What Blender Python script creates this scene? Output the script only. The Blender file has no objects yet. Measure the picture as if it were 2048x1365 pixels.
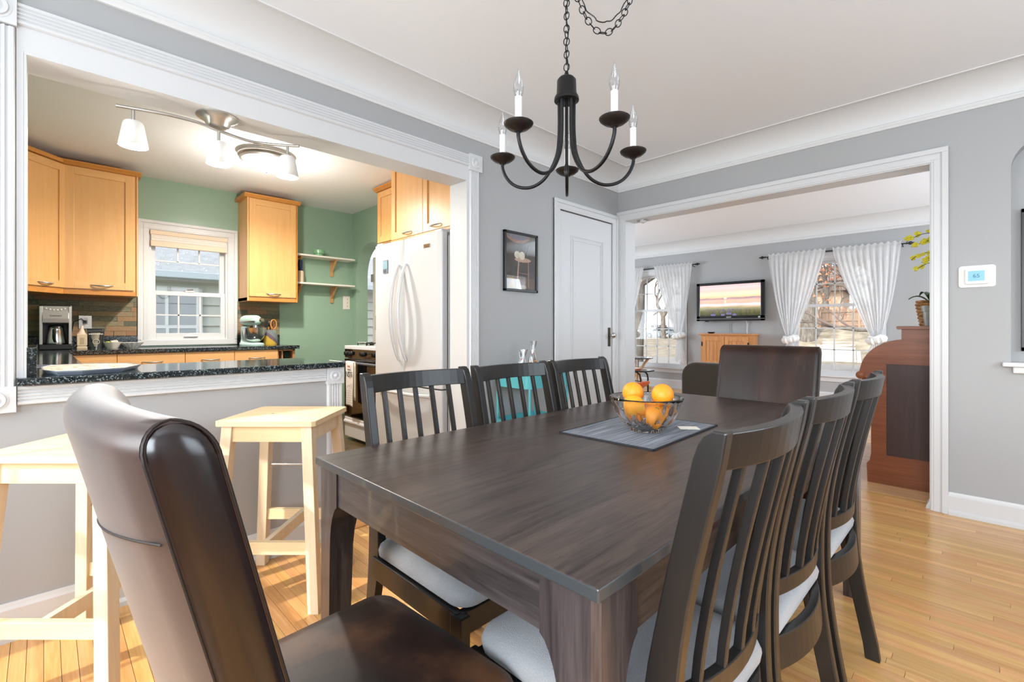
import bpy, bmesh, math, random
from mathutils import Vector, Matrix
PI = math.pi
R = math.radians
rnd = random.Random(7)
SC = bpy.context.scene
COL = SC.collection

# ------------------------------------------------------------------ camera, light, exposure
YAW = math.atan(949.6 / 942.5)
cam_d = bpy.data.cameras.new('camera')
cam_d.sensor_width = 36.0
cam_d.lens = 942.5 / 2048 * 36
cam_d.shift_y = -23.9 / 2048
cam_d.clip_start = 0.02
cam_d.clip_end = 400
cam = bpy.data.objects.new('camera', cam_d)
cam.location = (0, 0, 1.087)
cam.rotation_euler = (PI / 2, 0, YAW)
COL.objects.link(cam)
SC.camera = cam

VS = SC.view_settings
VS.view_transform = 'Standard'
VS.look = 'None'
VS.exposure = 0.08
VS.gamma = 1.0
VS.use_curve_mapping = False

SUN_AZ = R(2.0)      # sun shines towards +Y (a little towards -X), through the window behind the camera
SUN_EL = R(33.0)
w = bpy.data.worlds.new('world')
SC.world = w
w.use_nodes = True
nt = w.node_tree
bg = nt.nodes['Background']
sky = nt.nodes.new('ShaderNodeTexSky')
sky.sky_type = 'NISHITA'
sky.sun_disc = False
sky.sun_elevation = SUN_EL
sky.sun_rotation = R(180)
sky.air_density = 1.0
sky.dust_density = 3.0
hsv = nt.nodes.new('ShaderNodeHueSaturation')
hsv.inputs['Saturation'].default_value = 0.35
nt.links.new(sky.outputs[0], hsv.inputs['Color'])
nt.links.new(hsv.outputs[0], bg.inputs['Color'])
bg.inputs['Strength'].default_value = 0.5

def light(name, kind, loc, energy, color=(1, 1, 1), rot=(0, 0, 0), size=None, size_y=None, radius=None, angle=None):
    d = bpy.data.lights.new(name, kind)
    d.energy = energy
    d.color = color
    if kind == 'AREA':
        d.shape = 'RECTANGLE'
        d.size = size
        d.size_y = size_y or size
    if radius is not None:
        d.shadow_soft_size = radius
    if angle is not None:
        d.angle = angle
    o = bpy.data.objects.new(name, d)
    o.location = loc
    o.rotation_euler = rot
    COL.objects.link(o)
    return o

sd = Vector((-math.sin(SUN_AZ) * math.cos(SUN_EL), math.cos(SUN_AZ) * math.cos(SUN_EL), -math.sin(SUN_EL)))
sun = light('sun', 'SUN', (0, -6, 6), 4.8, (1.0, 0.90, 0.76), angle=R(0.6))
sun.rotation_euler = sd.to_track_quat('-Z', 'Y').to_euler()
# added daylight fill at dining windows behind camera and made-up windows in side walls
light('window_daylight', 'AREA', (-1.65, -1.46, 1.45), 27, (0.83, 0.92, 1.0), (R(108), 0, 0), 1.0, 1.3)
light('window_daylight', 'AREA', (0.45, -1.46, 1.45), 88, (0.79, 0.90, 1.0), (R(110), 0, 0), 1.5, 1.3)
light('window_daylight', 'AREA', (1.72, 1.9, 1.5), 32, (0.78, 0.89, 1.0), (R(112), 0, R(90)), 1.6, 1.3)
light('window_daylight', 'AREA', (2.12, 6.2, 1.5), 125, (0.80, 0.90, 1.0), (R(108), 0, R(90)), 2.2, 1.4)  # fill added to brighten the living room, its side window unseen and made up
light('window_daylight', 'AREA', (-6.42, 5.6, 1.5), 92, (0.80, 0.90, 1.0), (R(108), 0, R(-90)), 1.8, 1.4)

# ------------------------------------------------------------------ helpers
def lin(h):
    h = h.lstrip('#')
    out = []
    for i in (0, 2, 4):
        c = int(h[i:i + 2], 16) / 255
        out.append(c / 12.92 if c <= 0.04045 else ((c + 0.055) / 1.055) ** 2.4)
    return tuple(out) + (1.0,)

class MB:
    def __init__(s):
        s.v = []; s.f = []; s.sm = []; s.merge = True
    def add(s, vs, fs, smooth=False, M=None):
        n = len(s.v)
        for p in vs:
            p = Vector(p)
            if M is not None:
                p = M @ p
            s.v.append(tuple(p))
        for f in fs:
            s.f.append([i + n for i in f]); s.sm.append(smooth)
        return s
    def box(s, x0, x1, y0, y1, z0, z1, M=None):
        vs = [(x, y, z) for z in (z0, z1) for y in (y0, y1) for x in (x0, x1)]
        s.merge = False
        fs = [(0, 2, 3, 1), (4, 5, 7, 6), (0, 1, 5, 4), (2, 6, 7, 3), (0, 4, 6, 2), (1, 3, 7, 5)]
        return s.add(vs, fs, False, M)
    def prism(s, pts, axis, a, b, M=None, smooth=False):
        # pts: 2D outline; axis 'x': (y,z), 'y': (x,z), 'z': (x,y)
        n = len(pts); vs = []; s.merge = False
        for t in (a, b):
            for (p, q) in pts:
                vs.append((t, p, q) if axis == 'x' else (p, t, q) if axis == 'y' else (p, q, t))
        fs = [tuple(range(n))[::-1], tuple(range(n, 2 * n))]
        k = len(s.f)
        s.add(vs, fs, False, M)
        n0 = len(s.v) - 2 * n
        for i in range(n):
            j = (i + 1) % n
            s.f.append([n0 + i, n0 + j, n0 + n + j, n0 + n + i]); s.sm.append(smooth)
        return s
    def tube(s, path, r, n=8, closed=False, M=None, rx=None):
        # r: radius or list; rx: optional (a,b) flattening of the section
        P = [Vector(p) for p in path]
        m = len(P)
        rr = r if isinstance(r, (list, tuple)) else [r] * m
        vs = []
        t0 = (P[1] - P[0]).normalized()
        up = Vector((0, 0, 1)) if abs(t0.z) < 0.9 else Vector((0, 1, 0))
        u = t0.cross(up).normalized()
        for i in range(m):
            if closed:
                t = (P[(i + 1) % m] - P[i - 1]).normalized()
            else:
                t = (P[min(i + 1, m - 1)] - P[max(i - 1, 0)]).normalized()
            u = (u - t * u.dot(t))
            if u.length < 1e-6:
                u = t.orthogonal()
            u.normalize()
            w2 = t.cross(u)
            a, b = rx or (1, 1)
            for k in range(n):
                an = 2 * PI * k / n
                vs.append(P[i] + u * (math.cos(an) * rr[i] * a) + w2 * (math.sin(an) * rr[i] * b))
        fs = []
        for i in range(m if closed else m - 1):
            j = (i + 1) % m
            for k in range(n):
                l = (k + 1) % n
                fs.append((i * n + k, i * n + l, j * n + l, j * n + k))
        s.add(vs, fs, True, M)
        if not closed:
            n0 = len(s.v) - m * n
            s.f.append([n0 + k for k in range(n)][::-1]); s.sm.append(False)
            s.f.append([n0 + (m - 1) * n + k for k in range(n)]); s.sm.append(False)
        return s
    def lathe(s, prof, n=24, c=(0, 0, 0), M=None, axis='z', smooth=True, arc=2 * PI, wob=None):
        m = len(prof); vs = []
        full = abs(arc - 2 * PI) < 1e-6
        cols = n if full else n + 1
        for i, (r, h) in enumerate(prof):
            for k in range(cols):
                an = arc * k / n
                q = r * (wob(an, i) if wob else 1)
                x, y, z = q * math.cos(an), q * math.sin(an), h
                if axis == 'x': x, y, z = z, x, y
                elif axis == 'y': x, y, z = x, z, y
                vs.append((c[0] + x, c[1] + y, c[2] + z))
        fs = []
        for i in range(m - 1):
            for k in range(n if full else n):
                l = (k + 1) % cols
                if not full and k == n: continue
                fs.append((i * cols + k, i * cols + l, (i + 1) * cols + l, (i + 1) * cols + k))
        s.add(vs, fs, smooth, M)
        return s
    def sph(s, c, r, n=12, sc=(1, 1, 1), M=None):
        prof = [(math.sin(PI * i / n) * r, -math.cos(PI * i / n) * r) for i in range(n + 1)]
        T = Matrix.Translation(c) @ Matrix.Diagonal((*sc, 1))
        if M is not None: T = M @ T
        return s.lathe(prof, n * 2, M=T)
    def loft(s, rings, smooth=True, caps=True, M=None):
        n = len(rings[0]); vs = [p for r_ in rings for p in r_]; fs = []
        for i in range(len(rings) - 1):
            for k in range(n):
                l = (k + 1) % n
                fs.append((i * n + k, i * n + l, (i + 1) * n + l, (i + 1) * n + k))
        s.add(vs, fs, smooth, M)
        if caps:
            n0 = len(s.v) - len(vs)
            s.f.append([n0 + k for k in range(n)][::-1]); s.sm.append(smooth)
            s.f.append([n0 + (len(rings) - 1) * n + k for k in range(n)]); s.sm.append(smooth)
        return s
    def grid(s, fn, nu, nv, M=None, smooth=True):
        vs = [fn(i / nu, j / nv) for j in range(nv + 1) for i in range(nu + 1)]
        fs = [(j * (nu + 1) + i, j * (nu + 1) + i + 1, (j + 1) * (nu + 1) + i + 1, (j + 1) * (nu + 1) + i)
              for j in range(nv) for i in range(nu)]
        return s.add(vs, fs, smooth, M)
    def mesh(s, name):
        me = bpy.data.meshes.new(name)
        me.from_pydata(s.v, [], s.f)
        me.polygons.foreach_set('use_smooth', s.sm)
        bm = bmesh.new(); bm.from_mesh(me)
        if s.merge: bmesh.ops.remove_doubles(bm, verts=bm.verts, dist=1e-5)
        bmesh.ops.recalc_face_normals(bm, faces=bm.faces)
        bm.to_mesh(me); bm.free()
        if any(s.sm): me.set_sharp_from_angle(angle=R(42))
        return me
    def build(s, name, m=None, parent=None, bevel=0, seg=2, solid=0, sub=0, loc=None, rot=None):
        me = s.mesh(name)
        o = bpy.data.objects.new(name, me)
        COL.objects.link(o)
        if m: me.materials.append(m)
        if parent is not None: o.parent = parent
        if solid:
            md = o.modifiers.new('solid', 'SOLIDIFY'); md.thickness = solid; md.offset = 0
        if sub:
            md = o.modifiers.new('sub', 'SUBSURF'); md.levels = sub; md.render_levels = sub
        if bevel:
            md = o.modifiers.new('bevel', 'BEVEL'); md.width = bevel; md.segments = seg
            md.limit_method = 'ANGLE'; md.angle_limit = R(35)
        if loc is not None: o.location = loc
        if rot is not None: o.rotation_euler = rot
        return o

def tag(o, label, cat, group=None, kind=None):
    o['label'] = label
    o['category'] = cat
    if group: o['group'] = group
    if kind: o['kind'] = kind
    return o
def thing(name, label, cat, loc=(0, 0, 0), rz=0, group=None, kind=None):
    o = bpy.data.objects.new(name, None)
    o.empty_display_size = 0.1
    COL.objects.link(o)
    o.location = loc; o.rotation_euler = (0, 0, rz)
    return tag(o, label, cat, group, kind)
def plab(o, label):
    o['label'] = label
    return o
def kids(o):
    return [c for c in list(COL.objects) if c.parent == o]
def dup(root, loc=None, rz=None, label=None, group=None):
    r = root.copy(); COL.objects.link(r)
    if loc is not None: r.location = loc
    if rz is not None: r.rotation_euler = (0, 0, rz)
    if label: r['label'] = label
    if group: r['group'] = group
    for ch in kids(root):
        c = ch.copy(); COL.objects.link(c); c.parent = r
        for g in kids(ch):
            d = g.copy(); COL.objects.link(d); d.parent = c
    return r
def bx(name, m, x0, x1, y0, y1, z0, z1, parent=None, bevel=0):
    return MB().box(x0, x1, y0, y1, z0, z1).build(name, m, parent, bevel)
def arcpts(cx, cy, r, a0, a1, n, ry=None):
    ry = r if ry is None else ry
    return [(cx + r * math.cos(R(a0 + (a1 - a0) * i / n)), cy + ry * math.sin(R(a0 + (a1 - a0) * i / n))) for i in range(n + 1)]
def text(name, body, size, M, m, parent=None, extrude=0.0004):
    cu = bpy.data.curves.new(name, 'FONT')
    cu.body = body; cu.size = size; cu.extrude = extrude
    cu.align_x = 'CENTER'; cu.align_y = 'CENTER'
    o = bpy.data.objects.new(name, cu)
    COL.objects.link(o)
    cu.materials.append(m)
    o.matrix_basis = M
    if parent is not None: o.parent = parent
    return o
def facing(loc, normal, up=(0, 0, 1)):
    # matrix whose local +Z looks along normal and +Y along up
    z = Vector(normal).normalized(); y = Vector(up); y = (y - z * y.dot(z)).normalized(); x = y.cross(z)
    M = Matrix((x, y, z)).transposed().to_4x4()
    M.translation = Vector(loc)
    return M

# ------------------------------------------------------------------ materials
def base_mat(name):
    m = bpy.data.materials.new(name); m.use_nodes = True
    return m, m.node_tree, m.node_tree.nodes['Principled BSDF']
def sety(b, rough=0.5, metal=0.0, spec=0.5, coat=0.0, sheen=0.0):
    b.inputs['Roughness'].default_value = rough
    b.inputs['Metallic'].default_value = metal
    b.inputs['Specular IOR Level'].default_value = spec
    b.inputs['Coat Weight'].default_value = coat
    b.inputs['Sheen Weight'].default_value = sheen
def plain(name, col, rough=0.5, metal=0.0, spec=0.5, coat=0.0, sheen=0.0, bump=0.0, bscale=60.0, var=0.0, emit=0.0):
    m, t, b = base_mat(name)
    c = lin(col) if isinstance(col, str) else col
    b.inputs['Base Color'].default_value = c
    sety(b, rough, metal, spec, coat, sheen)
    tc = t.nodes.new('ShaderNodeTexCoord')
    nz = t.nodes.new('ShaderNodeTexNoise'); nz.inputs['Scale'].default_value = bscale; nz.inputs['Detail'].default_value = 4
    t.links.new(tc.outputs['Object'], nz.inputs['Vector'])
    if bump:
        bp = t.nodes.new('ShaderNodeBump'); bp.inputs['Strength'].default_value = bump; bp.inputs['Distance'].default_value = 0.004
        t.links.new(nz.outputs['Fac'], bp.inputs['Height']); t.links.new(bp.outputs[0], b.inputs['Normal'])
    if var:
        rp = t.nodes.new('ShaderNodeValToRGB')
        rp.color_ramp.elements[0].position = 0.3; rp.color_ramp.elements[1].position = 0.7
        rp.color_ramp.elements[0].color = tuple(x * (1 - var) for x in c[:3]) + (1,)
        rp.color_ramp.elements[1].color = tuple(min(1, x * (1 + var)) for x in c[:3]) + (1,)
        t.links.new(nz.outputs['Fac'], rp.inputs[0]); t.links.new(rp.outputs[0], b.inputs['Base Color'])
    if emit:
        b.inputs['Emission Color'].default_value = c
        b.inputs['Emission Strength'].default_value = emit
    return m
def wood(name, c1, c2, axis='x', scale=1.0, rough=0.4, spec=0.4, world=False, rand=0.0, coat=0.0, contrast=(0.3, 0.72), staves=None, bump=0.05, hue=0.0):
    """grain lines run along axis; rand: tone differs from object to object"""
    m, t, b = base_mat(name)
    sety(b, rough, 0, spec, coat)
    N = t.nodes.new; L = t.links.new
    if world:
        g = N('ShaderNodeNewGeometry'); src = g.outputs['Position']
    else:
        g = N('ShaderNodeTexCoord'); src = g.outputs['Object']
    oi = N('ShaderNodeObjectInfo')
    ml = N('ShaderNodeMath'); ml.operation = 'MULTIPLY'; ml.inputs[1].default_value = 37.0
    L(oi.outputs['Random'], ml.inputs[0])
    ad = N('ShaderNodeVectorMath'); ad.operation = 'ADD'
    L(src, ad.inputs[0]); L(ml.outputs[0], ad.inputs[1])
    mp = N('ShaderNodeMapping')
    k = {'x': (0.9, 16, 16), 'y': (16, 0.9, 16), 'z': (16, 16, 0.9)}[axis]
    mp.inputs['Scale'].default_value = tuple(v * scale for v in k)
    L(ad.outputs[0], mp.inputs['Vector'])
    n1 = N('ShaderNodeTexNoise'); n1.inputs['Scale'].default_value = 1.6; n1.inputs['Detail'].default_value = 6
    n1.inputs['Distortion'].default_value = 0.9
    L(mp.outputs[0], n1.inputs['Vector'])
    n2 = N('ShaderNodeTexNoise'); n2.inputs['Scale'].default_value = 9; n2.inputs['Detail'].default_value = 3
    L(mp.outputs[0], n2.inputs['Vector'])
    mx = N('ShaderNodeMix'); mx.data_type = 'FLOAT'; mx.inputs[0].default_value = 0.35
    L(n1.outputs['Fac'], mx.inputs[2]); L(n2.outputs['Fac'], mx.inputs[3])
    rp = N('ShaderNodeValToRGB')
    rp.color_ramp.elements[0].position = contrast[0]; rp.color_ramp.elements[1].position = contrast[1]
    rp.color_ramp.elements[0].color = lin(c2); rp.color_ramp.elements[1].color = lin(c1)
    L(mx.outputs[0], rp.inputs[0])
    out = rp.outputs[0]
    if staves:
        mp2 = N('ShaderNodeMapping'); L(src, mp2.inputs['Vector'])
        if axis == 'y': mp2.inputs['Rotation'].default_value = (0, 0, R(90))
        br = N('ShaderNodeTexBrick'); L(mp2.outputs[0], br.inputs['Vector'])
        br.inputs['Scale'].default_value = 1.0
        br.inputs['Brick Width'].default_value = staves[0]; br.inputs['Row Height'].default_value = staves[1]
        br.inputs['Mortar Size'].default_value = 0.0
        br.inputs['Color1'].default_value = (1 - staves[2],) * 3 + (1,); br.inputs['Color2'].default_value = (1 + staves[2],) * 3 + (1,)
        br.offset = 0.37
        mm = N('ShaderNodeMix'); mm.data_type = 'RGBA'; mm.blend_type = 'MULTIPLY'; mm.inputs[0].default_value = 1
        L(out, mm.inputs[6]); L(br.outputs['Color'], mm.inputs[7]); out = mm.outputs[2]
    if rand:
        hv = N('ShaderNodeHueSaturation')
        mr = N('ShaderNodeMapRange'); mr.inputs['To Min'].default_value = 1 - rand; mr.inputs['To Max'].default_value = 1 + rand
        L(oi.outputs['Random'], mr.inputs['Value']); L(mr.outputs[0], hv.inputs['Value'])
        if hue:
            m2 = N('ShaderNodeMath'); m2.operation = 'MULTIPLY'; m2.inputs[1].default_value = 13.7
            m3 = N('ShaderNodeMath'); m3.operation = 'FRACT'
            m4 = N('ShaderNodeMapRange'); m4.inputs['To Min'].default_value = 0.5 - hue; m4.inputs['To Max'].default_value = 0.5 + hue
            L(oi.outputs['Random'], m2.inputs[0]); L(m2.outputs[0], m3.inputs[0]); L(m3.outputs[0], m4.inputs['Value']); L(m4.outputs[0], hv.inputs['Hue'])
        L(out, hv.inputs['Color']); out = hv.outputs[0]
    L(out, b.inputs['Base Color'])
    if bump:
        bp = N('ShaderNodeBump'); bp.inputs['Strength'].default_value = bump; bp.inputs['Distance'].default_value = 0.002
        L(mx.outputs[0], bp.inputs['Height']); L(bp.outputs[0], b.inputs['Normal'])
    return m
def granite(name, base, fleck, rough=0.12):
    m, t, b = base_mat(name)
    sety(b, rough, 0, 0.6)
    N = t.nodes.new; L = t.links.new
    tc = N('ShaderNodeTexCoord')
    v = N('ShaderNodeTexVoronoi'); v.inputs['Scale'].default_value = 230
    L(tc.outputs['Object'], v.inputs['Vector'])
    sp = N('ShaderNodeSeparateColor'); L(v.outputs['Color'], sp.inputs[0])
    rp = N('ShaderNodeValToRGB'); e = rp.color_ramp.elements
    rp.color_ramp.interpolation = 'CONSTANT'
    e[0].color = lin(base); e[1].position = 0.86; e[1].color = lin(fleck)
    x = rp.color_ramp.elements.new(0.55); x.color = tuple(0.5 * (a + c) for a, c in zip(lin(base), lin('#3f4a4c')))
    L(sp.outputs[0], rp.inputs[0]); L(rp.outputs[0], b.inputs['Base Color'])
    return m
def glass(name, tint=(0.95, 0.97, 0.97), gloss=0.08, rough=0.02):
    m = bpy.data.materials.new(name); m.use_nodes = True
    t = m.node_tree; t.nodes.clear()
    o = t.nodes.new('ShaderNodeOutputMaterial')
    tr = t.nodes.new('ShaderNodeBsdfTransparent'); tr.inputs[0].default_value = (*tint, 1)
    gl = t.nodes.new('ShaderNodeBsdfGlossy'); gl.inputs['Roughness'].default_value = rough
    fr = t.nodes.new('ShaderNodeLayerWeight'); fr.inputs['Blend'].default_value = 0.25
    ma = t.nodes.new('ShaderNodeMath'); ma.operation = 'MULTIPLY_ADD'; ma.inputs[1].default_value = 0.6; ma.inputs[2].default_value = gloss
    t.links.new(fr.outputs['Fresnel'], ma.inputs[0])
    mx = t.nodes.new('ShaderNodeMixShader')
    t.links.new(ma.outputs[0], mx.inputs[0]); t.links.new(tr.outputs[0], mx.inputs[1]); t.links.new(gl.outputs[0], mx.inputs[2])
    t.links.new(mx.outputs[0], o.inputs[0])
    return m
def sheer(name, col, transp=0.18, trans=0.45):
    m = bpy.data.materials.new(name); m.use_nodes = True
    t = m.node_tree; t.nodes.clear()
    o = t.nodes.new('ShaderNodeOutputMaterial')
    d = t.nodes.new('ShaderNodeBsdfDiffuse'); d.inputs[0].default_value = lin(col)
    tl = t.nodes.new('ShaderNodeBsdfTranslucent'); tl.inputs[0].default_value = lin(col)
    tp = t.nodes.new('ShaderNodeBsdfTransparent')
    a = t.nodes.new('ShaderNodeMixShader'); a.inputs[0].default_value = trans
    c = t.nodes.new('ShaderNodeMixShader'); c.inputs[0].default_value = transp
    tc = t.nodes.new('ShaderNodeTexCoord'); wv = t.nodes.new('ShaderNodeTexNoise'); wv.inputs['Scale'].default_value = 14
    t.links.new(tc.outputs['Object'], wv.inputs['Vector'])
    mr = t.nodes.new('ShaderNodeMapRange'); mr.inputs['To Min'].default_value = transp * 0.6; mr.inputs['To Max'].default_value = transp * 1.4
    t.links.new(wv.outputs['Fac'], mr.inputs['Value']); t.links.new(mr.outputs[0], c.inputs[0])
    t.links.new(d.outputs[0], a.inputs[1]); t.links.new(tl.outputs[0], a.inputs[2])
    t.links.new(a.outputs[0], c.inputs[1]); t.links.new(tp.outputs[0], c.inputs[2]); t.links.new(c.outputs[0], o.inputs[0])
    return m
def rampmat(name, stops, scale=(3, 3, 3), rough=0.6, detail=5, nscale=2.0, bump=0.0, distort=0.0, spec=0.3, rand=0.0):
    m, t, b = base_mat(name); sety(b, rough, 0, spec)
    N = t.nodes.new; L = t.links.new
    tc = N('ShaderNodeTexCoord'); oi = N('ShaderNodeObjectInfo')
    ml = N('ShaderNodeMath'); ml.operation = 'MULTIPLY'; ml.inputs[1].default_value = 23.0
    L(oi.outputs['Random'], ml.inputs[0])
    ad = N('ShaderNodeVectorMath'); ad.operation = 'ADD'; L(tc.outputs['Object'], ad.inputs[0]); L(ml.outputs[0], ad.inputs[1])
    mp = N('ShaderNodeMapping'); mp.inputs['Scale'].default_value = scale; L(ad.outputs[0], mp.inputs['Vector'])
    nz = N('ShaderNodeTexNoise'); nz.inputs['Scale'].default_value = nscale; nz.inputs['Detail'].default_value = detail; nz.inputs['Distortion'].default_value = distort
    L(mp.outputs[0], nz.inputs['Vector'])
    rp = N('ShaderNodeValToRGB'); e = rp.color_ramp.elements
    e[0].position = stops[0][0]; e[0].color = lin(stops[0][1]); e[1].position = stops[-1][0]; e[1].color = lin(stops[-1][1])
    for p, c in stops[1:-1]:
        x = e.new(p); x.color = lin(c)
    fac = nz.outputs['Fac']
    if rand:
        a2 = N('ShaderNodeMath'); a2.operation = 'MULTIPLY_ADD'; a2.inputs[1].default_value = rand
        s2 = N('ShaderNodeMath'); s2.operation = 'SUBTRACT'; s2.inputs[1].default_value = 0.5
        L(oi.outputs['Random'], s2.inputs[0]); L(s2.outputs[0], a2.inputs[0]); L(fac, a2.inputs[2]); fac = a2.outputs[0]
    L(fac, rp.inputs[0]); L(rp.outputs[0], b.inputs['Base Color'])
    if bump:
        bp = N('ShaderNodeBump'); bp.inputs['Strength'].default_value = bump; bp.inputs['Distance'].default_value = 0.01
        L(nz.outputs['Fac'], bp.inputs['Height']); L(bp.outputs[0], b.inputs['Normal'])
    return m

M_wall = plain('gray_wall_paint', '#aaabac', 0.55, bump=0.04, bscale=90)
M_ceil = plain('ceiling_paint', '#f0f4f8', 0.7, bump=0.03, bscale=30)
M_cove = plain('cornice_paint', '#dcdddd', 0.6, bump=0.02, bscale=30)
M_trim = plain('white_trim_paint', '#d4d5d6', 0.35, bump=0.03, bscale=40)
M_green = plain('green_wall_paint', '#94b09a', 0.3, bump=0.12, bscale=14)
M_kceil = plain('kitchen_ceiling_paint', '#f0f1f3', 0.6, bump=0.03, bscale=30)
M_plank = wood('oak_floor', '#e0b277', '#c68e50', 'x', 1.2, 0.22, 0.5, world=True, rand=0.12, contrast=(0.3, 0.75), hue=0.008)
M_plank2 = wood('living_oak_floor', '#dcb184', '#c39365', 'x', 1.2, 0.3, 0.5, world=True, rand=0.0, staves=(0.9, 0.05, 0.12))
M_gap = plain('floor_gap', '#2a1a0e', 0.9)
M_kfloor = rampmat('kitchen_stone_floor', [(0.3, '#3c3226'), (0.5, '#5e4c2c'), (0.7, '#4a4a3a')], (6, 6, 6), 0.35)
M_maple = wood('maple_cabinet', '#ebb97c', '#dba262', 'z', 0.8, 0.35, 0.5, rand=0.03, contrast=(0.25, 0.8), bump=0.02)
M_mapleh = wood('maple_cabinet_rail', '#ecbc80', '#d8a060', 'y', 0.8, 0.35, 0.5, rand=0.03, contrast=(0.25, 0.8), bump=0.02)
M_mapledk = wood('maple_edge', '#d9984f', '#bf7e3a', 'y', 0.8, 0.4, 0.4)
M_granite = granite('dark_granite', '#0e1518', '#6f7c80', 0.1)
M_nickel = plain('brushed_nickel', '#b4b1ac', 0.33, 0.8)
M_chrome = plain('polished_steel', '#cfcfcf', 0.12, 1.0)
M_white = plain('white_enamel', '#d6d7d8', 0.3, coat=0.2, bump=0.03, bscale=200)
M_whiteshade = plain('frosted_glass_lit', '#fff6ea', 0.5, emit=0.75)
M_dome = plain('dome_glass_lit', '#fff6ea', 0.5, emit=2.0)
M_bulbglow = plain('lamp_glow', '#fff8ea', 0.5, emit=4.0)
M_black = plain('black_plastic', '#131314', 0.35)
M_blackgl = plain('black_glass', '#0b0b0c', 0.06, spec=0.7)
M_iron = plain('dark_bronze_metal', '#2c2c2d', 0.38, 0.75, bump=0.03)
M_ironbr = plain('bronze_pan', '#2e2826', 0.42, 0.6)
M_candle = plain('white_candle_sleeve', '#f2f2f0', 0.4)
M_glass = glass('window_glass', (0.97, 0.98, 0.98), 0.015)
M_bulb = glass('bulb_glass', (0.93, 0.94, 0.95), 0.12)
M_ash = wood('dark_ash_table', '#51443e', '#27201e', 'y', 2.3, 0.33, 0.45, rand=0.0, contrast=(0.34, 0.66), staves=(0.62, 0.13, 0.14), bump=0.12)
M_edge = plain('dark_table_edge', '#3f4346', 0.32, coat=0.3)
M_ashx = wood('dark_ash_apron', '#524b4b', '#2b2828', 'x', 1.4, 0.36, 0.5, coat=0.3, contrast=(0.36, 0.64), bump=0.1)
M_ashz = wood('dark_ash_leg', '#504849', '#2d2829', 'z', 1.7, 0.36, 0.5, coat=0.3, contrast=(0.36, 0.64), bump=0.1)
M_chair = wood('dark_brown_chair_paint', '#201f1e', '#1a1818', 'z', 1.0, 0.34, 0.5, coat=0.08, contrast=(0.2, 0.9), bump=0.03)
M_seat = plain('light_gray_fabric', '#a4a6a9', 0.95, sheen=0.3, bump=0.5, bscale=420, var=0.1)
M_leather = rampmat('dark_brown_leather', [(0.3, '#20100a'), (0.55, '#311a12'), (0.75, '#45281c')], (2.2, 2.2, 2.2), 0.36, 6, 2.2, bump=0.12, spec=0.6)
for _k, _v in (('Sheen Weight', 0.5), ('Sheen Roughness', 0.35)): M_leather.node_tree.nodes['Principled BSDF'].inputs[_k].default_value = _v
M_suede = rampmat('worn_brown_leather_seat', [(0.36, '#1c110c'), (0.5, '#33201a'), (0.66, '#64442e')], (3, 3, 3), 0.5, 7, 1.9, bump=0.2, spec=0.35)
M_pine = wood('pale_pine_stool', '#e6d8c0', '#d3bb96', 'z', 0.9, 0.5, 0.4, rand=0.03, contrast=(0.25, 0.8), bump=0.03)
M_pinex = wood('pale_pine_stool_seat', '#e8d4ae', '#d6b98a', 'x', 0.9, 0.5, 0.4, contrast=(0.25, 0.8), bump=0.03)
M_slate = rampmat('slate_strip_tile', [(0.22, '#55584c'), (0.42, '#7d7b66'), (0.55, '#948a6c'), (0.68, '#a8805c'), (0.8, '#8e6450'), (0.9, '#74755f')], (6, 6, 14), 0.5, 5, 1.4, bump=0.5, rand=0.5)
M_grout = plain('dark_grout', '#2c2c28', 0.9)
# ------------------------------------------------------------------ the setting
def struct(o, label, cat):
    return tag(o, label, cat, kind='structure')
XA, YB, ZC = -2.41, 3.78, 2.50      # kitchen-side wall, living-side wall, dining ceiling
X2, Y2 = 1.75, -1.5                 # walls behind and right of the camera
XK, YK0, YK1, ZK = -5.80, -0.62, 2.84, 2.58
YL, ZL, XL0, XL1 = 8.20, 2.66, -6.45, 2.15

def wall_with_holes(name, axis, p0, p1, a0, a1, z0, z1, holes, m, label):
    """axis 'x': wall is the slab x in [p0,p1] running along y from a0 to a1; holes (b0,b1,zb,zt)"""
    mb = MB()
    cuts = sorted(set([a0, a1] + [h[0] for h in holes] + [h[1] for h in holes]))
    for i in range(len(cuts) - 1):
        c0, c1 = cuts[i], cuts[i + 1]
        segs = [(z0, z1)]
        for h in holes:
            if h[0] <= c0 + 1e-6 and h[1] >= c1 - 1e-6:
                ns = []
                for s0, s1 in segs:
                    if h[2] > s0: ns.append((s0, min(h[2], s1)))
                    if h[3] < s1: ns.append((max(h[3], s0), s1))
                segs = ns
        for s0, s1 in segs:
            if s1 - s0 > 1e-4:
                if axis == 'x': mb.box(p0, p1, c0, c1, s0, s1)
                else: mb.box(c0, c1, p0, p1, s0, s1)
    return struct(mb.build(name, m), label, 'wall')

KOP = (-0.05, 1.97, 0.0, 2.069)     # opening to the kitchen (y0, y1, z0, z1)
wl = wall_with_holes('wall_left', 'x', XA - 0.15, XA, Y2 - 0.15, YB, 0, 2.62,
                     [(-0.05, 1.115, 0.888, 2.069), (1.115, 1.97, 0, 2.069), (2.925, 3.68, 0, 2.05)], M_wall,
                     'gray wall with the pass-through opening to the kitchen')
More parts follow.
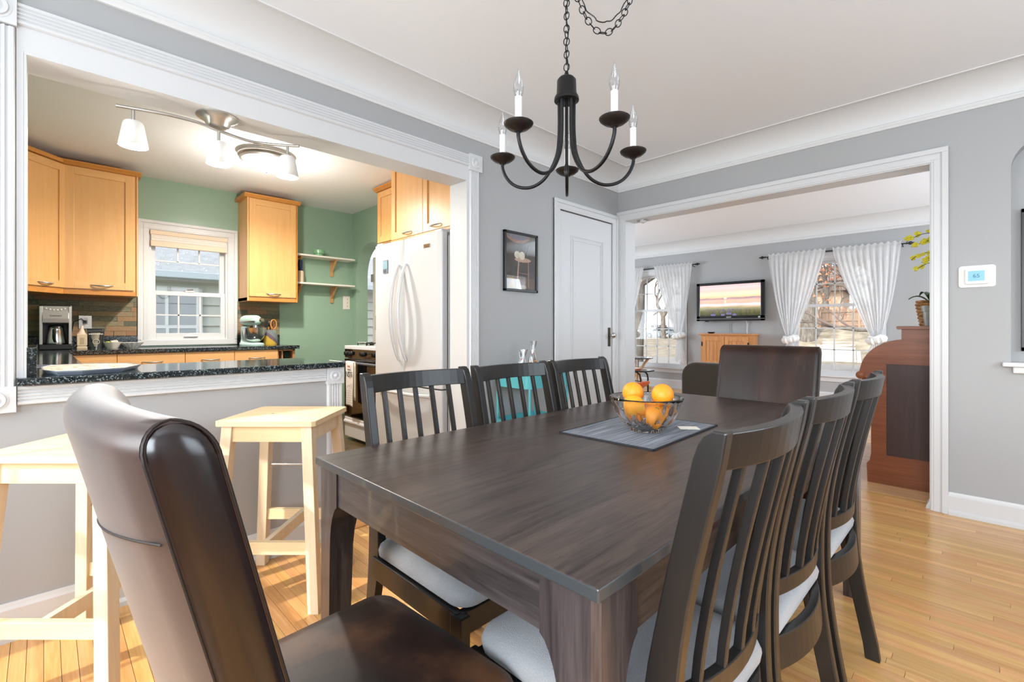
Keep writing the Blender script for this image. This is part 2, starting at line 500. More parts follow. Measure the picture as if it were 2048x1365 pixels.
# archway shaped niche in the far wall: box holes plus a rounded head
wb = MB()
for a in [(XA - 0.15, -2.336, 0, 2.62), (-2.336, -0.236, 2.085, 2.62), (-0.236, 0.094, 0, 2.62), (0.094, 0.70, 0, 0.897), (0.094, 0.70, 2.13, 2.62), (0.70, X2 + 0.15, 0, 2.62)]:
    wb.box(a[0], a[1], YB, YB + 0.156, a[2], a[3])
wb.box(0.094, 0.70, YB + 0.10, YB + 0.156, 0.897, 2.13)
c = arcpts(0.094 + 0.15, 2.13 - 0.16, 0.15, 180, 90, 10, 0.16)
wb.prism([(0.094, 2.13)] + c, 'y', YB, YB + 0.1)
c = arcpts(0.70 - 0.15, 2.13 - 0.16, 0.15, 0, 90, 10, 0.16)
wb.prism([(0.70, 2.13)] + c, 'y', YB, YB + 0.1)
struct(wb.build('wall_back', M_wall), 'gray wall with the wide living room opening and arched niche', 'wall')
wall_with_holes('wall_front', 'y', Y2 - 0.15, Y2, XA, X2, 0, 2.62, [(-2.28, -1.15, 0.80, 2.05), (-0.35, 1.25, 0.80, 2.05)], M_wall, 'gray dining room wall with windows behind the viewer')
wall_with_holes('wall_right', 'x', X2, X2 + 0.15, Y2 - 0.15, YB + 0.156, 0, 2.62, [(1.1, 2.7, 0.85, 2.1)], M_wall, 'gray dining room wall facing the kitchen opening')
for k, (a, b) in enumerate([((-2.28, -1.15), 'front'), ((-0.35, 1.25), 'front')]):
    t = thing('window_%d' % (6 + k), ('narrower' if k == 0 else 'wider') + ' white framed dining room window behind the viewer', 'window', kind='structure')
    x0, x1 = a
    f = MB()
    f.box(x0, x0 + 0.04, Y2 - 0.12, Y2 - 0.06, 0.8, 2.05).box(x1 - 0.04, x1, Y2 - 0.12, Y2 - 0.06, 0.8, 2.05)
    f.box(x0, x1, Y2 - 0.12, Y2 - 0.06, 0.8, 0.85).box(x0, x1, Y2 - 0.12, Y2 - 0.06, 2.0, 2.05).box(x0, x1, Y2 - 0.12, Y2 - 0.06, 1.40, 1.45)
    f.build('window_frame', M_trim, t)
    for i in (1, 2):
        xx = x0 + (x1 - x0) * i / 3
        bx('muntin', M_trim, xx - 0.009, xx + 0.009, Y2 - 0.1, Y2 - 0.08, 0.85, 2.0, t)
# ceilings
dc = MB().box(XA, X2, Y2, YB, ZC, ZC + 0.1)
struct(dc.build('ceiling', M_ceil), 'smooth white dining room ceiling', 'ceiling')
struct(MB().box(XK - 0.15, XA - 0.15, YK0 - 0.15, YK1 + 0.2, ZK, ZK + 0.08).build('ceiling_kitchen', M_kceil), 'white plaster kitchen ceiling with two lights', 'ceiling')
struct(MB().box(XL0, XL1, YB + 0.156, YL, ZL, ZL + 0.08).build('ceiling_living', M_ceil), 'white living room ceiling seen through the opening', 'ceiling')
# coved cornice: a concave quarter from the wall at z 2.385 to the ceiling 0.19 out
def cove(name, axis, face, sgn, a0, a1, zb, zt, out, label, mitre=(0, 0)):
    prof = []
    for i in range(13):
        an = R(90 * i / 12)
        prof.append((out * (1 - math.cos(an)), zb + (zt - zb) * math.sin(an)))
    mb = MB()
    ring = [(0, zb - 0.038), (0.012, zb - 0.038), (0.014, zb - 0.026), (0.02, zb - 0.020), (0.02, zb - 0.008), (0.012, zb - 0.002)] + \
        [(0.012 + p[0], p[1]) for p in prof[1:-1]] + [(out + 0.004, zt - 0.004), (out + 0.02, zt - 0.005), (out + 0.022, zt + 0.001), (0, zt + 0.001)]
    vs = []
    for e, a in ((0, a0), (1, a1)):
        for (o_, z) in ring:
            q = face + sgn * o_
            aa = a + mitre[e] * o_
            vs.append((q, aa, z) if axis == 'x' else (aa, q, z))
    n = len(ring)
    fs = [(i, (i + 1) % n, n + (i + 1) % n, n + i) for i in range(n)]
    mb.add(vs, fs, True)
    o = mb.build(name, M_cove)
    return struct(o, label, 'cornice')
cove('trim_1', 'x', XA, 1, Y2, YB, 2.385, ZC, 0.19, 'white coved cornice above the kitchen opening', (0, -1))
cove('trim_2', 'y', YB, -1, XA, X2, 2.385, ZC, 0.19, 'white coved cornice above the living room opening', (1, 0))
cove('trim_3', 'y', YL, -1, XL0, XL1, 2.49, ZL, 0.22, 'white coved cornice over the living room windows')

# dining floor: strips of oak, the nearest as planks of their own
fl = struct(MB().box(XA - 0.155, X2, Y2, YB + 0.156, -0.06, -0.012).build('floor', M_gap), 'narrow strip oak floor running under the dining table', 'floor')
PW = 0.0405
unit = MB().box(-0.5, 0.5, -0.5, 0.5, -0.5, 0.5)
um = unit.mesh('plank'); um.materials.append(M_plank)
pl = []
y = Y2 + PW / 2
while y < YB + 0.15:
    x0 = XA if not (1.12 < y < 1.96) else XA - 0.02
    x = x0 - rnd.uniform(0, 1.0)
    while x < X2:
        L_ = rnd.choice([0.55, 0.8, 1.1, 1.4, 1.7]) * rnd.uniform(0.85, 1.15)
        a, b = max(x, x0), min(x + L_, X2)
        x += L_
        if b - a > 0.03: pl.append((a, b, y))
    y += PW
def seen(p):
    s_, c_ = math.sin(YAW), math.cos(YAW)
    best = 99
    for xx in (p[0], (p[0] + p[1]) / 2, p[1]):
        d = -xx * s_ + p[2] * c_
        r_ = xx * c_ + p[2] * s_
        if d > 0.6 and abs(r_ / d) < 1.1: best = min(best, d)
    return best
pl.sort(key=seen)
for (a, b, y) in pl[:295]:
    o = bpy.data.objects.new('plank', um); COL.objects.link(o); o.parent = fl
    o.scale = (b - a - 0.0012, PW - 0.0014, 0.012)
    o.location = ((a + b) / 2, y, -0.006 - rnd.random() * 0.0004)
rest = MB()
for (a, b, y) in pl[295:]:
    rest.box(a + 0.0006, b - 0.0006, y - PW / 2 + 0.0007, y + PW / 2 - 0.0007, -0.012, -rnd.random() * 0.0004)
ro = rest.build('plank_field', wood('oak_floor_far', '#ddae74', '#c38a4e', 'x', 1.2, 0.26, 0.5, world=True, staves=(0.9, PW, 0.1), contrast=(0.3, 0.75)), fl); ro['kind'] = 'stuff'
bx('floor_living', M_plank2, XL0, XL1, YB + 0.156, YL, -0.05, 0.0)
struct(bpy.data.objects['floor_living'], 'pale oak living room floor beyond the opening', 'floor')
struct(bx('floor_kitchen', M_kfloor, XK - 0.1, XA - 0.16, YK0, YK1 + 0.4, -0.05, -0.004), 'dark mottled stone look kitchen floor', 'floor')
o = struct(MB().box(XA - 0.235, XA - 0.005, 1.12, 1.965, -0.02, 0.006).build('floor_threshold', wood('oak_threshold', '#d9a25f', '#bb7f42', 'y', 1.2, 0.3, 0.5), bevel=0.003), 'wide oak threshold board between dining room and kitchen', 'floor')

# kitchen walls
wall_with_holes('wall_kitchen_window', 'x', XK - 0.15, XK, YK0, YK1, 0, ZK, [(0.73, 1.41, 0.98, 2.07)], M_green, 'green kitchen wall with the window')
struct(MB().box(XK - 0.15, XA - 0.15, YK0 - 0.1, YK0, 0, ZK).build('wall_kitchen_left', M_green), 'green kitchen wall behind the corner cabinet', 'wall')
wk = MB()
ax0, ax1, zs = -5.70, -4.96, 1.78
wk.box(XK - 0.15, ax0, YK1, YK1 + 0.16, 0, ZK).box(ax1, XA - 0.15, YK1, YK1 + 0.16, 0, ZK).box(ax0, ax1, YK1, YK1 + 0.16, zs + 0.37, ZK)
half = (ax1 - ax0) / 2
al = arcpts((ax0 + ax1) / 2, zs, half, 180, 90, 12)
wk.prism([(ax0, zs + 0.37)] + al, 'y', YK1, YK1 + 0.16)
ar = arcpts((ax0 + ax1) / 2, zs, half, 0, 90, 12)
wk.prism([(ax1, zs + 0.37)] + ar, 'y', YK1, YK1 + 0.16)
struct(wk.build('wall_kitchen_right', M_green), 'green kitchen wall with a rounded arch beside the stove', 'wall')
struct(bx('wall_hall', plain('hall_wall_paint', '#c9c6bd', 0.6), -5.9, -4.6, 3.5, 3.55, 0, 2.6), 'pale hall wall seen through the kitchen arch', 'wall')
d = thing('door_2', 'cream hall door standing behind the kitchen arch', 'door', kind='structure')
bx('door_panel', plain('cream_door_paint', '#ddd5c6', 0.4), -5.64, -4.98, YK1 + 0.20, YK1 + 0.24, 0.0, 2.02, d, 0.003)
bx('hinge', M_nickel, -5.665, -5.60, YK1 + 0.185, YK1 + 0.2, 1.70, 1.80, d, 0.002)
ph = thing('wall_telephone', 'black wall telephone seen through the kitchen arch', 'telephone')
MB().box(-5.50, -5.40, YK1 + 0.165, YK1 + 0.20, 1.06, 1.27).build('body', M_black, ph, 0.012)
MB().box(-5.485, -5.455, YK1 + 0.15, YK1 + 0.17, 1.07, 1.26).build('handset', M_blackgl, ph, 0.006)
o = bx('paper_notice', plain('white_paper', '#efece6', 0.8), -5.48, -5.12, YK1 + 0.193, YK1 + 0.197, 1.46, 1.86)
tag(o, 'white paper calendar hanging on the cream hall door', 'paper')
o = bx('paper_sign', plain('sign_paper', '#f3efe8', 0.8), -5.50, -5.20, YK1 + 0.187, YK1 + 0.19, 1.88, 1.97)
tag(o, 'small white sign with red bars above the paper calendar', 'sign')
for z_ in (1.905, 1.94):
    plab(bx('bar', plain('red_print', '#b5453a', 0.7), -5.47, -5.3, YK1 + 0.185, YK1 + 0.1875, z_, z_ + 0.012, o), 'red printed bar')

# living room walls
W1 = (-4.92, -3.88, 0.385, 2.12)
W2 = (-2.10, -1.06, 0.415, 2.12)
wall_with_holes('wall_living_far', 'y', YL, YL + 0.15, XL0, XL1, 0, ZL, [W1, W2], M_wall, 'gray living room wall with two curtained windows and the television')
wall_with_holes('wall_living_left', 'x', XL0 - 0.15, XL0, YB, YL, 0, ZL, [(4.7, 6.5, 0.8, 2.2)], M_wall, 'gray living room wall out past the piano side')
wall_with_holes('wall_living_right', 'x', XL1, XL1 + 0.15, YB, YL, 0, ZL, [(5.1, 7.3, 0.8, 2.2)], M_wall, 'gray living room wall behind the organ')
wall_with_holes('wall_living_near', 'y', YB + 0.1, YB + 0.156, XL0, XA - 0.15, 0, ZL, [], M_wall, 'gray living room wall next to the opening')
wall_with_holes('wall_living_near_right', 'y', YB + 0.1, YB + 0.156, X2 + 0.1, XL1, 0, ZL, [], M_wall, 'gray living room wall right of the opening')

# ---- profiled casing: fluted boards
def fluted(name, axis, face, a0, a1, b0, b1, th, label, nfl=4):
    """board on the plane x=face; long axis 'z' or 'y'. a0..a1 = long extent, b0..b1 = width extent"""
    wd = b1 - b0
    pr = [(0, 0), (0, th * 0.6), (0.004, th)]
    e = 0.012; fw = (wd - 2 * e) / nfl
    for i in range(nfl):
        c0 = e + i * fw
        pr.append((c0 + fw * 0.15, th))
        for k in range(1, 6):
            t_ = k / 6
            pr.append((c0 + fw * (0.15 + 0.7 * t_), th - 0.006 * math.sin(PI * t_)))
        pr.append((c0 + fw * 0.85, th))
    pr += [(wd - 0.004, th), (wd, th * 0.6), (wd, 0)]
    mb = MB(); vs = []
    for a in (a0, a1):
        for (p, q) in pr:
            vs.append((face + q, b0 + p, a) if axis == 'z' else (face + q, a, b0 + p))
    n = len(pr)
    mb.add(vs, [(i, (i + 1) % n, n + (i + 1) % n, n + i) for i in range(n)] + [tuple(range(n))[::-1], tuple(range(n, 2 * n))])
    return struct(mb.build(name, M_trim), label, 'molding')
def rosette(name, face, yc, zc, w_, label, h_=None, th=0.026):
    h_ = h_ or w_
    mb = MB().box(face, face + th, yc - w_ / 2, yc + w_ / 2, zc - h_ / 2, zc + h_ / 2)
    r = min(w_, h_) * 0.40
    prof = [(0, 0.010), (r * 0.22, 0.008), (r * 0.38, 0.001), (r * 0.5, 0.0), (r * 0.56, 0.006), (r * 0.78, 0.006), (r * 0.84, 0.001), (r, 0.001)]
    mb2 = MB().lathe([(p, face + th + q) for p, q in prof], 32, (0, yc, zc), axis='x')
    mb.add(mb2.v, mb2.f, True)
    return struct(mb.build(name, M_trim), label, 'molding')
T = 0.019
fluted('trim_4', 'z', XA, 0.0, 2.142, 1.988, 2.066, T, 'white fluted casing right of the kitchen opening')
fluted('trim_5', 'y', XA, -0.07, 1.979, 2.158, 2.236, T, 'white fluted head casing over the kitchen opening')
fluted('trim_6', 'z', XA, 0.887, 2.142, -0.16, -0.072, T, 'white fluted casing left of the kitchen opening')
rosette('trim_7', XA, 2.033, 2.188, 0.108, 'white rosette block topping the right kitchen casing')
rosette('trim_8', XA, -0.122, 2.20, 0.108, 'white rosette block topping the left kitchen casing')
rosette('trim_9', XA, -0.122, 0.842, 0.105, 'white rosette block at the left end of the counter apron', 0.09)
fluted('trim_10', 'y', XA, -0.067, 1.03, 0.818, 0.888, T, 'white fluted apron below the granite counter')
rosette('trim_11', XA, 1.076, 0.846, 0.088, 'white rosette block at the right end of the counter apron', 0.086)
fluted('trim_12', 'z', XA, 0.0, 0.803, 1.038, 1.116, T, 'white fluted pilaster at the end of the half wall')
# flat fascia and jamb liners of the kitchen opening
j = MB()
j.box(XA, XA + 0.008, -0.07, 1.99, 2.072, 2.16).box(XA, XA + 0.008, 1.972, 1.99, 0, 2.072).box(XA, XA + 0.008, -0.07, -0.052, 0.915, 2.072)
j.box(XA - 0.17, XA + 0.009, 1.965, 1.9715, 0, 2.0625).box(XA - 0.17, XA + 0.009, -0.0515, -0.045, 0.915, 2.0625).box(XA - 0.17, XA + 0.009, -0.0515, 1.9715, 2.063, 2.0715)
j.box(XA - 0.165, XA + 0.0005, 1.113, 1.120, 0, 0.888)
struct(j.build('trim_13', M_trim), 'flat white jamb boards lining the kitchen opening', 'molding')
kb = MB().box(XA - 0.16, XA - 0.02, 1.116, 1.135, 0.885, 0.915)
struct(kb.build('trim_14', M_trim, bevel=0.005), 'small white cap at the end of the granite counter', 'molding')

# casing with stepped profile around the living opening and the closet door
def casing(name, label, axis, face, sgn, p0, p1, z1, w_=0.085, th=0.018, z0=0.0, legs=(True, True)):
    """axis 'y': casing lies on the plane y=face, opening from p0 to p1; axis 'x': on plane x=face"""
    mb = MB()
    steps = [(0.0, w_, th * 0.7), (0.012, w_ * 0.55, th * 0.85), (w_ * 0.62, w_, th * 1.25)]
    for (s0, s1, t_) in steps:
        q0, q1 = sorted((face, face + sgn * t_))
        rects = []
        if legs[0]: rects.append((p0 - s1, p0 - s0, z0, z1 + s0))
        if legs[1]: rects.append((p1 + s0, p1 + s1, z0, z1 + s0))
        rects.append((p0 - s1 if legs[0] else p0, p1 + s1 if legs[1] else p1, z1 + s0, z1 + s1))
        for a, b, c_, d_ in rects:
            if axis == 'y': mb.box(a, b, q0, q1, c_, d_)
            else: mb.box(q0, q1, a, b, c_, d_)
    return struct(mb.build(name, M_trim, bevel=0.002), label, 'molding')
casing('trim_15', 'white molded casing around the living room opening', 'y', YB, -1, -2.336, -0.236, 2.085, 0.078)
jb = MB().box(-2.342, -2.33, YB - 0.004, YB + 0.16, 0, 2.078).box(-0.242, -0.230, YB - 0.004, YB + 0.16, 0, 2.078).box(-2.342, -0.230, YB - 0.004, YB + 0.16, 2.079, 2.09)
jb.prism([(-0.242, 0), (-0.262, 0), (-0.258, 0.02), (-0.242, 0.05)], 'y', YB + 0.02, YB + 0.12)
struct(jb.build('trim_16', M_trim), 'white jamb boards lining the living room opening', 'molding')
casing('trim_17', 'white casing around the closet door', 'x', XA, 1, 2.925, 3.68, 2.05, 0.075)
# baseboards
def baseboard(name, label, axis, face, sgn, a0, a1, h=0.13):
    mb = MB()
    pr = [(0, 0), (0.026, 0), (0.026, 0.018), (0.015, 0.030), (0.015, h - 0.022), (0.010, h - 0.012), (0.006, h), (0, h)]
    vs = []
    for a in (a0, a1):
        for o_, z in pr:
            vs.append((face + sgn * o_, a, z) if axis == 'x' else (a, face + sgn * o_, z))
    n = len(pr)
    mb.add(vs, [(i, (i + 1) % n, n + (i + 1) % n, n + i) for i in range(n)] + [tuple(range(n))[::-1], tuple(range(n, 2 * n))])
    return struct(mb.build(name, M_trim), label, 'baseboard')
baseboard('baseboard_left', 'white baseboard below the half wall behind the stools', 'x', XA, 1, Y2, 1.038)
baseboard('baseboard_middle', 'white baseboard behind the teal cart', 'x', XA, 1, 2.066, 2.85)
baseboard('baseboard_back', 'white baseboard below the thermostat wall', 'y', YB, -1, -0.158, X2)
baseboard('baseboard_living', 'white baseboard under the living room windows', 'y', YL, -1, XL0, XL1, 0.16)

# closet door with hinge and knob
d = thing('door_1', 'closed white panel door beside the living room opening', 'door', kind='structure')
bx('door_panel', M_trim, XA - 0.035, XA - 0.004, 2.93, 3.675, 0.01, 2.043, d, 0.002)
mo = MB()
for (i, t_) in ((0.0, 0.006), (0.012, 0.003), (0.030, 0.005)):
    y0, y1, z0, z1 = 3.075 + i, 3.535 - i, 0.28 + i, 1.86 - i
    for r_ in ((y0, y0 + 0.008, z0, z1), (y1 - 0.008, y1, z0, z1), (y0 + 0.008, y1 - 0.008, z0, z0 + 0.008), (y0 + 0.008, y1 - 0.008, z1 - 0.008, z1)):
        mo.box(XA - 0.005, XA - 0.004 + t_, *r_)
mo.build('panel_molding', M_trim, d)
bx('door_gap', M_black, XA - 0.03, XA - 0.012, 2.93, 3.68, 2.043, 2.0495, d)
for z_ in (1.81, 0.25):
    h_ = MB().box(XA - 0.006, XA + 0.0, 2.915, 2.935, z_ - 0.05, z_ + 0.05)
    h_.tube([(XA + 0.004, 2.926, z_ - 0.058), (XA + 0.004, 2.926, z_ + 0.058)], 0.006, 8).build('hinge', M_trim, d)
MB().box(XA - 0.004, XA + 0.001, 3.615, 3.655, 0.93, 1.10).build('knob_plate', plain('aged_brass', '#4a4136', 0.35, 1.0), d, 0.01)
MB().lathe([(0.0, 0.062), (0.016, 0.060), (0.026, 0.050), (0.027, 0.040), (0.018, 0.030), (0.009, 0.024), (0.008, 0.0), (0.018, 0.0)], 20, (XA, 3.635, 1.03), axis='x').build('knob', M_chrome, d)

# niche shelf with bracket
n = MB().box(0.06, 0.74, YB - 0.045, YB + 0.1, 0.880, 0.905)
n.box(0.10, 0.70, YB - 0.03, YB, 0.845, 0.882)
struct(n.build('trim_18', M_trim, bevel=0.005), 'white sill ledge below the arched niche', 'molding')

# ------------------------------------------------------------------ windows
def sash_window(name, label, axis, face, sgn, a0, a1, z0, z1, zm, cols, rows_up, rows_lo, cw, top_only=False, sill=True, casing_w=0.09):
    t = thing(name, label, 'window', kind='structure')
    D = lambda q0, q1, p0, p1, zz0, zz1, mb: (mb.box(*sorted((face + sgn * q0, face + sgn * q1)), p0, p1, zz0, zz1) if axis == 'x'
                                              else mb.box(p0, p1, *sorted((face + sgn * q0, face + sgn * q1)), zz0, zz1))
    # casing
    mb = MB()
    for s0, s1, th in ((0, casing_w, 0.014), (0.01, casing_w * 0.5, 0.018), (casing_w * 0.68, casing_w, 0.026)):
        D(0, th, a0 - s1, a0 - s0, z0 - 0.0, z1 + s0, mb); D(0, th, a1 + s0, a1 + s1, z0 - 0.0, z1 + s0, mb); D(0, th, a0 - s1, a1 + s1, z1 + s0, z1 + s1, mb)
    mb.build('window_casing', M_trim, t, 0.002)
    if sill:
        mb = MB(); D(-0.02, 0.045, a0 - casing_w - 0.02, a1 + casing_w + 0.02, z0 - 0.03, z0, mb)
        D(0, 0.014, a0 - casing_w, a1 + casing_w, z0 - 0.10, z0 - 0.03, mb)
        mb.build('window_sill', M_trim, t, 0.004)
    mb = MB()
    for r_ in ((a0 - 0.0, a0 + 0.018, z0, z1), (a1 - 0.018, a1, z0, z1), (a0 + 0.0185, a1 - 0.0185, z1 - 0.02, z1), (a0 + 0.0185, a1 - 0.0185, z0, z0 + 0.012)):
        D(-0.14, -0.0005, *r_, mb)
    mb.build('window_frame', M_trim, t)
    for nm, zz0, zz1, q, rows in (('upper_sash', zm - 0.02, z1 - 0.015, -0.10, rows_up), ('lower_sash', z0 + 0.01, zm + 0.02, -0.06, rows_lo)):
        mb = MB(); st = 0.042
        b0, b1 = a0 + 0.018, a1 - 0.018
        for r_ in ((b0, b0 + st, zz0, zz1), (b1 - st, b1, zz0, zz1), (b0 + st, b1 - st, zz0, zz0 + (st if nm == 'upper_sash' else st * 1.3)), (b0 + st, b1 - st, zz1 - st, zz1)):
            D(q, q + 0.035, *r_, mb)
        s = mb.build(nm, M_trim, t, 0.002)
        g = MB(); D(q + 0.015, q + 0.018, b0 + st, b1 - st, zz0 + st, zz1 - st, g)
        g.build('pane', M_glass, s)
        gz0, gz1 = zz0 + st, zz1 - st
        hz = []
        if rows == 'top':
            hz = [gz1 - (gz1 - gz0) * 0.44]
            v0 = hz[0]
        else:
            hz = [gz0 + (gz1 - gz0) * k / rows for k in range(1, rows)]
            v0 = gz0
        for k in range(1, cols):
            yy = b0 + st + (b1 - b0 - 2 * st) * k / cols
            mb = MB(); D(q + 0.008, q + 0.027, yy - cw, yy + cw, v0, gz1, mb); mb.build('muntin', M_trim, s)
        for z_ in hz:
            mb = MB(); D(q + 0.008, q + 0.027, b0 + st, b1 - st, z_ - cw, z_ + cw, mb); mb.build('muntin', M_trim, s)
    return t, D
wt, D = sash_window('window_1', 'white double hung kitchen window above the far counter', 'x', XK, 1, 0.73, 1.41, 0.98, 2.07, 1.45, 3, 'top', 2, 0.007, sill=False)
mb = MB(); D(0, 0.02, 0.64, 1.50, 0.925, 0.98, mb); mb.build('window_stool', M_trim, wt, 0.003)
mb = MB(); D(-0.05, -0.02, 1.03, 1.11, 1.468, 1.485, mb); mb.tube([(XK - 0.03, 1.05, 1.49), (XK - 0.01, 1.10, 1.495)], 0.006, 6); mb.build('sash_lock', M_nickel, wt)
mb = MB(); D(-0.02, 0.0, 1.02, 1.14, 1.005, 1.018, mb); mb.build('sash_lift', M_nickel, wt, 0.003)
rs = thing('cellular_shade', 'raised cream shade at the top of the kitchen window', 'window shade')
sh = plain('cream_shade', '#e6d3bd', 0.8)
bx('head_rail', sh, XK + 0.0, XK + 0.035, 0.735, 1.405, 2.02, 2.065, rs, 0.006)
mb = MB()
for i in range(3):
    z_ = 1.96 + 0.02 * i
    mb.prism([(XK + 0.002, z_), (XK + 0.024, z_), (XK + 0.028, z_ + 0.01), (XK + 0.024, z_ + 0.0199), (XK + 0.002, z_ + 0.0199)], 'y', 0.745, 1.395)
mb.build('pleats', plain('shade_pleats', '#e4ded6', 0.8), rs)
bx('bottom_rail', sh, XK, XK + 0.035, 0.74, 1.40, 1.905, 1.958, rs, 0.005)
sash_window('window_2', 'tall white double hung living room window with the tree trunk outside', 'y', YL, -1, *W1, 1.44, 4, 2, 3, 0.008)
sash_window('window_3', 'tall white double hung living room window with the garden steps outside', 'y', YL, -1, *W2, 1.44, 4, 2, 3, 0.008)
# ------------------------------------------------------------------ dining table
def dining_table():
    x0, x1, y0, y1 = -1.250, -0.353, 0.508, 2.375
    t = thing('dining_table', 'large dark ash dining table with the glass fruit bowl on it', 'table', ((x0 + x1) / 2, (y0 + y1) / 2, 0))
    hx, hy = (x1 - x0) / 2, (y1 - y0) / 2
    tp_ = MB().box(-hx, hx, -hy, hy, 0.73, 0.75).build('tabletop', M_ash, t, 0.0025, 2)
    tp_.data.materials.append(M_edge)
    for p_ in tp_.data.polygons:
        if abs(p_.normal.z) < 0.5: p_.material_index = 1
    i, th = 0.012, 0.022
    for sy in (-1, 1):
        a, b = sorted((sy * (hy - i), sy * (hy - i - th)))
        MB().box(-hx + 0.09, hx - 0.09, a, b, 0.642, 0.73).build('apron', M_ashx, t, 0.001)
    for sx in (-1, 1):
        a, b = sorted((sx * (hx - i), sx * (hx - i - th)))
        MB().box(a, b, -hy + 0.09, hy - 0.09, 0.642, 0.73).build('apron', M_ash, t, 0.001)
    for sx in (-1, 1):
        for sy in (-1, 1):
            rings = []
            zs = [0.0, 0.3, 0.52, 0.56, 0.585, 0.605, 0.622, 0.634, 0.642, 0.73]
            wd = [0.052, 0.058, 0.063, 0.066, 0.070, 0.076, 0.084, 0.092, 0.102, 0.102]
            for z_, w_ in zip(zs, wd):
                ox, oy = sx * (hx - 0.008), sy * (hy - 0.008)
                ix, iy = ox - sx * w_, oy - sy * w_
                c_ = 0.010
                rings.append([(ix, iy, z_), (ox - sx * c_, iy, z_), (ox, iy + sy * 0.0, z_), (ox, oy - sy * c_, z_), (ox - sx * c_, oy, z_), (ix, oy, z_)])
            MB().loft(rings, smooth=False).build('leg', M_ashz, t)
    return t
dining_table()

# ------------------------------------------------------------------ dark slat-back chairs (face local +X)
def slat_chair(label, group):
    t = thing('slat_back_chair', label, 'chair', group=group)
    def px(z):   # x of the rear post centre line
        pts = [(0.0, -0.245), (0.2, -0.205), (0.40, -0.172), (0.55, -0.172), (0.7, -0.195), (0.85, -0.228), (0.95, -0.252)]
        for (a, xa), (b, xb) in zip(pts, pts[1:]):
            if z <= b:
                u = (z - a) / (b - a); return xa + (xb - xa) * u
        return pts[-1][1]
    def sm(z):
        return (px(max(0, z - 0.05)) + px(min(0.95, z + 0.05)) + px(z)) / 3
    for s in (-1, 1):
        rings = []
        zs = [0.0] + [0.05 * k for k in range(1, 18)] + [0.88, 0.91, 0.93, 0.943, 0.952]
        for z_ in zs:
            y_ = s * (0.200 - 0.010 * z_)
            depth = 0.040 + 0.016 * math.exp(-((z_ - 0.46) / 0.16) ** 2)
            xf, xb = sm(z_) + depth / 2, sm(z_) - depth / 2
            if z_ > 0.90:   # rounded front top corner
                k = (z_ - 0.90) / 0.052
                xf -= 0.022 * (1 - math.sqrt(max(0, 1 - min(1, k) ** 2)))
            th = 0.013
            rings.append([(xf, y_ - th, z_), (xf, y_ + th, z_), (xb, y_ + th, z_), (xb, y_ - th, z_)])
        MB().loft(rings, smooth=False).build('rear_leg', M_chair, t, 0.003)
        fx = 0.225
        MB().loft([[(fx - 0.02, s * 0.205 - 0.014, z_), (fx - 0.02, s * 0.205 + 0.014, z_), (fx + 0.022, s * 0.205 + 0.014, z_), (fx + 0.022, s * 0.205 - 0.014, z_)] for z_ in (0, 0.43)], smooth=False).build('front_leg', M_chair, t, 0.003)
        MB().box(-0.165, fx, s * 0.205 - 0.011, s * 0.205 + 0.011, 0.372, 0.432).build('side_rail', M_chair, t, 0.002)
    def curve(y, z, sag):
        hw = 0.19 - 0.010 * z
        return sm(z) - sag * (1 - (y / hw) ** 2)
    def rail(name, z0, z1, hw, sag, th, m=M_chair):
        mb = MB(); n = 14; rings = []
        for i in range(n + 1):
            y_ = -hw + 2 * hw * i / n
            a0, a1 = curve(y_, z0, sag), curve(y_, z1, sag)
            rings.append([(a0 - th / 2, y_, z0), (a0 + th / 2, y_, z0), (a1 + th / 2, y_, z1), (a1 - th / 2, y_, z1)])
        mb.loft(rings, smooth=False)
        return mb.build(name, m, t, 0.002)
    rail('top_rail', 0.892, 0.946, 0.180, 0.036, 0.021)
    rail('lower_rail', 0.515, 0.552, 0.184, 0.036, 0.018)
    rail('rear_seat_rail', 0.362, 0.432, 0.186, 0.040, 0.020)
    MB().box(0.212, 0.234, -0.20, 0.20, 0.378, 0.432).build('front_rail', M_chair, t, 0.002)
    for k in range(5):
        y_ = -0.125 + 0.0625 * k
        rings = []
        for i in range(9):
            z_ = 0.545 + (0.90 - 0.545) * i / 8
            a = curve(y_ , z_, 0.036) - 0.0
            bulge = 0.0
            rings.append([(a - 0.0075, y_ - 0.0065, z_), (a - 0.0075, y_ + 0.0065, z_), (a + 0.0075, y_ + 0.0065, z_), (a + 0.0075, y_ - 0.0065, z_)])
        MB().loft(rings, smooth=False).build('slat', M_chair, t, 0.002)
    # seat pad
    nu, nv = 16, 16; rings = []
    def outline(z, shr):
        pts = []
        fx, bxx, hw = 0.238 - shr, -0.185 + shr, 0.208 - shr
        r = 0.045
        for (cx, cy, a0) in ((fx - r, hw - r, 0), (bxx + r, hw - r, 90), (bxx + r, -hw + r, 180), (fx - r, -hw + r, 270)):
            for k in range(6):
                an = R(a0 + 90 * k / 5)
                X_ = cx + r * math.cos(an)
                if X_ < -0.1: X_ -= 0.03 * (1 - ((cy + r * math.sin(an)) / hw) ** 2)
                pts.append((X_, cy + r * math.sin(an), z))
        return pts
    rings = [outline(0.434, 0.012), outline(0.437, 0.003), outline(0.455, 0.0), outline(0.472, 0.006), outline(0.482, 0.022), outline(0.488, 0.05), outline(0.490, 0.10), outline(0.491, 0.15)]
    MB().loft(rings).build('seat', M_seat, t)
    return t
c0 = slat_chair('dark slat-back chair on the kitchen side of the table, nearest the bar stools', 'slat-back chairs around the table')
c0.location = (-1.081, 0.885, 0)
dup(c0, (-1.081, 1.322, 0), 0, 'dark slat-back chair on the kitchen side of the table, middle one before the teal cart')
dup(c0, (-1.081, 1.757, 0), 0, 'dark slat-back chair on the kitchen side of the table, standing before the closet door')
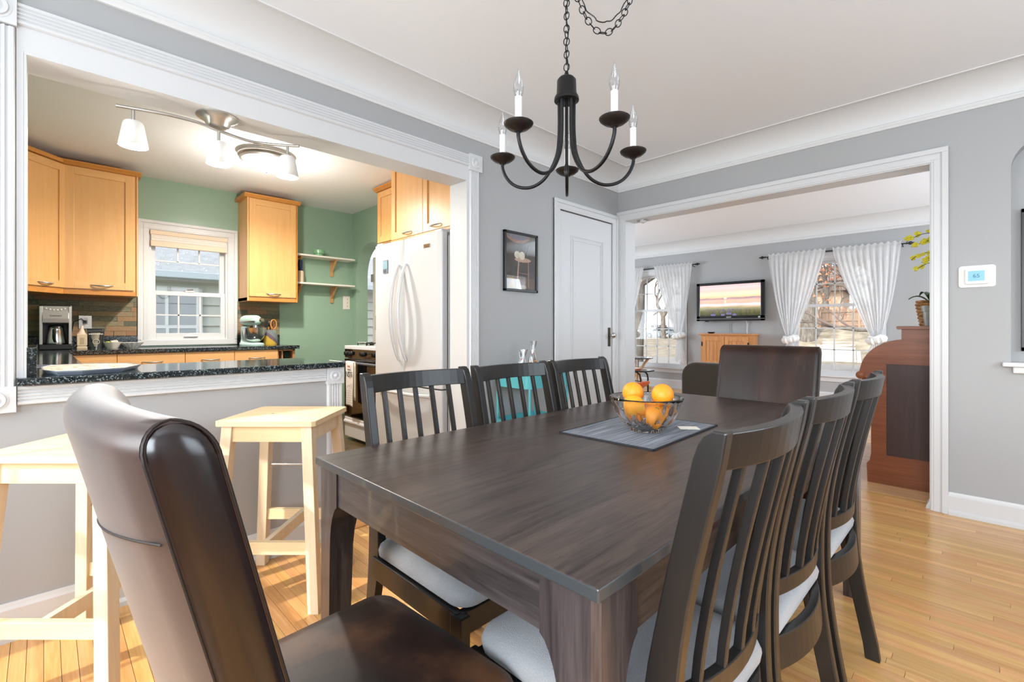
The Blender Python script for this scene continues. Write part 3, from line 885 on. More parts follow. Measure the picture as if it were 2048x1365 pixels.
dup(c0, (-0.505, 0.830, 0), PI, 'dark slat-back chair on the open floor side, closest to the placemat corner of the view')
dup(c0, (-0.505, 1.272, 0), PI, 'dark slat-back chair on the open floor side, middle of that row')
dup(c0, (-0.505, 1.735, 0), PI, 'dark slat-back chair on the open floor side, nearest the wooden organ')

# ------------------------------------------------------------------ leather parsons chairs (face local +Y)
def leather_chair(label, detail=True):
    t = thing('leather_chair', label, 'chair', group='brown leather chairs at the table ends')
    hw = 0.23
    def sect(z, th, y_c, hw_, sag, n=16, rc=0.005):
        """plan outline of the back slab at height z; rear face at y_c"""
        pts = []
        def yy(x): return -sag * (1 - (x / hw_) ** 2)
        for i in range(n + 1):
            x = -hw_ + 2 * hw_ * i / n
            e = 0.0
            if i in (0, n): e = rc
            pts.append((x, y_c + yy(x) + e, z))
        for i in range(n + 1):
            x = hw_ - 2 * hw_ * i / n
            e = rc if i in (0, n) else 0.0
            pts.append((x, y_c + th + yy(x) - e, z))
        return pts
    def yrear(z):
        return 0.25 * (1.0 - z)
    rings = []
    for z_ in [0.30, 0.40, 0.5, 0.6, 0.7, 0.78, 0.84, 0.90, 0.94, 0.96]:
        rings.append(sect(z_, 0.074, yrear(z_), hw, 0.024))
    for k in range(1, 8):
        an = R(90 * k / 7)
        z_ = 0.963 + 0.038 * math.sin(an)
        inset = 0.0355 * (1 - math.cos(an))
        rings.append(sect(z_, 0.074 - 2 * inset, yrear(z_) + inset, hw - inset * 0.25, 0.024, rc=0.004 * math.cos(an)))
    back = MB().loft(rings).build('backrest', M_leather, t)
    M_side = rampmat('dark_side_leather', [(0.3, '#120b0a'), (0.6, '#1e1211'), (0.8, '#2c1a16')], (3, 3, 3), 0.22, 6, 2.2, bump=0.1, spec=0.7)
    for sx in (-1, 1):
        rings = []
        zs_ = [0.40 + (0.963 - 0.40) * k / 14 for k in range(15)]
        for k, z_ in enumerate(zs_ + [0.963 + 0.034 * math.sin(R(90 * q / 6)) for q in range(1, 7)]):
            ins = 0.0 if k < 15 else 0.033 * (1 - math.cos(R(90 * (k - 14) / 6)))
            y0_, y1_ = yrear(z_) + 0.004 + ins, yrear(z_) + 0.070 - ins
            r_ = []
            for q in range(9):
                v_ = q / 8; yy_ = y0_ + (y1_ - y0_) * v_
                r_.append((sx * (hw - 0.004 + 0.012 * math.sin(PI * v_) ** 0.6 * (1 if k < 15 else math.cos(R(85 * (k - 14) / 6)))), yy_, z_))
            r_ += [(sx * (hw - 0.012), y1_, z_), (sx * (hw - 0.012), y0_, z_)]
            rings.append(r_)
        plab(MB().loft(rings).build('side_panel', M_side, t), 'glossy dark side panel edged by a seam')
    # welt seams
    if detail:
        sm_ = MB()
        for sx in (-1, 1):
            for e in (0.002, 0.072):
                pth = []
                for k in range(20):
                    z_ = 0.42 + (0.963 - 0.42) * k / 19
                    pth.append((sx * (hw + 0.0), yrear(z_) + e + (0.004 if e < 0.03 else -0.004), z_))
                sm_.tube(pth, 0.0016, 6)
            top = []
            for k in range(13):
                an = PI * k / 12
                top.append((sx * (hw + 0.001 - 0.009 * (1 - abs(math.cos(an)))), yrear(0.963 + 0.038 * math.sin(an)) + 0.037 - 0.031 * math.cos(an), 0.963 + 0.037 * math.sin(an)))
            sm_.tube(top, 0.0016, 6)
        pth = [(-hw + 2 * hw * k / 16, yrear(0.80 + 0.085 * k / 16) - 0.024 * (1 - (-1 + 2 * k / 16) ** 2) - 0.0003, 0.80 + 0.085 * k / 16) for k in range(17)]
        sm_.tube(pth, 0.0014, 6)
        sm_.build('seam', plain('leather_seam', '#1c120e', 0.5), t)
    # seat
    rings = []
    def ol(z, s_, y0_, y1_):
        pts = []; r = 0.05
        for (cx, cy, a0) in ((0.228 - s_ - r, y1_ - s_ - r, 0), (-0.228 + s_ + r, y1_ - s_ - r, 90), (-0.228 + s_ + r, y0_ + s_ + r, 180), (0.228 - s_ - r, y0_ + s_ + r, 270)):
            for k in range(6):
                an = R(a0 + 90 * k / 5); pts.append((cx + r * math.cos(an), cy + r * math.sin(an), z))
        return pts
    for z_, s_ in ((0.345, 0.006), (0.36, 0.0), (0.43, 0.0), (0.452, 0.006), (0.466, 0.02), (0.472, 0.05), (0.474, 0.1)):
        rings.append(ol(z_, s_, 0.12, 0.570))
    MB().loft(rings).build('seat', M_suede, t)
    for sx in (-1, 1):
        for y_ in (0.15, 0.55):
            x_ = sx * 0.195
            MB().loft([[(x_ - q, y_ - q, z_), (x_ + q, y_ - q, z_), (x_ + q, y_ + q, z_), (x_ - q, y_ + q, z_)] for z_, q in ((0, 0.016), (0.35, 0.021))], smooth=False).build('leg', M_chair, t)
    return t
lc = leather_chair('brown leather parsons chair at the near head of the table beside the bar stools')
lc.location = (-0.770, 0.035, 0); lc.rotation_euler = (0, 0, R(3.5))
l2 = dup(lc, (-0.80, 2.71, 0), PI, 'brown leather parsons chair at the far head of the table before the organ')

M_leather2 = rampmat('glossy_brown_leather', [(0.3, '#1a0d09'), (0.55, '#2c1812'), (0.75, '#40261c')], (4, 1.6, 1.6), 0.30, 3, 1.5, bump=0.5, distort=0.8, spec=0.35)
for c_ in kids(l2):
    if c_.name.startswith('backrest'):
        c_.data = c_.data.copy(); c_.data.materials[0] = M_leather2
# ------------------------------------------------------------------ bar stools
def bar_stool(label):
    t = thing('bar_stool', label, 'stool', group='pale pine bar stools at the counter')
    H = 0.73
    mb = MB()
    ol = []
    a, b = 0.195, 0.180
    cc = 0.012
    outline = [(-a + cc, -b), (a - cc, -b), (a, -b + cc), (a, b - cc), (a - cc, b), (-a + cc, b), (-a, b - cc), (-a, -b + cc)]
    # seat in two boards with a hand slot between them
    s1 = [(-a, -b), (-0.055, -b), (-0.055, b), (-a, b)]
    mb.prism([(-a + cc, -b), (a - cc, -b), (a, -b + cc), (a, -0.012), (-a, -0.012), (-a, -b + cc)], 'z', H - 0.021, H)
    mb.prism([(-a, 0.012), (a, 0.012), (a, b - cc), (a - cc, b), (-a + cc, b), (-a, b - cc)], 'z', H - 0.021, H)
    mb.box(-a, -0.06, -0.012, 0.012, H - 0.021, H).box(0.06, a, -0.012, 0.012, H - 0.021, H)
    mb.build('seat', M_pinex, t, 0.0015)
    tx, ty = 0.155, 0.142
    bx_, by_ = 0.200, 0.185
    def leg_c(sx, sy, z):
        u = z / (H - 0.021)
        return (sx * (bx_ + (tx - bx_) * u), sy * (by_ + (ty - by_) * u))
    for sx in (-1, 1):
        for sy in (-1, 1):
            rings = []
            for z_, q in ((0, 0.0205), (H - 0.0215, 0.0205)):
                cx, cy = leg_c(sx, sy, z_)
                rings.append([(cx - q, cy - q, z_), (cx + q, cy - q, z_), (cx + q, cy + q, z_), (cx - q, cy + q, z_)])
            MB().loft(rings, smooth=False).build('leg', M_pine, t, 0.002)
    for sy in (-1, 1):
        cx, cy = leg_c(1, sy, H - 0.06)
        MB().box(-cx + 0.02, cx - 0.02, cy - 0.011, cy + 0.011, H - 0.085, H - 0.0215).build('apron', M_pinex, t, 0.0015)
        z_ = 0.24
        cx, cy = leg_c(1, sy, z_)
        MB().box(-cx + 0.02, cx - 0.02, cy - 0.011, cy + 0.011, z_ - 0.024, z_ + 0.024).build('stretcher', M_pinex, t, 0.0015)
    MB().box(-0.011, 0.011, -cy + 0.011, cy - 0.011, 0.216, 0.264).build('center_stretcher', M_pine, t, 0.0015)
    for sx in (-1, 1):
        cx, cy = leg_c(sx, 1, H - 0.06)
        MB().box(cx - 0.011, cx + 0.011, -cy + 0.02, cy - 0.02, H - 0.085, H - 0.0215).build('apron', M_pine, t, 0.0015)
    cx, cy = leg_c(1, 1, 0.47)
    plab(MB().tube([(-cx, cy, 0.47), (cx, cy, 0.47)], 0.006, 10).build('foot_rail', plain('foot_rail_metal', '#d8d8d8', 0.25, 0.9), t), 'thin metal foot rail')
    cx, cy = leg_c(1, -1, 0.24)
    MB().lathe([(0, 0.002), (0.006, 0.002), (0.007, 0)], 12, (0, cy - 0.011, 0.24), Matrix.Identity(4), axis='y').build('screw', M_nickel, t)
    return t
s0 = bar_stool('pale pine bar stool standing near the end of the counter, its seat in full view')
s0.location = (-2.09, 0.728, 0); s0.rotation_euler = (0, 0, R(45))
s1 = dup(s0, (-2.0, 0.115, 0), R(45), 'pale pine bar stool half hidden behind the near leather chair')

# ------------------------------------------------------------------ on the table
pm = thing('placemat', 'blue gray woven placemat under the glass bowl', 'placemat', (-0.818, 1.423, 0.7505), R(1.5))
m, t_, b_ = base_mat('woven_placemat')
sety(b_, 0.8)
tc = t_.nodes.new('ShaderNodeTexCoord'); mp = t_.nodes.new('ShaderNodeMapping'); mp.inputs['Scale'].default_value = (120, 3, 1)
nz = t_.nodes.new('ShaderNodeTexNoise'); nz.inputs['Scale'].default_value = 1.5; nz.inputs['Detail'].default_value = 4
rp = t_.nodes.new('ShaderNodeValToRGB'); rp.color_ramp.elements[0].position = 0.3; rp.color_ramp.elements[0].color = lin('#434952'); rp.color_ramp.elements[1].position = 0.7; rp.color_ramp.elements[1].color = lin('#949ba6')
bp = t_.nodes.new('ShaderNodeBump'); bp.inputs['Strength'].default_value = 0.6; bp.inputs['Distance'].default_value = 0.001
ck = t_.nodes.new('ShaderNodeTexChecker'); ck.inputs['Scale'].default_value = 420
t_.links.new(tc.outputs['Object'], mp.inputs[0]); t_.links.new(mp.outputs[0], nz.inputs[0]); t_.links.new(nz.outputs['Fac'], rp.inputs[0]); t_.links.new(rp.outputs[0], b_.inputs['Base Color'])
t_.links.new(tc.outputs['Object'], ck.inputs[0]); t_.links.new(ck.outputs['Fac'], bp.inputs['Height']); t_.links.new(bp.outputs[0], b_.inputs['Normal'])
MB().box(-0.163, 0.163, -0.232, 0.232, 0, 0.003).build('mat', m, pm, 0.001)
plab(MB().box(-0.165, 0.165, -0.234, -0.229, -0.0001, 0.0036).box(-0.165, -0.160, -0.234, 0.234, -0.0001, 0.0036).box(0.160, 0.165, -0.234, 0.234, -0.0001, 0.0036).box(-0.165, 0.165, 0.229, 0.234, -0.0001, 0.0036).build('edge_binding', plain('placemat_binding', '#23262c', 0.8), pm), 'dark stitched edge')
# cut glass bowl
M_cut, _t, _b = base_mat('cut_crystal')
_b.inputs['Base Color'].default_value = (1, 1, 1, 1); _b.inputs['Transmission Weight'].default_value = 1.0
_b.inputs['Roughness'].default_value = 0.015; _b.inputs['IOR'].default_value = 1.5
BC = Vector((-0.79, 1.405, 0.7535))
bowl = thing('glass_bowl', 'cut crystal bowl full of oranges on the placemat', 'bowl', BC)
def wob(an, i):
    h = i / 13
    if i > 13: return 1
    a = 0.11 * max(0, math.sin(PI * min(1, h * 1.12 + 0.12)))
    return 1 + a * (abs(math.sin(an * 9)) - 0.62) + 0.012 * math.sin(an * 24 + h * 9) * (0.2 < h < 0.8)
outer = [(0.0, 0.0), (0.046, 0.0), (0.050, 0.003), (0.054, 0.010), (0.066, 0.020), (0.077, 0.032), (0.087, 0.045), (0.095, 0.058), (0.102, 0.072), (0.107, 0.085), (0.111, 0.096), (0.1155, 0.104), (0.1175, 0.109), (0.1155, 0.1125)]
inner = [(0.112, 0.110), (0.106, 0.100), (0.101, 0.085), (0.095, 0.070), (0.086, 0.052), (0.071, 0.034), (0.050, 0.019), (0.020, 0.012), (0.0, 0.012)]
MB().lathe(outer + inner, 160, wob=wob, smooth=True).build('bowl_body', M_cut, bowl)
M_orange = plain('orange_peel', '#f59a1e', 0.42, spec=0.5, bump=0.25, bscale=260, var=0.06)
M_orangeg = rampmat('orange_peel_greenish', [(0.35, '#f5a021'), (0.6, '#efa025'), (0.75, '#a8a836')], (16, 16, 16), 0.42, 2, 1.0)
spots = [(-0.044, 0.018, 0.053, 'orange low in the glass bowl, at its kitchen side'), (0.037, -0.020, 0.053, 'orange low in the glass bowl at its front'), (-0.014, -0.052, 0.086, 'greenish patched orange leaning on the front rim of the bowl'),
         (-0.054, 0.010, 0.118, 'topmost orange above the left rim of the bowl'), (0.038, 0.040, 0.117, 'round orange piled on the right side of the bowl'), (0.010, 0.056, 0.060, 'orange at the back of the bowl under two others')]
for i, (x, y, z, lb) in enumerate(spots):
    o = MB().sph((0, 0, 0), 0.0360, 14, (1, 1, 0.96))
    th_ = thing('orange', lb, 'fruit', (BC.x + x, BC.y + y, BC.z + z), group='oranges in the glass bowl')
    th_.rotation_euler = (0.4 * i, 0.5 - 0.3 * i, i)
    o.build('peel', M_orangeg if i == 2 else M_orange, th_)
    MB().lathe([(0, 0.0352), (0.003, 0.0352), (0.004, 0.0345)], 8).build('stem_button', plain('stem_end', '#7b8a3a', 0.7), th_)
cd = MB().box(-0.032, 0.032, -0.022, 0.022, 0, 0.0015).build('paper_card', plain('card_white', '#e9e2d8', 0.7), None, 0.0005)
cd.location = (-0.705, 1.535, 0.7545); cd.rotation_euler = (0, 0, R(40)); tag(cd, 'small white card lying behind the glass bowl', 'card')

# ------------------------------------------------------------------ chandelier
CH = Vector((-1.13, 1.415, 0))
ch = thing('chandelier', 'dark bronze five-arm candle chandelier over the table', 'chandelier', CH)
MB().lathe([(0, 2.075), (0.006, 2.07), (0.010, 2.055), (0.028, 2.046), (0.036, 2.036), (0.038, 1.985), (0.044, 1.975), (0.047, 1.968), (0.047, 1.958), (0.042, 1.955), (0.0, 1.96)], 28).build('hub', M_iron, ch)
MB().tube([(0.0, 0.0, 1.96), (0.0, 0.0, 1.70)], 0.005, 8).lathe([(0, 1.665), (0.007, 1.672), (0.010, 1.69), (0.007, 1.715), (0.004, 1.72)], 12).build('center_rod', M_iron, ch)
P2 = lambda px_, z_: None
angs = []
base_ang = math.atan2(0.28 * 1.0, 0.0)
RCH = 0.272
ANG0 = R(-88)
bulbprof = [(0.0115, 0.0), (0.013, 0.004), (0.0165, 0.018), (0.0175, 0.030), (0.0150, 0.048), (0.0100, 0.066), (0.0050, 0.080), (0.0022, 0.092), (0.0, 0.097)]
for k in range(5):
    an = ANG0 + 2 * PI * k / 5
    u = Vector((math.cos(an), math.sin(an), 0))
    # arm: down beside the rod, a wide J, up to the pan
    pts = [(0.030, 1.96), (0.029, 1.88), (0.031, 1.82), (0.038, 1.762), (0.062, 1.708), (0.096, 1.668), (0.14, 1.648), (0.185, 1.650), (0.225, 1.668), (0.255, 1.700), (0.272, 1.738), (RCH, 1.765)]
    sm2 = []
    for i in range(len(pts) - 1):
        p0 = pts[max(i - 1, 0)]; p1 = pts[i]; p2 = pts[i + 1]; p3 = pts[min(i + 2, len(pts) - 1)]
        for j_ in range(4):
            s_ = j_ / 4
            f = lambda a, b, c_, d_: 0.5 * ((2 * b) + (-a + c_) * s_ + (2 * a - 5 * b + 4 * c_ - d_) * s_ ** 2 + (-a + 3 * b - 3 * c_ + d_) * s_ ** 3)
            sm2.append((f(p0[0], p1[0], p2[0], p3[0]), f(p0[1], p1[1], p2[1], p3[1])))
    sm2.append(pts[-1])
    arm = MB().tube([(u.x * r_, u.y * r_, z_) for r_, z_ in sm2], 0.0065, 10).build('arm', M_iron, ch)
    c_ = (u.x * RCH, u.y * RCH, 0)
    MB().lathe([(0.0, 1.757), (0.012, 1.757), (0.016, 1.762), (0.034, 1.768), (0.048, 1.779), (0.051, 1.786), (0.047, 1.789), (0.030, 1.785), (0.014, 1.786), (0.014, 1.802), (0.0, 1.802)], 28, c_).build('candle_pan', M_ironbr, ch)
    cs = MB().lathe([(0.012, 1.800), (0.012, 1.876), (0.0, 1.876)], 18, c_).build('candle_sleeve', M_candle, ch)
    MB().lathe([(r_, 1.876 + z_) for r_, z_ in bulbprof], 16, c_).build('bulb', M_bulb, cs)
    MB().tube([(c_[0] - 0.003, c_[1], 1.877), (c_[0] - 0.004, c_[1], 1.905), (c_[0] + 0.004, c_[1], 1.910), (c_[0] + 0.003, c_[1], 1.877)], 0.0008, 5).build('filament', M_nickel, cs)
# chain links
def link_mesh(l=0.030, w_=0.011, r=0.0019):
    pts = []
    for k in range(16):
        an = 2 * PI * k / 16
        x = w_ * math.cos(an); z = (l / 2) * math.sin(an)
        pts.append((x, 0, z))
    return MB().tube(pts, r, 6, closed=True).mesh('chain_link')
lm = link_mesh(); lm.materials.append(M_iron)
def chain(path, parent):
    # path: dense polyline, links every 26 mm
    segs = []; acc = 0
    P = [Vector(p) for p in path]
    pos = 0.0; i = 0; k = 0
    total = [0]
    for a, b in zip(P, P[1:]): total.append(total[-1] + (b - a).length)
    d = 0.012
    while d < total[-1]:
        while total[i + 1] < d: i += 1
        u = (d - total[i]) / (total[i + 1] - total[i])
        p = P[i].lerp(P[i + 1], u); t = (P[i + 1] - P[i]).normalized()
        q = t.to_track_quat('Z', 'Y')
        o = bpy.data.objects.new('chain_link', lm); COL.objects.link(o)
        o.parent = parent
        rot = q.to_matrix().to_4x4() @ Matrix.Rotation(PI / 2 * (k % 2) + 0.25 * math.sin(k * 2.1) + R(20), 4, 'Z')
        M = rot.copy(); M.translation = p - (CH if parent == ch else Vector())
        o.matrix_basis = M
        d += 0.0245; k += 1
chain([(CH.x, CH.y, 2.075), (CH.x, CH.y, 2.49)], ch)
hookA = Vector((CH.x, CH.y, 2.48)); hookB = Vector((-0.93, 1.62, 2.48))
cat = []
for k in range(41):
    u = k / 40
    p = hookA.lerp(hookB, u); s_ = 2 * u - 1
    p.z = 2.48 - 0.262 * (1 - abs(s_) ** 2.0)
    cat.append(p)
chain(cat, ch)
wp = [p + Vector((0.004 * math.sin(i), 0.004 * math.cos(i * 1.3), 0.012 + 0.03 * math.sin(PI * i / 40))) for i, p in enumerate(cat)]
w1 = MB().tube([p - CH for p in wp], 0.0022, 6)
w1.tube([(0.002 + 0.004 * math.sin(i * 1.1), 0.004 * math.cos(i * 0.9), 2.07 + i * 0.0215) for i in range(20)], 0.0022, 6)
w1.build('lamp_wire', M_black, ch)
MB().lathe([(0, 2.47), (0.01, 2.475), (0.012, 2.49), (0.022, 2.4995)], 16).build('ceiling_hook', M_iron, ch)
MB().lathe([(0, 2.46), (0.02, 2.465), (0.055, 2.485), (0.062, 2.4995)], 24, tuple(hookB - CH - Vector((0, 0, 2.48)))).build('ceiling_canopy', M_iron, ch)
# fix: canopy built at its own offset from the chandelier base

# ------------------------------------------------------------------ teal cart
ct = thing('utility_cart', 'teal metal rolling cart against the gray wall', 'cart', (-2.215, 2.40, 0))
M_teal = plain('teal_enamel', '#5ab2ba', 0.35, bump=0.02)
def tray(z0, z1):
    def ol(s_, z_):
        pts = []; a, b, r = 0.165 - s_, 0.215 - s_, 0.05
        for (cx, cy, a0) in ((a - r, b - r, 0), (-a + r, b - r, 90), (-a + r, -b + r, 180), (a - r, -b + r, 270)):
            for k in range(6):
                an = R(a0 + 90 * k / 5); pts.append((cx + r * math.cos(an), cy + r * math.sin(an), z_))
        return pts
    return MB().loft([ol(0, z0), ol(-0.002, z1), ol(-0.006, z1), ol(-0.006, z1 + 0.004), ol(0.003, z1 + 0.004), ol(0.004, z0 + 0.004)], smooth=False)
for a, b in ((0.70, 0.785), (0.40, 0.475), (0.12, 0.20)):
    tray(a, b).build('tray', M_teal, ct)
for sx in (-1, 1):
    for sy in (-1, 1):
        MB().tube([(sx * 0.15, sy * 0.19, 0.06), (sx * 0.15, sy * 0.19, 0.70)], 0.009, 10).build('post', M_teal, ct)
        MB().lathe([(0.0, -0.01), (0.024, -0.01), (0.026, 0), (0.024, 0.01), (0, 0.01)], 16, (sx * 0.15, sy * 0.19, 0.026), axis='x').build('caster', M_black, ct)
MB().tube([(0.0, 0.21, 0.78), (0.0, 0.235, 0.80), (0.0, 0.235, 0.83)], 0.006, 8).build('handle', M_teal, ct)
sk = plain('cellophane', '#d9d6d2', 0.15, spec=0.8); tr_ = glass('clear_cellophane', (0.82, 0.82, 0.82), 0.38, 0.22)
M_nuts = rampmat('snack_mix', [(0.35, '#6b3d22'), (0.5, '#b57a4a'), (0.65, '#d9b48c')], (60, 60, 60), 0.6)
def treat_bag(x, y, rz, lb, hgt, tilt):
    t = thing('treat_bag', lb, 'bag', (x, y, 0.705), rz, 'cellophane treat bags on the cart')
    def fn(u, v):
        an = 2 * PI * u
        a = 0.045 * (1 - 0.55 * v ** 1.5) * (1 + 0.10 * math.sin(5 * an + 7 * v)); b = 0.028 * (1 - 0.85 * v)
        if v > 0.72: a = 0.018 + 0.05 * (v - 0.72) * (1 + 0.5 * math.sin(9 * an))
        return (a * math.cos(an) + tilt * v * v, b * math.sin(an) + 0.003 * math.sin(12 * v + 3 * an), v * hgt)
    MB().grid(fn, 28, 16).build('wrapper', tr_, t)
    mb = MB()
    r2 = random.Random(len(lb))
    for i in range(26):
        mb.sph((r2.uniform(-0.032, 0.032), r2.uniform(-0.014, 0.014), 0.012 + r2.random() * hgt * 0.5), 0.010, 5)
    o = mb.build('snack_mix', M_nuts, t); o['kind'] = 'stuff'
    MB().tube([(tilt * 0.5 - 0.015, 0, hgt * 0.72), (tilt * 0.5 + 0.015, 0, hgt * 0.72)], 0.006, 8).build('tie', plain('orange_tie', '#d9662c', 0.5), t)
treat_bag(-2.20, 2.27, R(80), 'cellophane bag of nuts on the teal cart, the shorter one', 0.245, 0.02)
treat_bag(-2.20, 2.375, R(95), 'tall crinkled cellophane bag with an orange tie on the teal cart', 0.30, 0.02)
tag(MB().box(-2.30, -2.12, 2.42, 2.56, 0.706, 0.80).build('napkin_box', plain('pale_pink_box', '#e3d2cc', 0.8), None, 0.006), 'pale box in the top tray of the teal cart', 'box')
o = MB().sph((0, 0, 0), 0.05, 10, (1.3, 0.8, 0.8)).build('black_pouch', M_black); o.location = (-2.16, 2.46, 0.446); tag(o, 'black rounded pouch in the middle tray of the teal cart', 'pouch')

# ------------------------------------------------------------------ pictures, thermostat
pf = thing('framed_painting', 'black framed painting of pumpkins on a stool', 'painting', (XA, 2.474, 1.575))
fw, fh = 0.174, 0.216
f = MB()
for r_ in ((-fw, fw, -fh, -fh + 0.018), (-fw, fw, fh - 0.018, fh), (-fw, -fw + 0.018, -fh, fh), (fw - 0.018, fw, -fh, fh)):
    f.box(0.0, 0.022, *r_)
f.build('frame', M_black, pf, 0.002)
m = rampmat('painting_ground', [(0.3, '#433d37'), (0.5, '#544d46'), (0.7, '#5f5850')], (6, 6, 6), 0.5)
cv = MB().box(0.004, 0.010, -fw + 0.018, fw - 0.018, -fh + 0.018, fh - 0.018).build('canvas', m, pf)
def paint(name, col, pts, lay=1):
    mb = MB().prism(pts, 'x', 0.010, 0.010 + 0.0006 * lay)
    return mb.build(name, plain('paint_' + name, col, 0.5, var=0.12, bscale=50), cv)
ell = lambda cy, cz, a, b, n=24: [(cy + a * math.cos(2 * PI * k / n), cz + b * math.sin(2 * PI * k / n)) for k in range(n)]
half_e = lambda cy, cz, a, b: [(cy + a * math.cos(PI + PI * k / 20), cz + b * math.sin(PI + PI * k / 20)) for k in range(21)]
paint('drape_band', '#a17b66', half_e(-0.03, 0.198, 0.126, 0.062), 1)
paint('drape', '#7d7a86', half_e(-0.03, 0.198, 0.110, 0.040), 2)
paint('floor_band', '#6e5a4c', [(-0.15, -0.197), (0.15, -0.197), (0.15, -0.115), (-0.15, -0.10)], 1)
paint('leaves', '#9b7a2e', [(-0.145, -0.19), (-0.10, -0.14), (-0.14, -0.12), (-0.08, -0.105), (-0.06, -0.19)], 2)
paint('basket', '#a79a86', ell(0.01, -0.18, 0.05, 0.015), 2)
paint('stool_seat', '#c9a78d', ell(0.02, 0.018, 0.085, 0.017), 3)
paint('stool_leg', '#c3a08a', [(-0.03, 0.005), (-0.018, 0.005), (-0.034, -0.185), (-0.048, -0.185)], 2)
paint('stool_leg', '#a77a6a', [(0.083, 0.005), (0.073, 0.005), (0.075, -0.185), (0.088, -0.185)], 2)
paint('stool_stretcher', '#8c6458', [(-0.02, -0.075), (0.075, -0.080), (0.075, -0.086), (-0.02, -0.081)], 2)
paint('pumpkin', '#e2d8c2', ell(-0.042, 0.052, 0.027, 0.026), 4)
paint('pumpkin', '#ebe2cd', ell(0.008, 0.048, 0.030, 0.030), 5)
paint('pumpkin_stem', '#8b8a72', [(-0.03, 0.075), (-0.024, 0.075), (-0.018, 0.10), (-0.022, 0.10)], 5)
paint('branches', '#8c8b86', [(0.03, 0.05), (0.036, 0.05), (0.05, 0.12), (0.046, 0.12)], 4)
paint('branches', '#8c8b86', [(0.055, 0.04), (0.06, 0.04), (0.085, 0.13), (0.081, 0.13)], 4)
MB().box(0.0145, 0.0152, -fw + 0.018, fw - 0.018, -fh + 0.018, fh - 0.018).build('picture_glass', glass('picture_glazing', (0.98, 0.98, 0.98), -0.02), pf)

th = thing('thermostat', 'white wall thermostat with a blue display right of the opening', 'thermostat', (-0.040, YB, 1.388))
M_tst = plain('thermostat_plastic', '#f3f1ee', 0.4)
def rrect(a, b, r, n=5):
    pts = []
    for (cx, cz, a0) in ((a - r, b - r, 0), (-a + r, b - r, 90), (-a + r, -b + r, 180), (a - r, -b + r, 270)):
        for k in range(n + 1):
            an = R(a0 + 90 * k / n); pts.append((cx + r * math.cos(an), cz + r * math.sin(an)))
    return pts
MB().prism(rrect(0.076, 0.062, 0.014), 'y', -0.008, 0).build('wall_plate', M_tst, th, 0.002)
MB().prism(rrect(0.050, 0.045, 0.010), 'y', -0.030, -0.008).build('housing', M_tst, th, 0.004)
scn = MB().box(-0.036, 0.032, -0.0315, -0.029, -0.028, 0.030).build('display', plain('lcd_blue', '#6fb2cf', 0.3, emit=0.12), th)
text('reading', '65', 0.030, facing((-0.002, -0.0320, 0.0), (0, -1, 0)), plain('lcd_digits', '#2f6f8c', 0.5), th)

fr = thing('framed_print', 'tall black framed map hanging in the arched niche', 'framed print', (0.40, YB + 0.1, 1.36))
f = MB(); a, b = 0.265, 0.395
for r_ in ((-a, a, -b, -b + 0.022), (-a, a, b - 0.022, b), (-a, -a + 0.022, -b, b), (a - 0.022, a, -b, b)):
    f.box(r_[0], r_[1], -0.03, 0, r_[2], r_[3])
f.build('frame', M_black, fr, 0.002)
f = MB(); a2, b2 = 0.243, 0.373
for r_ in ((-a2, a2, -b2, -b2 + 0.008), (-a2, a2, b2 - 0.008, b2), (-a2, -a2 + 0.008, -b2, b2), (a2 - 0.008, a2, -b2, b2)):
    f.box(r_[0], r_[1], -0.022, 0, r_[2], r_[3])
f.build('inner_band', plain('gold_band', '#8a6a3c', 0.4, 0.6), fr)
MB().box(-a2, a2, -0.012, -0.004, -b2, b2).build('print', rampmat('old_map_print', [(0.3, '#d8c9a8'), (0.5, '#e9dfc8'), (0.62, '#c7a68c'), (0.72, '#b9838a')], (9, 9, 9), 0.7), fr)
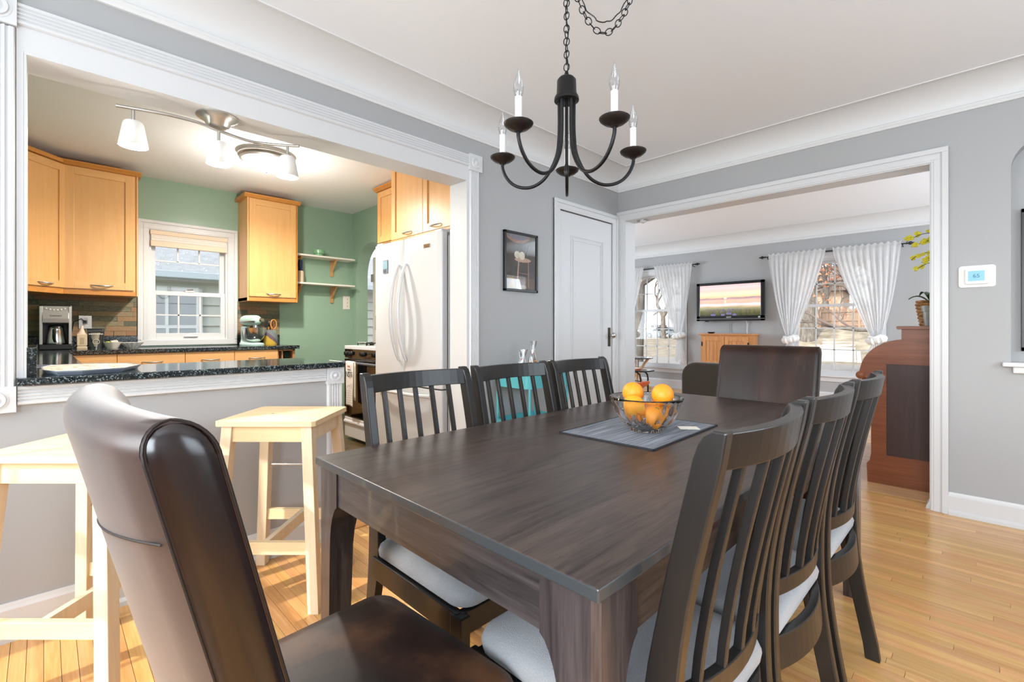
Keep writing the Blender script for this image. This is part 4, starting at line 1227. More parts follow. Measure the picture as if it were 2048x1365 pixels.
# ------------------------------------------------------------------ kitchen cabinets
def bow_handle(parent, c, along, out, l=0.13, drop=0.0, m=None, bow=0.028):
    """curved pull; c centre on the door face, along unit axis, out unit axis"""
    c = Vector(c); a = Vector(along); o = Vector(out); pts = []
    for k in range(13):
        u = -1 + 2 * k / 12
        pts.append(c + a * (u * l / 2) + o * (0.003 + bow * (1 - u * u)) + Vector((0, 0, -0.006 * (1 - u * u))))
    rr = [0.0035 + 0.004 * (1 - (-1 + 2 * k / 12) ** 2) for k in range(13)]
    return MB().tube(pts, rr, 8, rx=(1.0, 1.0)).build('handle', m or M_nickel, parent)
def shaker(parent, axis, face, sgn, a0, a1, z0, z1, th=0.020, st=0.062, name='door', hz=None, ha=None, handle=True, flat=False):
    D = lambda mb, q0, q1, p0, p1, y0, y1: (mb.box(*sorted((face + sgn * q0, face + sgn * q1)), p0, p1, y0, y1) if axis == 'x'
                                            else mb.box(p0, p1, *sorted((face + sgn * q0, face + sgn * q1)), y0, y1))
    mb = MB()
    if flat:
        D(mb, 0, th, a0, a1, z0, z1)
        dr = mb.build(name, M_mapleh, parent, 0.0015)
    else:
        D(mb, 0, th * 0.45, a0 + 0.002, a1 - 0.002, z0 + 0.002, z1 - 0.002)
        dr = mb.build(name, M_maple, parent)
        for p0, p1 in ((a0, a0 + st), (a1 - st, a1)):
            mb = MB(); D(mb, 0.001, th, p0, p1, z0, z1); mb.build('stile', M_maple, dr, 0.0015)
        for q0, q1 in ((z0, z0 + st), (z1 - st, z1)):
            mb = MB(); D(mb, 0.001, th, a0 + st, a1 - st, q0, q1); mb.build('rail', M_mapleh, dr, 0.0015)
    if handle:
        ha = (a0 + a1) / 2 if ha is None else ha
        hz = z0 + st * 0.55 if hz is None else hz
        f = face + sgn * th
        c = (f, ha, hz) if axis == 'x' else (ha, f, hz)
        al = (0, 1, 0) if axis == 'x' else (1, 0, 0)
        ou = (sgn, 0, 0) if axis == 'x' else (0, sgn, 0)
        bow_handle(dr, c, al, ou, min(0.15, (a1 - a0) * 0.4))
    return dr
FU = -5.48
u = thing('wall_cabinet', 'maple wall cabinet with one wide door left of the kitchen window', 'cabinet')
MB().box(XK, FU, 0.115, 0.598, 1.425, 2.478).build('body', M_maple, u)
shaker(u, 'x', FU, 1, 0.118, 0.580, 1.435, 2.470, ha=0.36)
MB().box(XK, FU + 0.005, 0.115, 0.606, 1.385, 1.425).build('light_rail', M_mapledk, u, 0.003)
MB().prism([(XK, 2.478), (FU + 0.02, 2.478), (FU + 0.05, 2.505), (FU + 0.05, 2.515), (XK, 2.515)], 'y', 0.10, 0.63).build('crown', M_mapledk, u)
MB().box(XK, FU + 0.012, 0.598, 0.610, 1.385, 2.478).build('side_panel', M_maple, u)
u = thing('corner_cabinet', 'maple diagonal corner wall cabinet at the left edge of the pass-through', 'cabinet')
p0, p1 = Vector((FU, 0.115, 0)), Vector((FU + 0.27, -0.155, 0))
MB().prism([(XK, 0.115), (FU, 0.115), (FU + 0.27, -0.155), (FU + 0.27, YK0), (XK, YK0)], 'z', 1.425, 2.478).build('body', M_maple, u)
MB().prism([(XK, 0.115), (FU + 0.01, 0.115), (FU + 0.28, -0.155), (FU + 0.28, YK0), (XK, YK0)], 'z', 1.385, 1.425).build('light_rail', M_mapledk, u)
MB().prism([(XK, 0.10), (FU + 0.045, 0.115), (FU + 0.31, -0.15), (FU + 0.31, YK0), (XK, YK0)], 'z', 2.480, 2.515).build('crown', M_mapledk, u, 0.008)
L_ = (p1 - p0).length
Mx = Matrix.Translation(p0) @ Matrix.Rotation(math.atan2(p1.y - p0.y, p1.x - p0.x), 4, 'Z')
st = 0.055
dr = MB().box(0.006, L_ - 0.006, 0, 0.009, 1.437, 2.468, Mx).build('door', M_maple, u)
for p_, q_ in ((0.004, st), (L_ - st, L_ - 0.004)):
    MB().box(p_, q_, 0.001, 0.02, 1.435, 2.47, Mx).build('stile', M_maple, dr, 0.0015)
for p_, q_ in ((1.435, 1.49), (2.41, 2.47)):
    MB().box(st, L_ - st, 0.001, 0.02, p_, q_, Mx).build('rail', M_mapleh, dr, 0.0015)
nrm = (Mx.to_3x3() @ Vector((0, 1, 0)))
bow_handle(dr, Mx @ Vector((L_ / 2 - 0.02, 0.02, 1.465)), Mx.to_3x3() @ Vector((1, 0, 0)), nrm, 0.13)
u = thing('wall_cabinet', 'narrow maple wall cabinet right of the kitchen window, above the mixer', 'cabinet')
MB().box(XK, FU, 1.525, 2.015, 1.425, 2.478).build('body', M_maple, u)
shaker(u, 'x', FU, 1, 1.530, 2.005, 1.435, 2.470)
MB().box(XK, FU + 0.012, 1.513, 1.525, 1.385, 2.478).build('side_panel', M_maple, u)
MB().box(XK, FU + 0.005, 1.513, 2.015, 1.385, 1.425).build('light_rail', M_mapledk, u, 0.003)
MB().box(XK, FU + 0.005, 2.015, 2.027, 1.385, 2.478).build('side_panel', M_mapledk, u)
MB().prism([(XK, 2.478), (FU + 0.02, 2.478), (FU + 0.05, 2.505), (FU + 0.05, 2.515), (XK, 2.515)], 'y', 1.48, 2.05).build('crown', M_mapledk, u)
# above the fridge
u = thing('fridge_cabinet', 'maple double door cabinet over the white refrigerator', 'cabinet')
MB().box(-3.735, -2.60, 2.21, YK1, 1.86, 2.54).build('body', M_maple, u)
shaker(u, 'y', 2.21, -1, -3.730, -3.245, 1.875, 2.53, ha=-3.47)
shaker(u, 'y', 2.21, -1, -3.240, -2.72, 1.875, 2.53, ha=-3.06)
MB().box(-3.74, -2.60, 2.192, 2.22, 1.852, 1.872).build('light_rail', M_mapledk, u)
u = thing('wall_cabinet', 'maple wall cabinet over the stove, set back beside the fridge cabinet', 'cabinet')
MB().box(-4.53, -3.745, 2.51, YK1, 1.98, 2.53).build('body', M_maple, u)
shaker(u, 'y', 2.51, -1, -4.52, -4.14, 1.99, 2.52, handle=False)
shaker(u, 'y', 2.51, -1, -4.135, -3.755, 1.99, 2.52, handle=False)
MB().prism([(2.49, 2.53), (2.455, 2.555), (2.455, 2.565), (YK1, 2.565), (YK1, 2.53)], 'x', -4.56, -3.745).build('crown', M_mapledk, u)
# base cabinets on the window wall
CF = -5.20
def base_cab(y0, y1, lb, extra=True):
    b = thing('base_cabinet', lb, 'cabinet', group='maple base cabinets along the window wall')
    MB().box(XK, CF, y0, y1, 0.09, 0.878).build('body', M_maple, b)
    dr = shaker(b, 'x', CF, 1, y0 + 0.002, y1 - 0.002, 0.715, 0.872, name='drawer', flat=True, hz=0.80)
    if extra: shaker(b, 'x', CF, 1, y0 + 0.002, y1 - 0.002, 0.10, 0.71, hz=0.67)
    MB().box(XK, CF - 0.05, y0, y1, 0.0, 0.09).build('plinth', M_black, b)
base_cab(0.105, 0.437, 'maple base cabinet under the coffee maker end of the far counter')
base_cab(0.437, 0.918, 'wide maple base cabinet under the left half of the kitchen window')
base_cab(0.918, 1.320, 'maple base cabinet under the right half of the kitchen window')
base_cab(1.320, 1.722, 'maple base cabinet under the mint stand mixer')
b = thing('wine_rack_cabinet', 'open wood cubby rack at the right end of the far counter', 'cabinet')
mb = MB()
for y_ in (1.724, 1.765, 1.875, 1.887):
    mb.box(XK, CF, y_, y_ + 0.012, 0.10, 0.878)
for z_ in (0.10, 0.29, 0.48, 0.66, 0.765, 0.866):
    mb.box(XK, CF, 1.724, 1.899, z_ - 0.006 if z_ > 0.1 else 0.0, z_ + 0.006)
mb.box(XK, XK + 0.02, 1.724, 1.899, 0.0, 0.878)
mb.build('rack', wood('cubby_wood', '#c99468', '#a8744c', 'z', 1, 0.5), b)
wbm = plain('bottle_glass_dark', '#16251c', 0.12)
bt = MB().lathe([(0, 0), (0.034, 0.0), (0.037, -0.01), (0.037, -0.19), (0.014, -0.24), (0.014, -0.30), (0, -0.30)], 18, axis='x').build('wine_bottle', wbm)
bt.location = (CF - 0.01, 1.820, 0.818); tag(bt, 'dark wine bottle lying in the open cubby', 'bottle')
# counters
ctr = MB().prism([(XK, YK0), (XK, 1.935), (CF + 0.035, 1.935), (CF + 0.035, 0.135), (-2.90, 0.135), (-2.90, YK0)], 'z', 0.878, 0.914)
tag(ctr.build('far_countertop', M_granite, bevel=0.004), 'dark speckled granite countertop below the kitchen window', 'countertop')
bs = MB().box(XK, XK + 0.02, YK0, 0.64, 0.914, 1.02).box(XK, XK + 0.02, 1.50, 1.94, 0.914, 1.02)
tag(bs.build('granite_upstand', M_granite, bevel=0.003), 'low granite upstand along the window wall counter', 'backsplash')
pc = MB().prism([(-2.90, YK0), (-2.90, 1.05), (-2.84, 1.115), (XA + 0.05, 1.115), (XA + 0.05, -0.067), (XA - 0.0, -0.067), (XA, -0.05), (XA - 0.16, -0.05), (XA - 0.16, YK0)], 'z', 0.888, 0.915)
tag(pc.build('bar_countertop', M_granite, bevel=0.004), 'dark speckled granite bar top on the half wall', 'countertop')
tag(MB().box(-2.90, XA - 0.035, -0.049, -0.020, 0.915, 1.02).build('granite_end_block', M_granite, bevel=0.002), 'upright granite end piece at the left jamb of the bar top', 'backsplash')
pb = thing('peninsula_cabinet', 'maple cabinet below the bar top on the kitchen side', 'cabinet')
MB().box(-2.86, XA - 0.152, YK0 + 0.006, 1.10, 0.09, 0.886).build('body', M_maple, pb)
lr = thing('base_cabinet', 'maple base cabinet along the left kitchen wall below the corner counter', 'cabinet')
MB().box(CF + 0.02, -2.88, YK0 + 0.006, 0.10, 0.09, 0.876).build('body', M_maple, lr)

# slate strips
bsw = thing('slate_backsplash', 'multicolored slate strip tile backsplash behind the coffee maker', 'backsplash')
bx('grout_bed', M_grout, XK, XK + 0.006, YK0, 0.64, 1.02, 1.39, bsw)
r3 = random.Random(3)
shade_m = []
um2 = MB().box(-0.5, 0.5, -0.5, 0.5, -0.5, 0.5).mesh('slate_tile'); um2.materials.append(M_slate)
def tiles(parent, y0, y1):
    z = 1.0225; hgt = 0.046
    while z < 1.385:
        y = y0 - r3.uniform(0, 0.15)
        while y < y1:
            l = r3.choice([0.09, 0.14, 0.2, 0.26, 0.3])
            a, b = max(y, y0), min(y + l, y1); y += l
            if b - a > 0.02:
                o = bpy.data.objects.new('slate_tile', um2); COL.objects.link(o); o.parent = parent
                th_ = 0.008 + r3.random() * 0.006
                hh = min(hgt, 1.388 - z)
                o.scale = (th_, b - a - 0.002, hh - 0.002)
                o.location = (XK + 0.004 + th_ / 2, (a + b) / 2, z + hh / 2)
        z += hgt
tiles(bsw, -0.40, 0.635)
bsr = thing('slate_backsplash', 'multicolored slate strip tile backsplash behind the stand mixer', 'backsplash')
bx('grout_bed', M_grout, XK, XK + 0.006, 1.505, 1.94, 1.02, 1.39, bsr)
tiles(bsr, 1.505, 1.94)

# ------------------------------------------------------------------ refrigerator
F = 1.95
fx0, fx1 = -3.60, -2.674
rf = thing('refrigerator', 'white french door refrigerator with a bottom freezer drawer', 'refrigerator')
MB().box(fx0 + 0.005, fx1 - 0.005, F + 0.075, F + 0.80, 0.03, 1.755).build('body', M_white, rf, 0.01)
xm = -3.157
def fdoor(x0, x1, z0, z1, nm):
    n = 12; pts = []
    for i in range(n + 1):
        u = i / n; x = x0 + (x1 - x0) * u
        pts.append((x, F + 0.010 - 0.010 * (1 - (2 * u - 1) ** 2)))
    e = 0.012
    outl = [(x0, F + 0.065), (x0, F + 0.022)] + [(x0 + e * 0.6, F + 0.012)] + pts[1:-1] + [(x1 - e * 0.6, F + 0.012), (x1, F + 0.022), (x1, F + 0.065)]
    return MB().prism(outl, 'z', z0, z1, smooth=False).build(nm, M_white, rf, 0.004)
dl = fdoor(fx0, xm - 0.003, 0.665, 1.775, 'door')
dr = fdoor(xm + 0.003, fx1, 0.665, 1.775, 'door')
fd = fdoor(fx0, fx1, 0.06, 0.655, 'freezer_drawer')
bx('gasket', plain('gray_gasket', '#6d6d6d', 0.8), fx0 + 0.01, fx1 - 0.01, F + 0.064, F + 0.078, 0.06, 1.76, rf)
MB().box(fx1 - 0.10, fx1 - 0.01, F + 0.02, F + 0.16, 1.772, 1.795).build('hinge_cover', M_white, rf, 0.008)
MB().box(fx0 + 0.01, fx0 + 0.10, F + 0.02, F + 0.16, 1.772, 1.795).build('hinge_cover', M_white, rf, 0.008)
for sx, d_ in ((-1, dl), (1, dr)):
    hx_ = xm + sx * 0.052
    pts = []
    for k in range(21):
        u = -1 + 2 * k / 20
        pts.append((hx_ , F - 0.002 - 0.075 * (1 - u * u) ** 0.9, 1.215 + 0.37 * u))
    rr = [0.010 + 0.006 * (1 - abs(-1 + 2 * k / 20) ** 3) for k in range(21)]
    MB().tube(pts, rr, 10, rx=(1.2, 0.85)).build('handle', M_white, d_)
pts = [(xm + 0.36 * u, F - 0.0 - 0.055 * (1 - abs(u) ** 4), 0.605) for u in [-1 + 2 * k / 20 for k in range(21)]]
MB().tube(pts, 0.014, 10).build('handle', M_white, fd)
bd = MB().box(-2.872, -2.795, F - 0.003, F + 0.005, 1.672, 1.70).build('badge', M_chrome, dr, 0.002)
mg = thing('fridge_magnet', 'blue gray picture magnet on the left refrigerator door', 'magnet', (-3.405, F - 0.001, 1.588))
MB().box(-0.036, 0.036, -0.004, 0.0, -0.052, 0.052).build('frame', plain('magnet_gray', '#6f7f88', 0.5), mg)
MB().box(-0.030, 0.030, -0.005, -0.004, -0.018, 0.045).build('picture', rampmat('magnet_picture', [(0.3, '#6f9cae'), (0.7, '#9fc0c6')], (30, 30, 30), 0.5), mg)
MB().box(-0.030, 0.012, -0.005, -0.004, -0.046, -0.022).build('caption_field', plain('magnet_dark', '#4b565c', 0.5), mg)

# ------------------------------------------------------------------ stove
SF = 2.13
st_ = thing('gas_stove', 'white gas stove with black control panel and oven door', 'stove')
sx0, sx1 = -4.51, -3.75
MB().box(sx0, sx1, SF + 0.03, YK1 - 0.01, 0.02, 0.895).build('body', M_white, st_, 0.003)
MB().box(sx0 - 0.003, sx1 + 0.003, SF - 0.005, YK1 - 0.01, 0.888, 0.925).build('cooktop', M_white, st_, 0.006)
MB().box(sx0, sx1, SF - 0.002, SF + 0.03, 0.805, 0.888).build('control_panel', M_blackgl, st_)
for x_ in (-4.45, -4.375, -4.13, -3.90, -3.82):
    MB().lathe([(0, -0.034), (0.016, -0.034), (0.020, -0.026), (0.022, -0.004), (0.026, 0.0)], 18, (x_, SF, 0.848), axis='y').box(x_ - 0.003, x_ + 0.003, SF - 0.04, SF - 0.03, 0.834, 0.866).build('knob', M_black, st_)
od = MB().box(sx0 + 0.003, sx1 - 0.003, SF - 0.008, SF + 0.03, 0.235, 0.795).build('oven_door', M_blackgl, st_, 0.004)
MB().box(sx0 + 0.14, sx1 - 0.14, SF - 0.0095, SF - 0.008, 0.36, 0.66).build('oven_window', plain('oven_glass', '#2a1c12', 0.05, spec=0.8), od)
hb = MB().tube([(sx0 + 0.03, SF - 0.055, 0.765), (sx1 - 0.03, SF - 0.055, 0.765)], 0.013, 10)
hb.box(sx0 + 0.03, sx0 + 0.06, SF - 0.055, SF, 0.755, 0.775).box(sx1 - 0.06, sx1 - 0.03, SF - 0.055, SF, 0.755, 0.775).build('handle', plain('gray_handle', '#5b6068', 0.35), od)
MB().box(sx0 + 0.003, sx1 - 0.003, SF - 0.006, SF + 0.03, 0.03, 0.222).build('storage_drawer', M_white, st_, 0.006)
MB().prism([(SF - 0.006, 0.165), (SF - 0.020, 0.172), (SF - 0.020, 0.185), (SF - 0.006, 0.20)], 'x', sx0 + 0.01, sx1 - 0.01).build('drawer_pull', M_white, st_)
for x_ in (-4.32, -3.94):
    for y_ in (2.30, 2.58):
        g = MB()
        for k in range(4):
            an = PI / 4 + k * PI / 2
            g.tube([(x_ + 0.03 * math.cos(an), y_ + 0.03 * math.sin(an), 0.952), (x_ + 0.12 * math.cos(an), y_ + 0.12 * math.sin(an), 0.952), (x_ + 0.12 * math.cos(an), y_ + 0.12 * math.sin(an), 0.926)], 0.006, 6)
        ring = [(x_ + 0.10 * math.cos(2 * PI * k / 20), y_ + 0.10 * math.sin(2 * PI * k / 20), 0.948) for k in range(20)]
        g.tube(ring, 0.005, 6, closed=True)
        g.build('burner_grate', M_black, st_)
        MB().lathe([(0, 0.942), (0.03, 0.94), (0.035, 0.93), (0.04, 0.925)], 16, (x_, y_, 0)).build('burner', M_black, st_)
tw = thing('dish_towel', 'white printed dish towel hanging on the oven door handle', 'towel')
def twf(u, v):
    x = -4.345 + 0.155 * u
    x += 0.012 * math.sin(v * 5) * (u - 0.5)
    if v < 0.15:
        an = PI * (1 - v / 0.15)
        return (x, SF - 0.055 - 0.015 * math.sin(an - PI / 2) * 0 - 0.0155 * math.cos(PI * (v / 0.15) - PI) * -1 * -1, 0.765 + 0.0155 * math.sin(an))
    return (x, SF - 0.0715 + 0.004 * math.sin(u * 9 + v * 3), 0.765 - (v - 0.15) / 0.85 * 0.40 - 0.012 * u)
M_towel = plain('white_cotton', '#e9e4dd', 0.9, bump=0.3, bscale=120)
MB().grid(twf, 14, 34).build('cloth', M_towel, tw, solid=0.003)
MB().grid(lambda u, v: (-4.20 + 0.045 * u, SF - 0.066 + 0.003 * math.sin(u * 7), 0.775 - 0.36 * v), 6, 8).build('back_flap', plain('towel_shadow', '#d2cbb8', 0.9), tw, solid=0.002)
tp = plain('towel_print', '#3d3d42', 0.9)
def tpr(s, size, x, z, m=tp): text('lettering', s, size, facing((x, SF - 0.0785, z), (0, -1, 0)), m, tw, 0.0003)
tpr('mpls.', 0.030, -4.27, 0.735, plain('towel_red', '#c0433c', 0.9))
tpr('JN', 0.075, -4.315, 0.655); tpr('S', 0.075, -4.265, 0.655); tpr('TE', 0.062, -4.225, 0.655)
tpr('MINNE', 0.022, -4.262, 0.70)
lines = MB()
for k in range(6):
    z_ = 0.50 - 0.022 * k
    lines.box(-4.335 + 0.004 * (k % 3), -4.20 - 0.006 * ((k + 1) % 3), SF - 0.0780, SF - 0.0775, z_, z_ + 0.002)
lines.tube([(-4.30, SF - 0.078, 0.53), (-4.28, SF - 0.078, 0.555), (-4.25, SF - 0.078, 0.54), (-4.24, SF - 0.078, 0.57), (-4.21, SF - 0.078, 0.57), (-4.21, SF - 0.078, 0.52)], 0.0012, 5)
lines.build('printed_drawing', plain('towel_gray_print', '#8d8b90', 0.9), tw)

# ------------------------------------------------------------------ shelves on the green wall
def shelf(z, lb):
    s = thing('wall_shelf', lb, 'shelf', group='white shelves on wood brackets')
    MB().box(XK, XK + 0.20, 2.05, 2.775, z, z + 0.020).build('board', plain('white_shelf_board', '#ece7dd', 0.5), s, 0.002)
    for y_ in (2.14, 2.56):
        b = MB().box(XK, XK + 0.018, y_ - 0.018, y_ + 0.018, z - 0.20, z)
        b.box(XK, XK + 0.15, y_ - 0.012, y_ + 0.012, z - 0.018, z)
        b.prism([(XK + 0.015, z - 0.15), (XK + 0.015, z - 0.115), (XK + 0.115, z - 0.016), (XK + 0.14, z - 0.016)], 'y', y_ - 0.010, y_ + 0.010)
        b.build('bracket', wood('bracket_pine', '#d9ab78', '#b98650', 'z', 1, 0.5), s, 0.001)
shelf(1.945, 'upper white wall shelf with the green glass bowl on it')
shelf(1.615, 'lower white wall shelf on wooden brackets')
gb = thing('green_glass_bowl', 'scalloped green glass bowl on the upper kitchen shelf', 'bowl', (XK + 0.10, 2.36, 1.966))
MB().lathe([(0, 0), (0.045, 0), (0.05, 0.006), (0.05, 0.03), (0.062, 0.036), (0.066, 0.075), (0.062, 0.075), (0.056, 0.04), (0.044, 0.03), (0.04, 0.008), (0, 0.008)], 32, wob=lambda a, i: 1 + (0.03 * math.cos(8 * a) if i in (4, 5, 6, 7) else 0)).build('bowl_body', plain('green_glass', '#86b98c', 0.1, spec=0.7), gb)
vb = thing('ceramic_bottle', 'cream bottle with a dark blue neck on the lower kitchen shelf', 'bottle', (XK + 0.12, 2.135, 1.636))
MB().lathe([(0, 0), (0.036, 0), (0.038, 0.01), (0.038, 0.125), (0.033, 0.135)], 20).build('body', plain('cream_ceramic', '#d9c3a6', 0.5), vb)
MB().lathe([(0.033, 0.135), (0.026, 0.14), (0.024, 0.15), (0.026, 0.24), (0.020, 0.265), (0, 0.268)], 20).build('neck', plain('navy_glaze', '#1f2f52', 0.2), vb)
sw = thing('light_switch', 'triple white light switch plate on the green kitchen wall', 'light switch', (XK, 2.755, 1.425))
MB().box(0, 0.007, -0.045, 0.045, -0.085, 0.085).build('plate', plain('switch_ivory', '#e9e1d6', 0.4), sw, 0.002)
for z_ in (-0.045, 0.0, 0.045):
    MB().box(0.007, 0.016, 0.004, 0.014, z_ - 0.006, z_ + 0.006).build('toggle', plain('switch_toggle', '#b9b0a5', 0.4), sw, 0.001)
ol_ = thing('wall_outlet', 'steel outlet plate with a black plug behind the coffee bag', 'outlet', (XK + 0.014, 0.265, 1.15))
MB().box(0, 0.006, -0.045, 0.045, -0.06, 0.06).build('plate', M_nickel, ol_, 0.002)
MB().box(0.006, 0.008, -0.018, 0.018, -0.038, 0.038).build('socket', plain('socket_white', '#e8e4de', 0.4), ol_)
MB().box(0.008, 0.035, -0.014, 0.010, -0.012, 0.016).tube([(0.03, 0, 0), (0.06, -0.03, 0.03), (0.05, -0.08, 0.0), (0.02, -0.10, -0.15)], 0.004, 6).build('plug', M_black, ol_)

# ------------------------------------------------------------------ counter things
cm = thing('coffee_maker', 'stainless steel and black coffee maker in the counter corner', 'coffee maker', (XK + 0.25, 0.068, 0.914), 0)
w_, dz = 0.098, 0.375
MB().box(-0.14, 0.10, -w_ - 0.004, w_ + 0.004, 0, 0.045).build('base', M_black, cm, 0.008)
MB().box(-0.14, -0.05, -w_, w_, 0.045, dz - 0.02).build('tower', M_black, cm, 0.006)
MB().box(-0.05, 0.085, -w_, -w_ + 0.020, 0.045, dz - 0.012).box(-0.05, 0.085, w_ - 0.020, w_, 0.045, dz - 0.012).build('steel_column', M_nickel, cm, 0.003)
MB().prism([(0.06, 0.215), (0.092, 0.225), (0.096, 0.26), (0.088, 0.29), (0.070, 0.365), (-0.05, 0.37), (-0.05, 0.215)], 'y', -w_ + 0.018, w_ - 0.018).build('brew_head', M_nickel, cm, 0.003)
MB().box(-0.14, 0.06, -w_, w_, dz - 0.02, dz).build('lid', M_black, cm, 0.008)
for k in range(6):
    yy_ = -0.056 + 0.0225 * k
    MB().lathe([(0, 0.008), (0.005, 0.007), (0.006, 0)], 10, (0.078, yy_, 0.345 - 0.012 * (1 - (yy_ / 0.056) ** 2)), axis='x').build('button', plain('button_white', '#f2efe8', 0.3), cm)
text('maker_name', 'Cuisinart', 0.020, facing((0.0925, 0.0, 0.285), (1, 0, 0.15)), plain('dark_print', '#3a3a3a', 0.5), cm)
cf = MB().lathe([(0, 0), (0.062, 0), (0.064, 0.01), (0.062, 0.03), (0.050, 0.115), (0.046, 0.132), (0.050, 0.140)], 28, (0.015, 0.004, 0.047)).build('carafe', M_chrome, cm)
MB().lathe([(0.050, 0.140), (0.045, 0.155), (0.02, 0.162), (0, 0.162)], 24, (0.015, 0.004, 0.047)).tube([(0.062, -0.004, 0.175), (0.098, -0.012, 0.170), (0.10, -0.012, 0.10), (0.076, -0.005, 0.065)], 0.008, 8, rx=(1.2, 0.7)).build('carafe_lid_and_handle', M_black, cf)
ca = thing('ceramic_canister', 'beige paneled ceramic canister between coffee maker and bag', 'canister', (XK + 0.26, 0.232, 0.914))
MB().box(-0.04, 0.04, -0.034, 0.034, 0, 0.022).box(-0.035, 0.035, -0.030, 0.030, 0.022, 0.030).box(-0.038, 0.038, -0.033, 0.033, 0.030, 0.128).build('body', plain('beige_ceramic', '#d2bb9c', 0.6), ca, 0.003)
MB().box(0.038, 0.040, -0.014, 0.014, 0.045, 0.10).build('raised_motif', plain('beige_relief', '#b59f82', 0.6), ca, 0.002)
MB().lathe([(0.036, 0.128), (0.020, 0.150), (0.012, 0.175), (0.010, 0.20), (0, 0.205)], 16).build('lid', plain('pinkish_ceramic', '#dcc2ae', 0.5), ca)
bag = thing('coffee_bag', 'black foil coffee bag standing on the far counter', 'bag', (XK + 0.28, 0.322, 0.914))
rings = []
for k in range(11):
    v = k / 10
    hw_ = 0.046 + 0.014 * v; th_ = 0.036 * (1 - v) ** 0.7 + 0.0015
    ring = []
    for q in range(20):
        an = 2 * PI * q / 20
        cx_ = math.copysign(abs(math.cos(an)) ** 0.5, math.cos(an)) * hw_
        cy_ = math.copysign(abs(math.sin(an)) ** 0.8, math.sin(an)) * th_ * (1 + 0.1 * math.sin(3 * v + 5 * an))
        ring.append((cy_ - 0.0, cx_, v * 0.178))
    rings.append(ring)
MB().loft(rings).build('pouch', plain('black_foil', '#17181c', 0.18, spec=0.8, bump=0.3, bscale=30), bag)
MB().box(-0.004, 0.010, -0.058, 0.058, 0.150, 0.162).build('fold_strip', plain('foil_fold', '#3c3d3c', 0.25), bag)
lb_ = MB().grid(lambda u, v: (0.0375 - 0.016 * v - 0.018 * (2 * u - 1) ** 2 * (1 - v * 0.4), -0.036 + 0.072 * u, 0.02 + 0.12 * v), 8, 8).build('front_label', plain('label_khaki', '#8d8571', 0.5), bag)
text('label_lettering', 'MOONSTER', 0.018, facing((0.0300, 0, 0.128), (1, 0, 0.12)), plain('label_white', '#f0eee6', 0.5), bag)
MB().lathe([(0.020, 0.0), (0.024, 0.0)], 24, (0.037, 0, 0.062), axis='x').build('label_ring', plain('label_gray_ring', '#c9c6b8', 0.5), bag, solid=0.001)
wb1 = thing('white_serving_bowl', 'white bowl of packets on the far counter beside the coffee bag', 'bowl', (XK + 0.27, 0.432, 0.914))
MB().lathe([(0, 0), (0.038, 0), (0.042, 0.006), (0.064, 0.052), (0.066, 0.056), (0.061, 0.056), (0.038, 0.012), (0, 0.010)], 4 * 7, wob=lambda a, i: 1 + 0.06 * abs(math.cos(2 * a)) ** 4).build('bowl_body', plain('white_glaze', '#e6ded0', 0.3), wb1)
o = MB().box(-0.02, 0.02, -0.024, 0.026, 0, 0.028).build('sugar_packets', plain('packet_paper', '#efe5d8', 0.7), None, 0.003); o.location = (XK + 0.272, 0.447, 0.955); o.rotation_euler = (0.1, 0.15, 0.1); tag(o, 'bundle of white packets in the white bowl', 'packet')
o = MB().sph((0, 0, 0), 0.016, 8, (1, 1.2, 0.9)).build('lime', plain('lime_peel', '#a9b93a', 0.5, var=0.1)); o.location = (XK + 0.285, 0.402, 0.965); tag(o, 'small yellow green fruit in the white bowl', 'fruit')
wb2 = thing('ruffled_dish', 'white ruffled dish beside the kitchen window casing', 'dish', (XK + 0.26, 0.572, 0.914))
def wr(a, i): return 1 + (0.05 * math.cos(14 * a) if i in (3, 4, 5) else 0.02 * math.cos(14 * a))
MB().lathe([(0, 0), (0.040, 0), (0.046, 0.006), (0.080, 0.042), (0.086, 0.050), (0.078, 0.050), (0.042, 0.012), (0, 0.010)], 84, wob=wr).build('dish_body', plain('white_milk_glass', '#ece6e2', 0.25), wb2)
# stand mixer (head points along +Y)
mx_ = thing('stand_mixer', 'mint green stand mixer with a steel bowl', 'mixer', (XK + 0.30, 1.560, 0.914), R(-62))
M_mint = plain('mint_enamel', '#b9d6cc', 0.15, coat=0.6)
def el_ring(cx, cy, a, b, z, n=20): return [(cx + a * math.cos(2 * PI * k / n), cy + b * math.sin(2 * PI * k / n), z) for k in range(n)]
MB().loft([el_ring(0, 0.01, 0.095, 0.135, 0.0), el_ring(0, 0.01, 0.098, 0.138, 0.012), el_ring(0, 0.005, 0.09, 0.13, 0.026), el_ring(0, -0.055, 0.060, 0.065, 0.04), el_ring(0, -0.075, 0.045, 0.045, 0.07), el_ring(0, -0.085, 0.040, 0.040, 0.16), el_ring(0, -0.08, 0.043, 0.045, 0.20)]).build('base', M_mint, mx_)
hd = []
for k in range(15):
    u = k / 14; yy_ = -0.135 + 0.27 * u
    r_ = 0.060 * (1 - abs(2 * u - 0.95) ** 4) ** 0.5 if abs(2 * u - 0.95) < 1 else 0.01
    r_ = max(r_, 0.012)
    hd.append([(r_ * 0.85 * math.cos(2 * PI * q / 20), yy_, 0.265 + r_ * 0.95 * math.sin(2 * PI * q / 20)) for q in range(20)])
MB().loft(hd).build('head', M_mint, mx_)
MB().box(0.045, 0.056, -0.10, 0.10, 0.243, 0.262).build('trim_band', M_chrome, mx_, 0.004)
MB().lathe([(0, 0.028), (0.018, 0.026), (0.022, 0.0)], 16, (0, 0.125, 0.268), axis='y').build('attachment_hub', M_chrome, mx_)
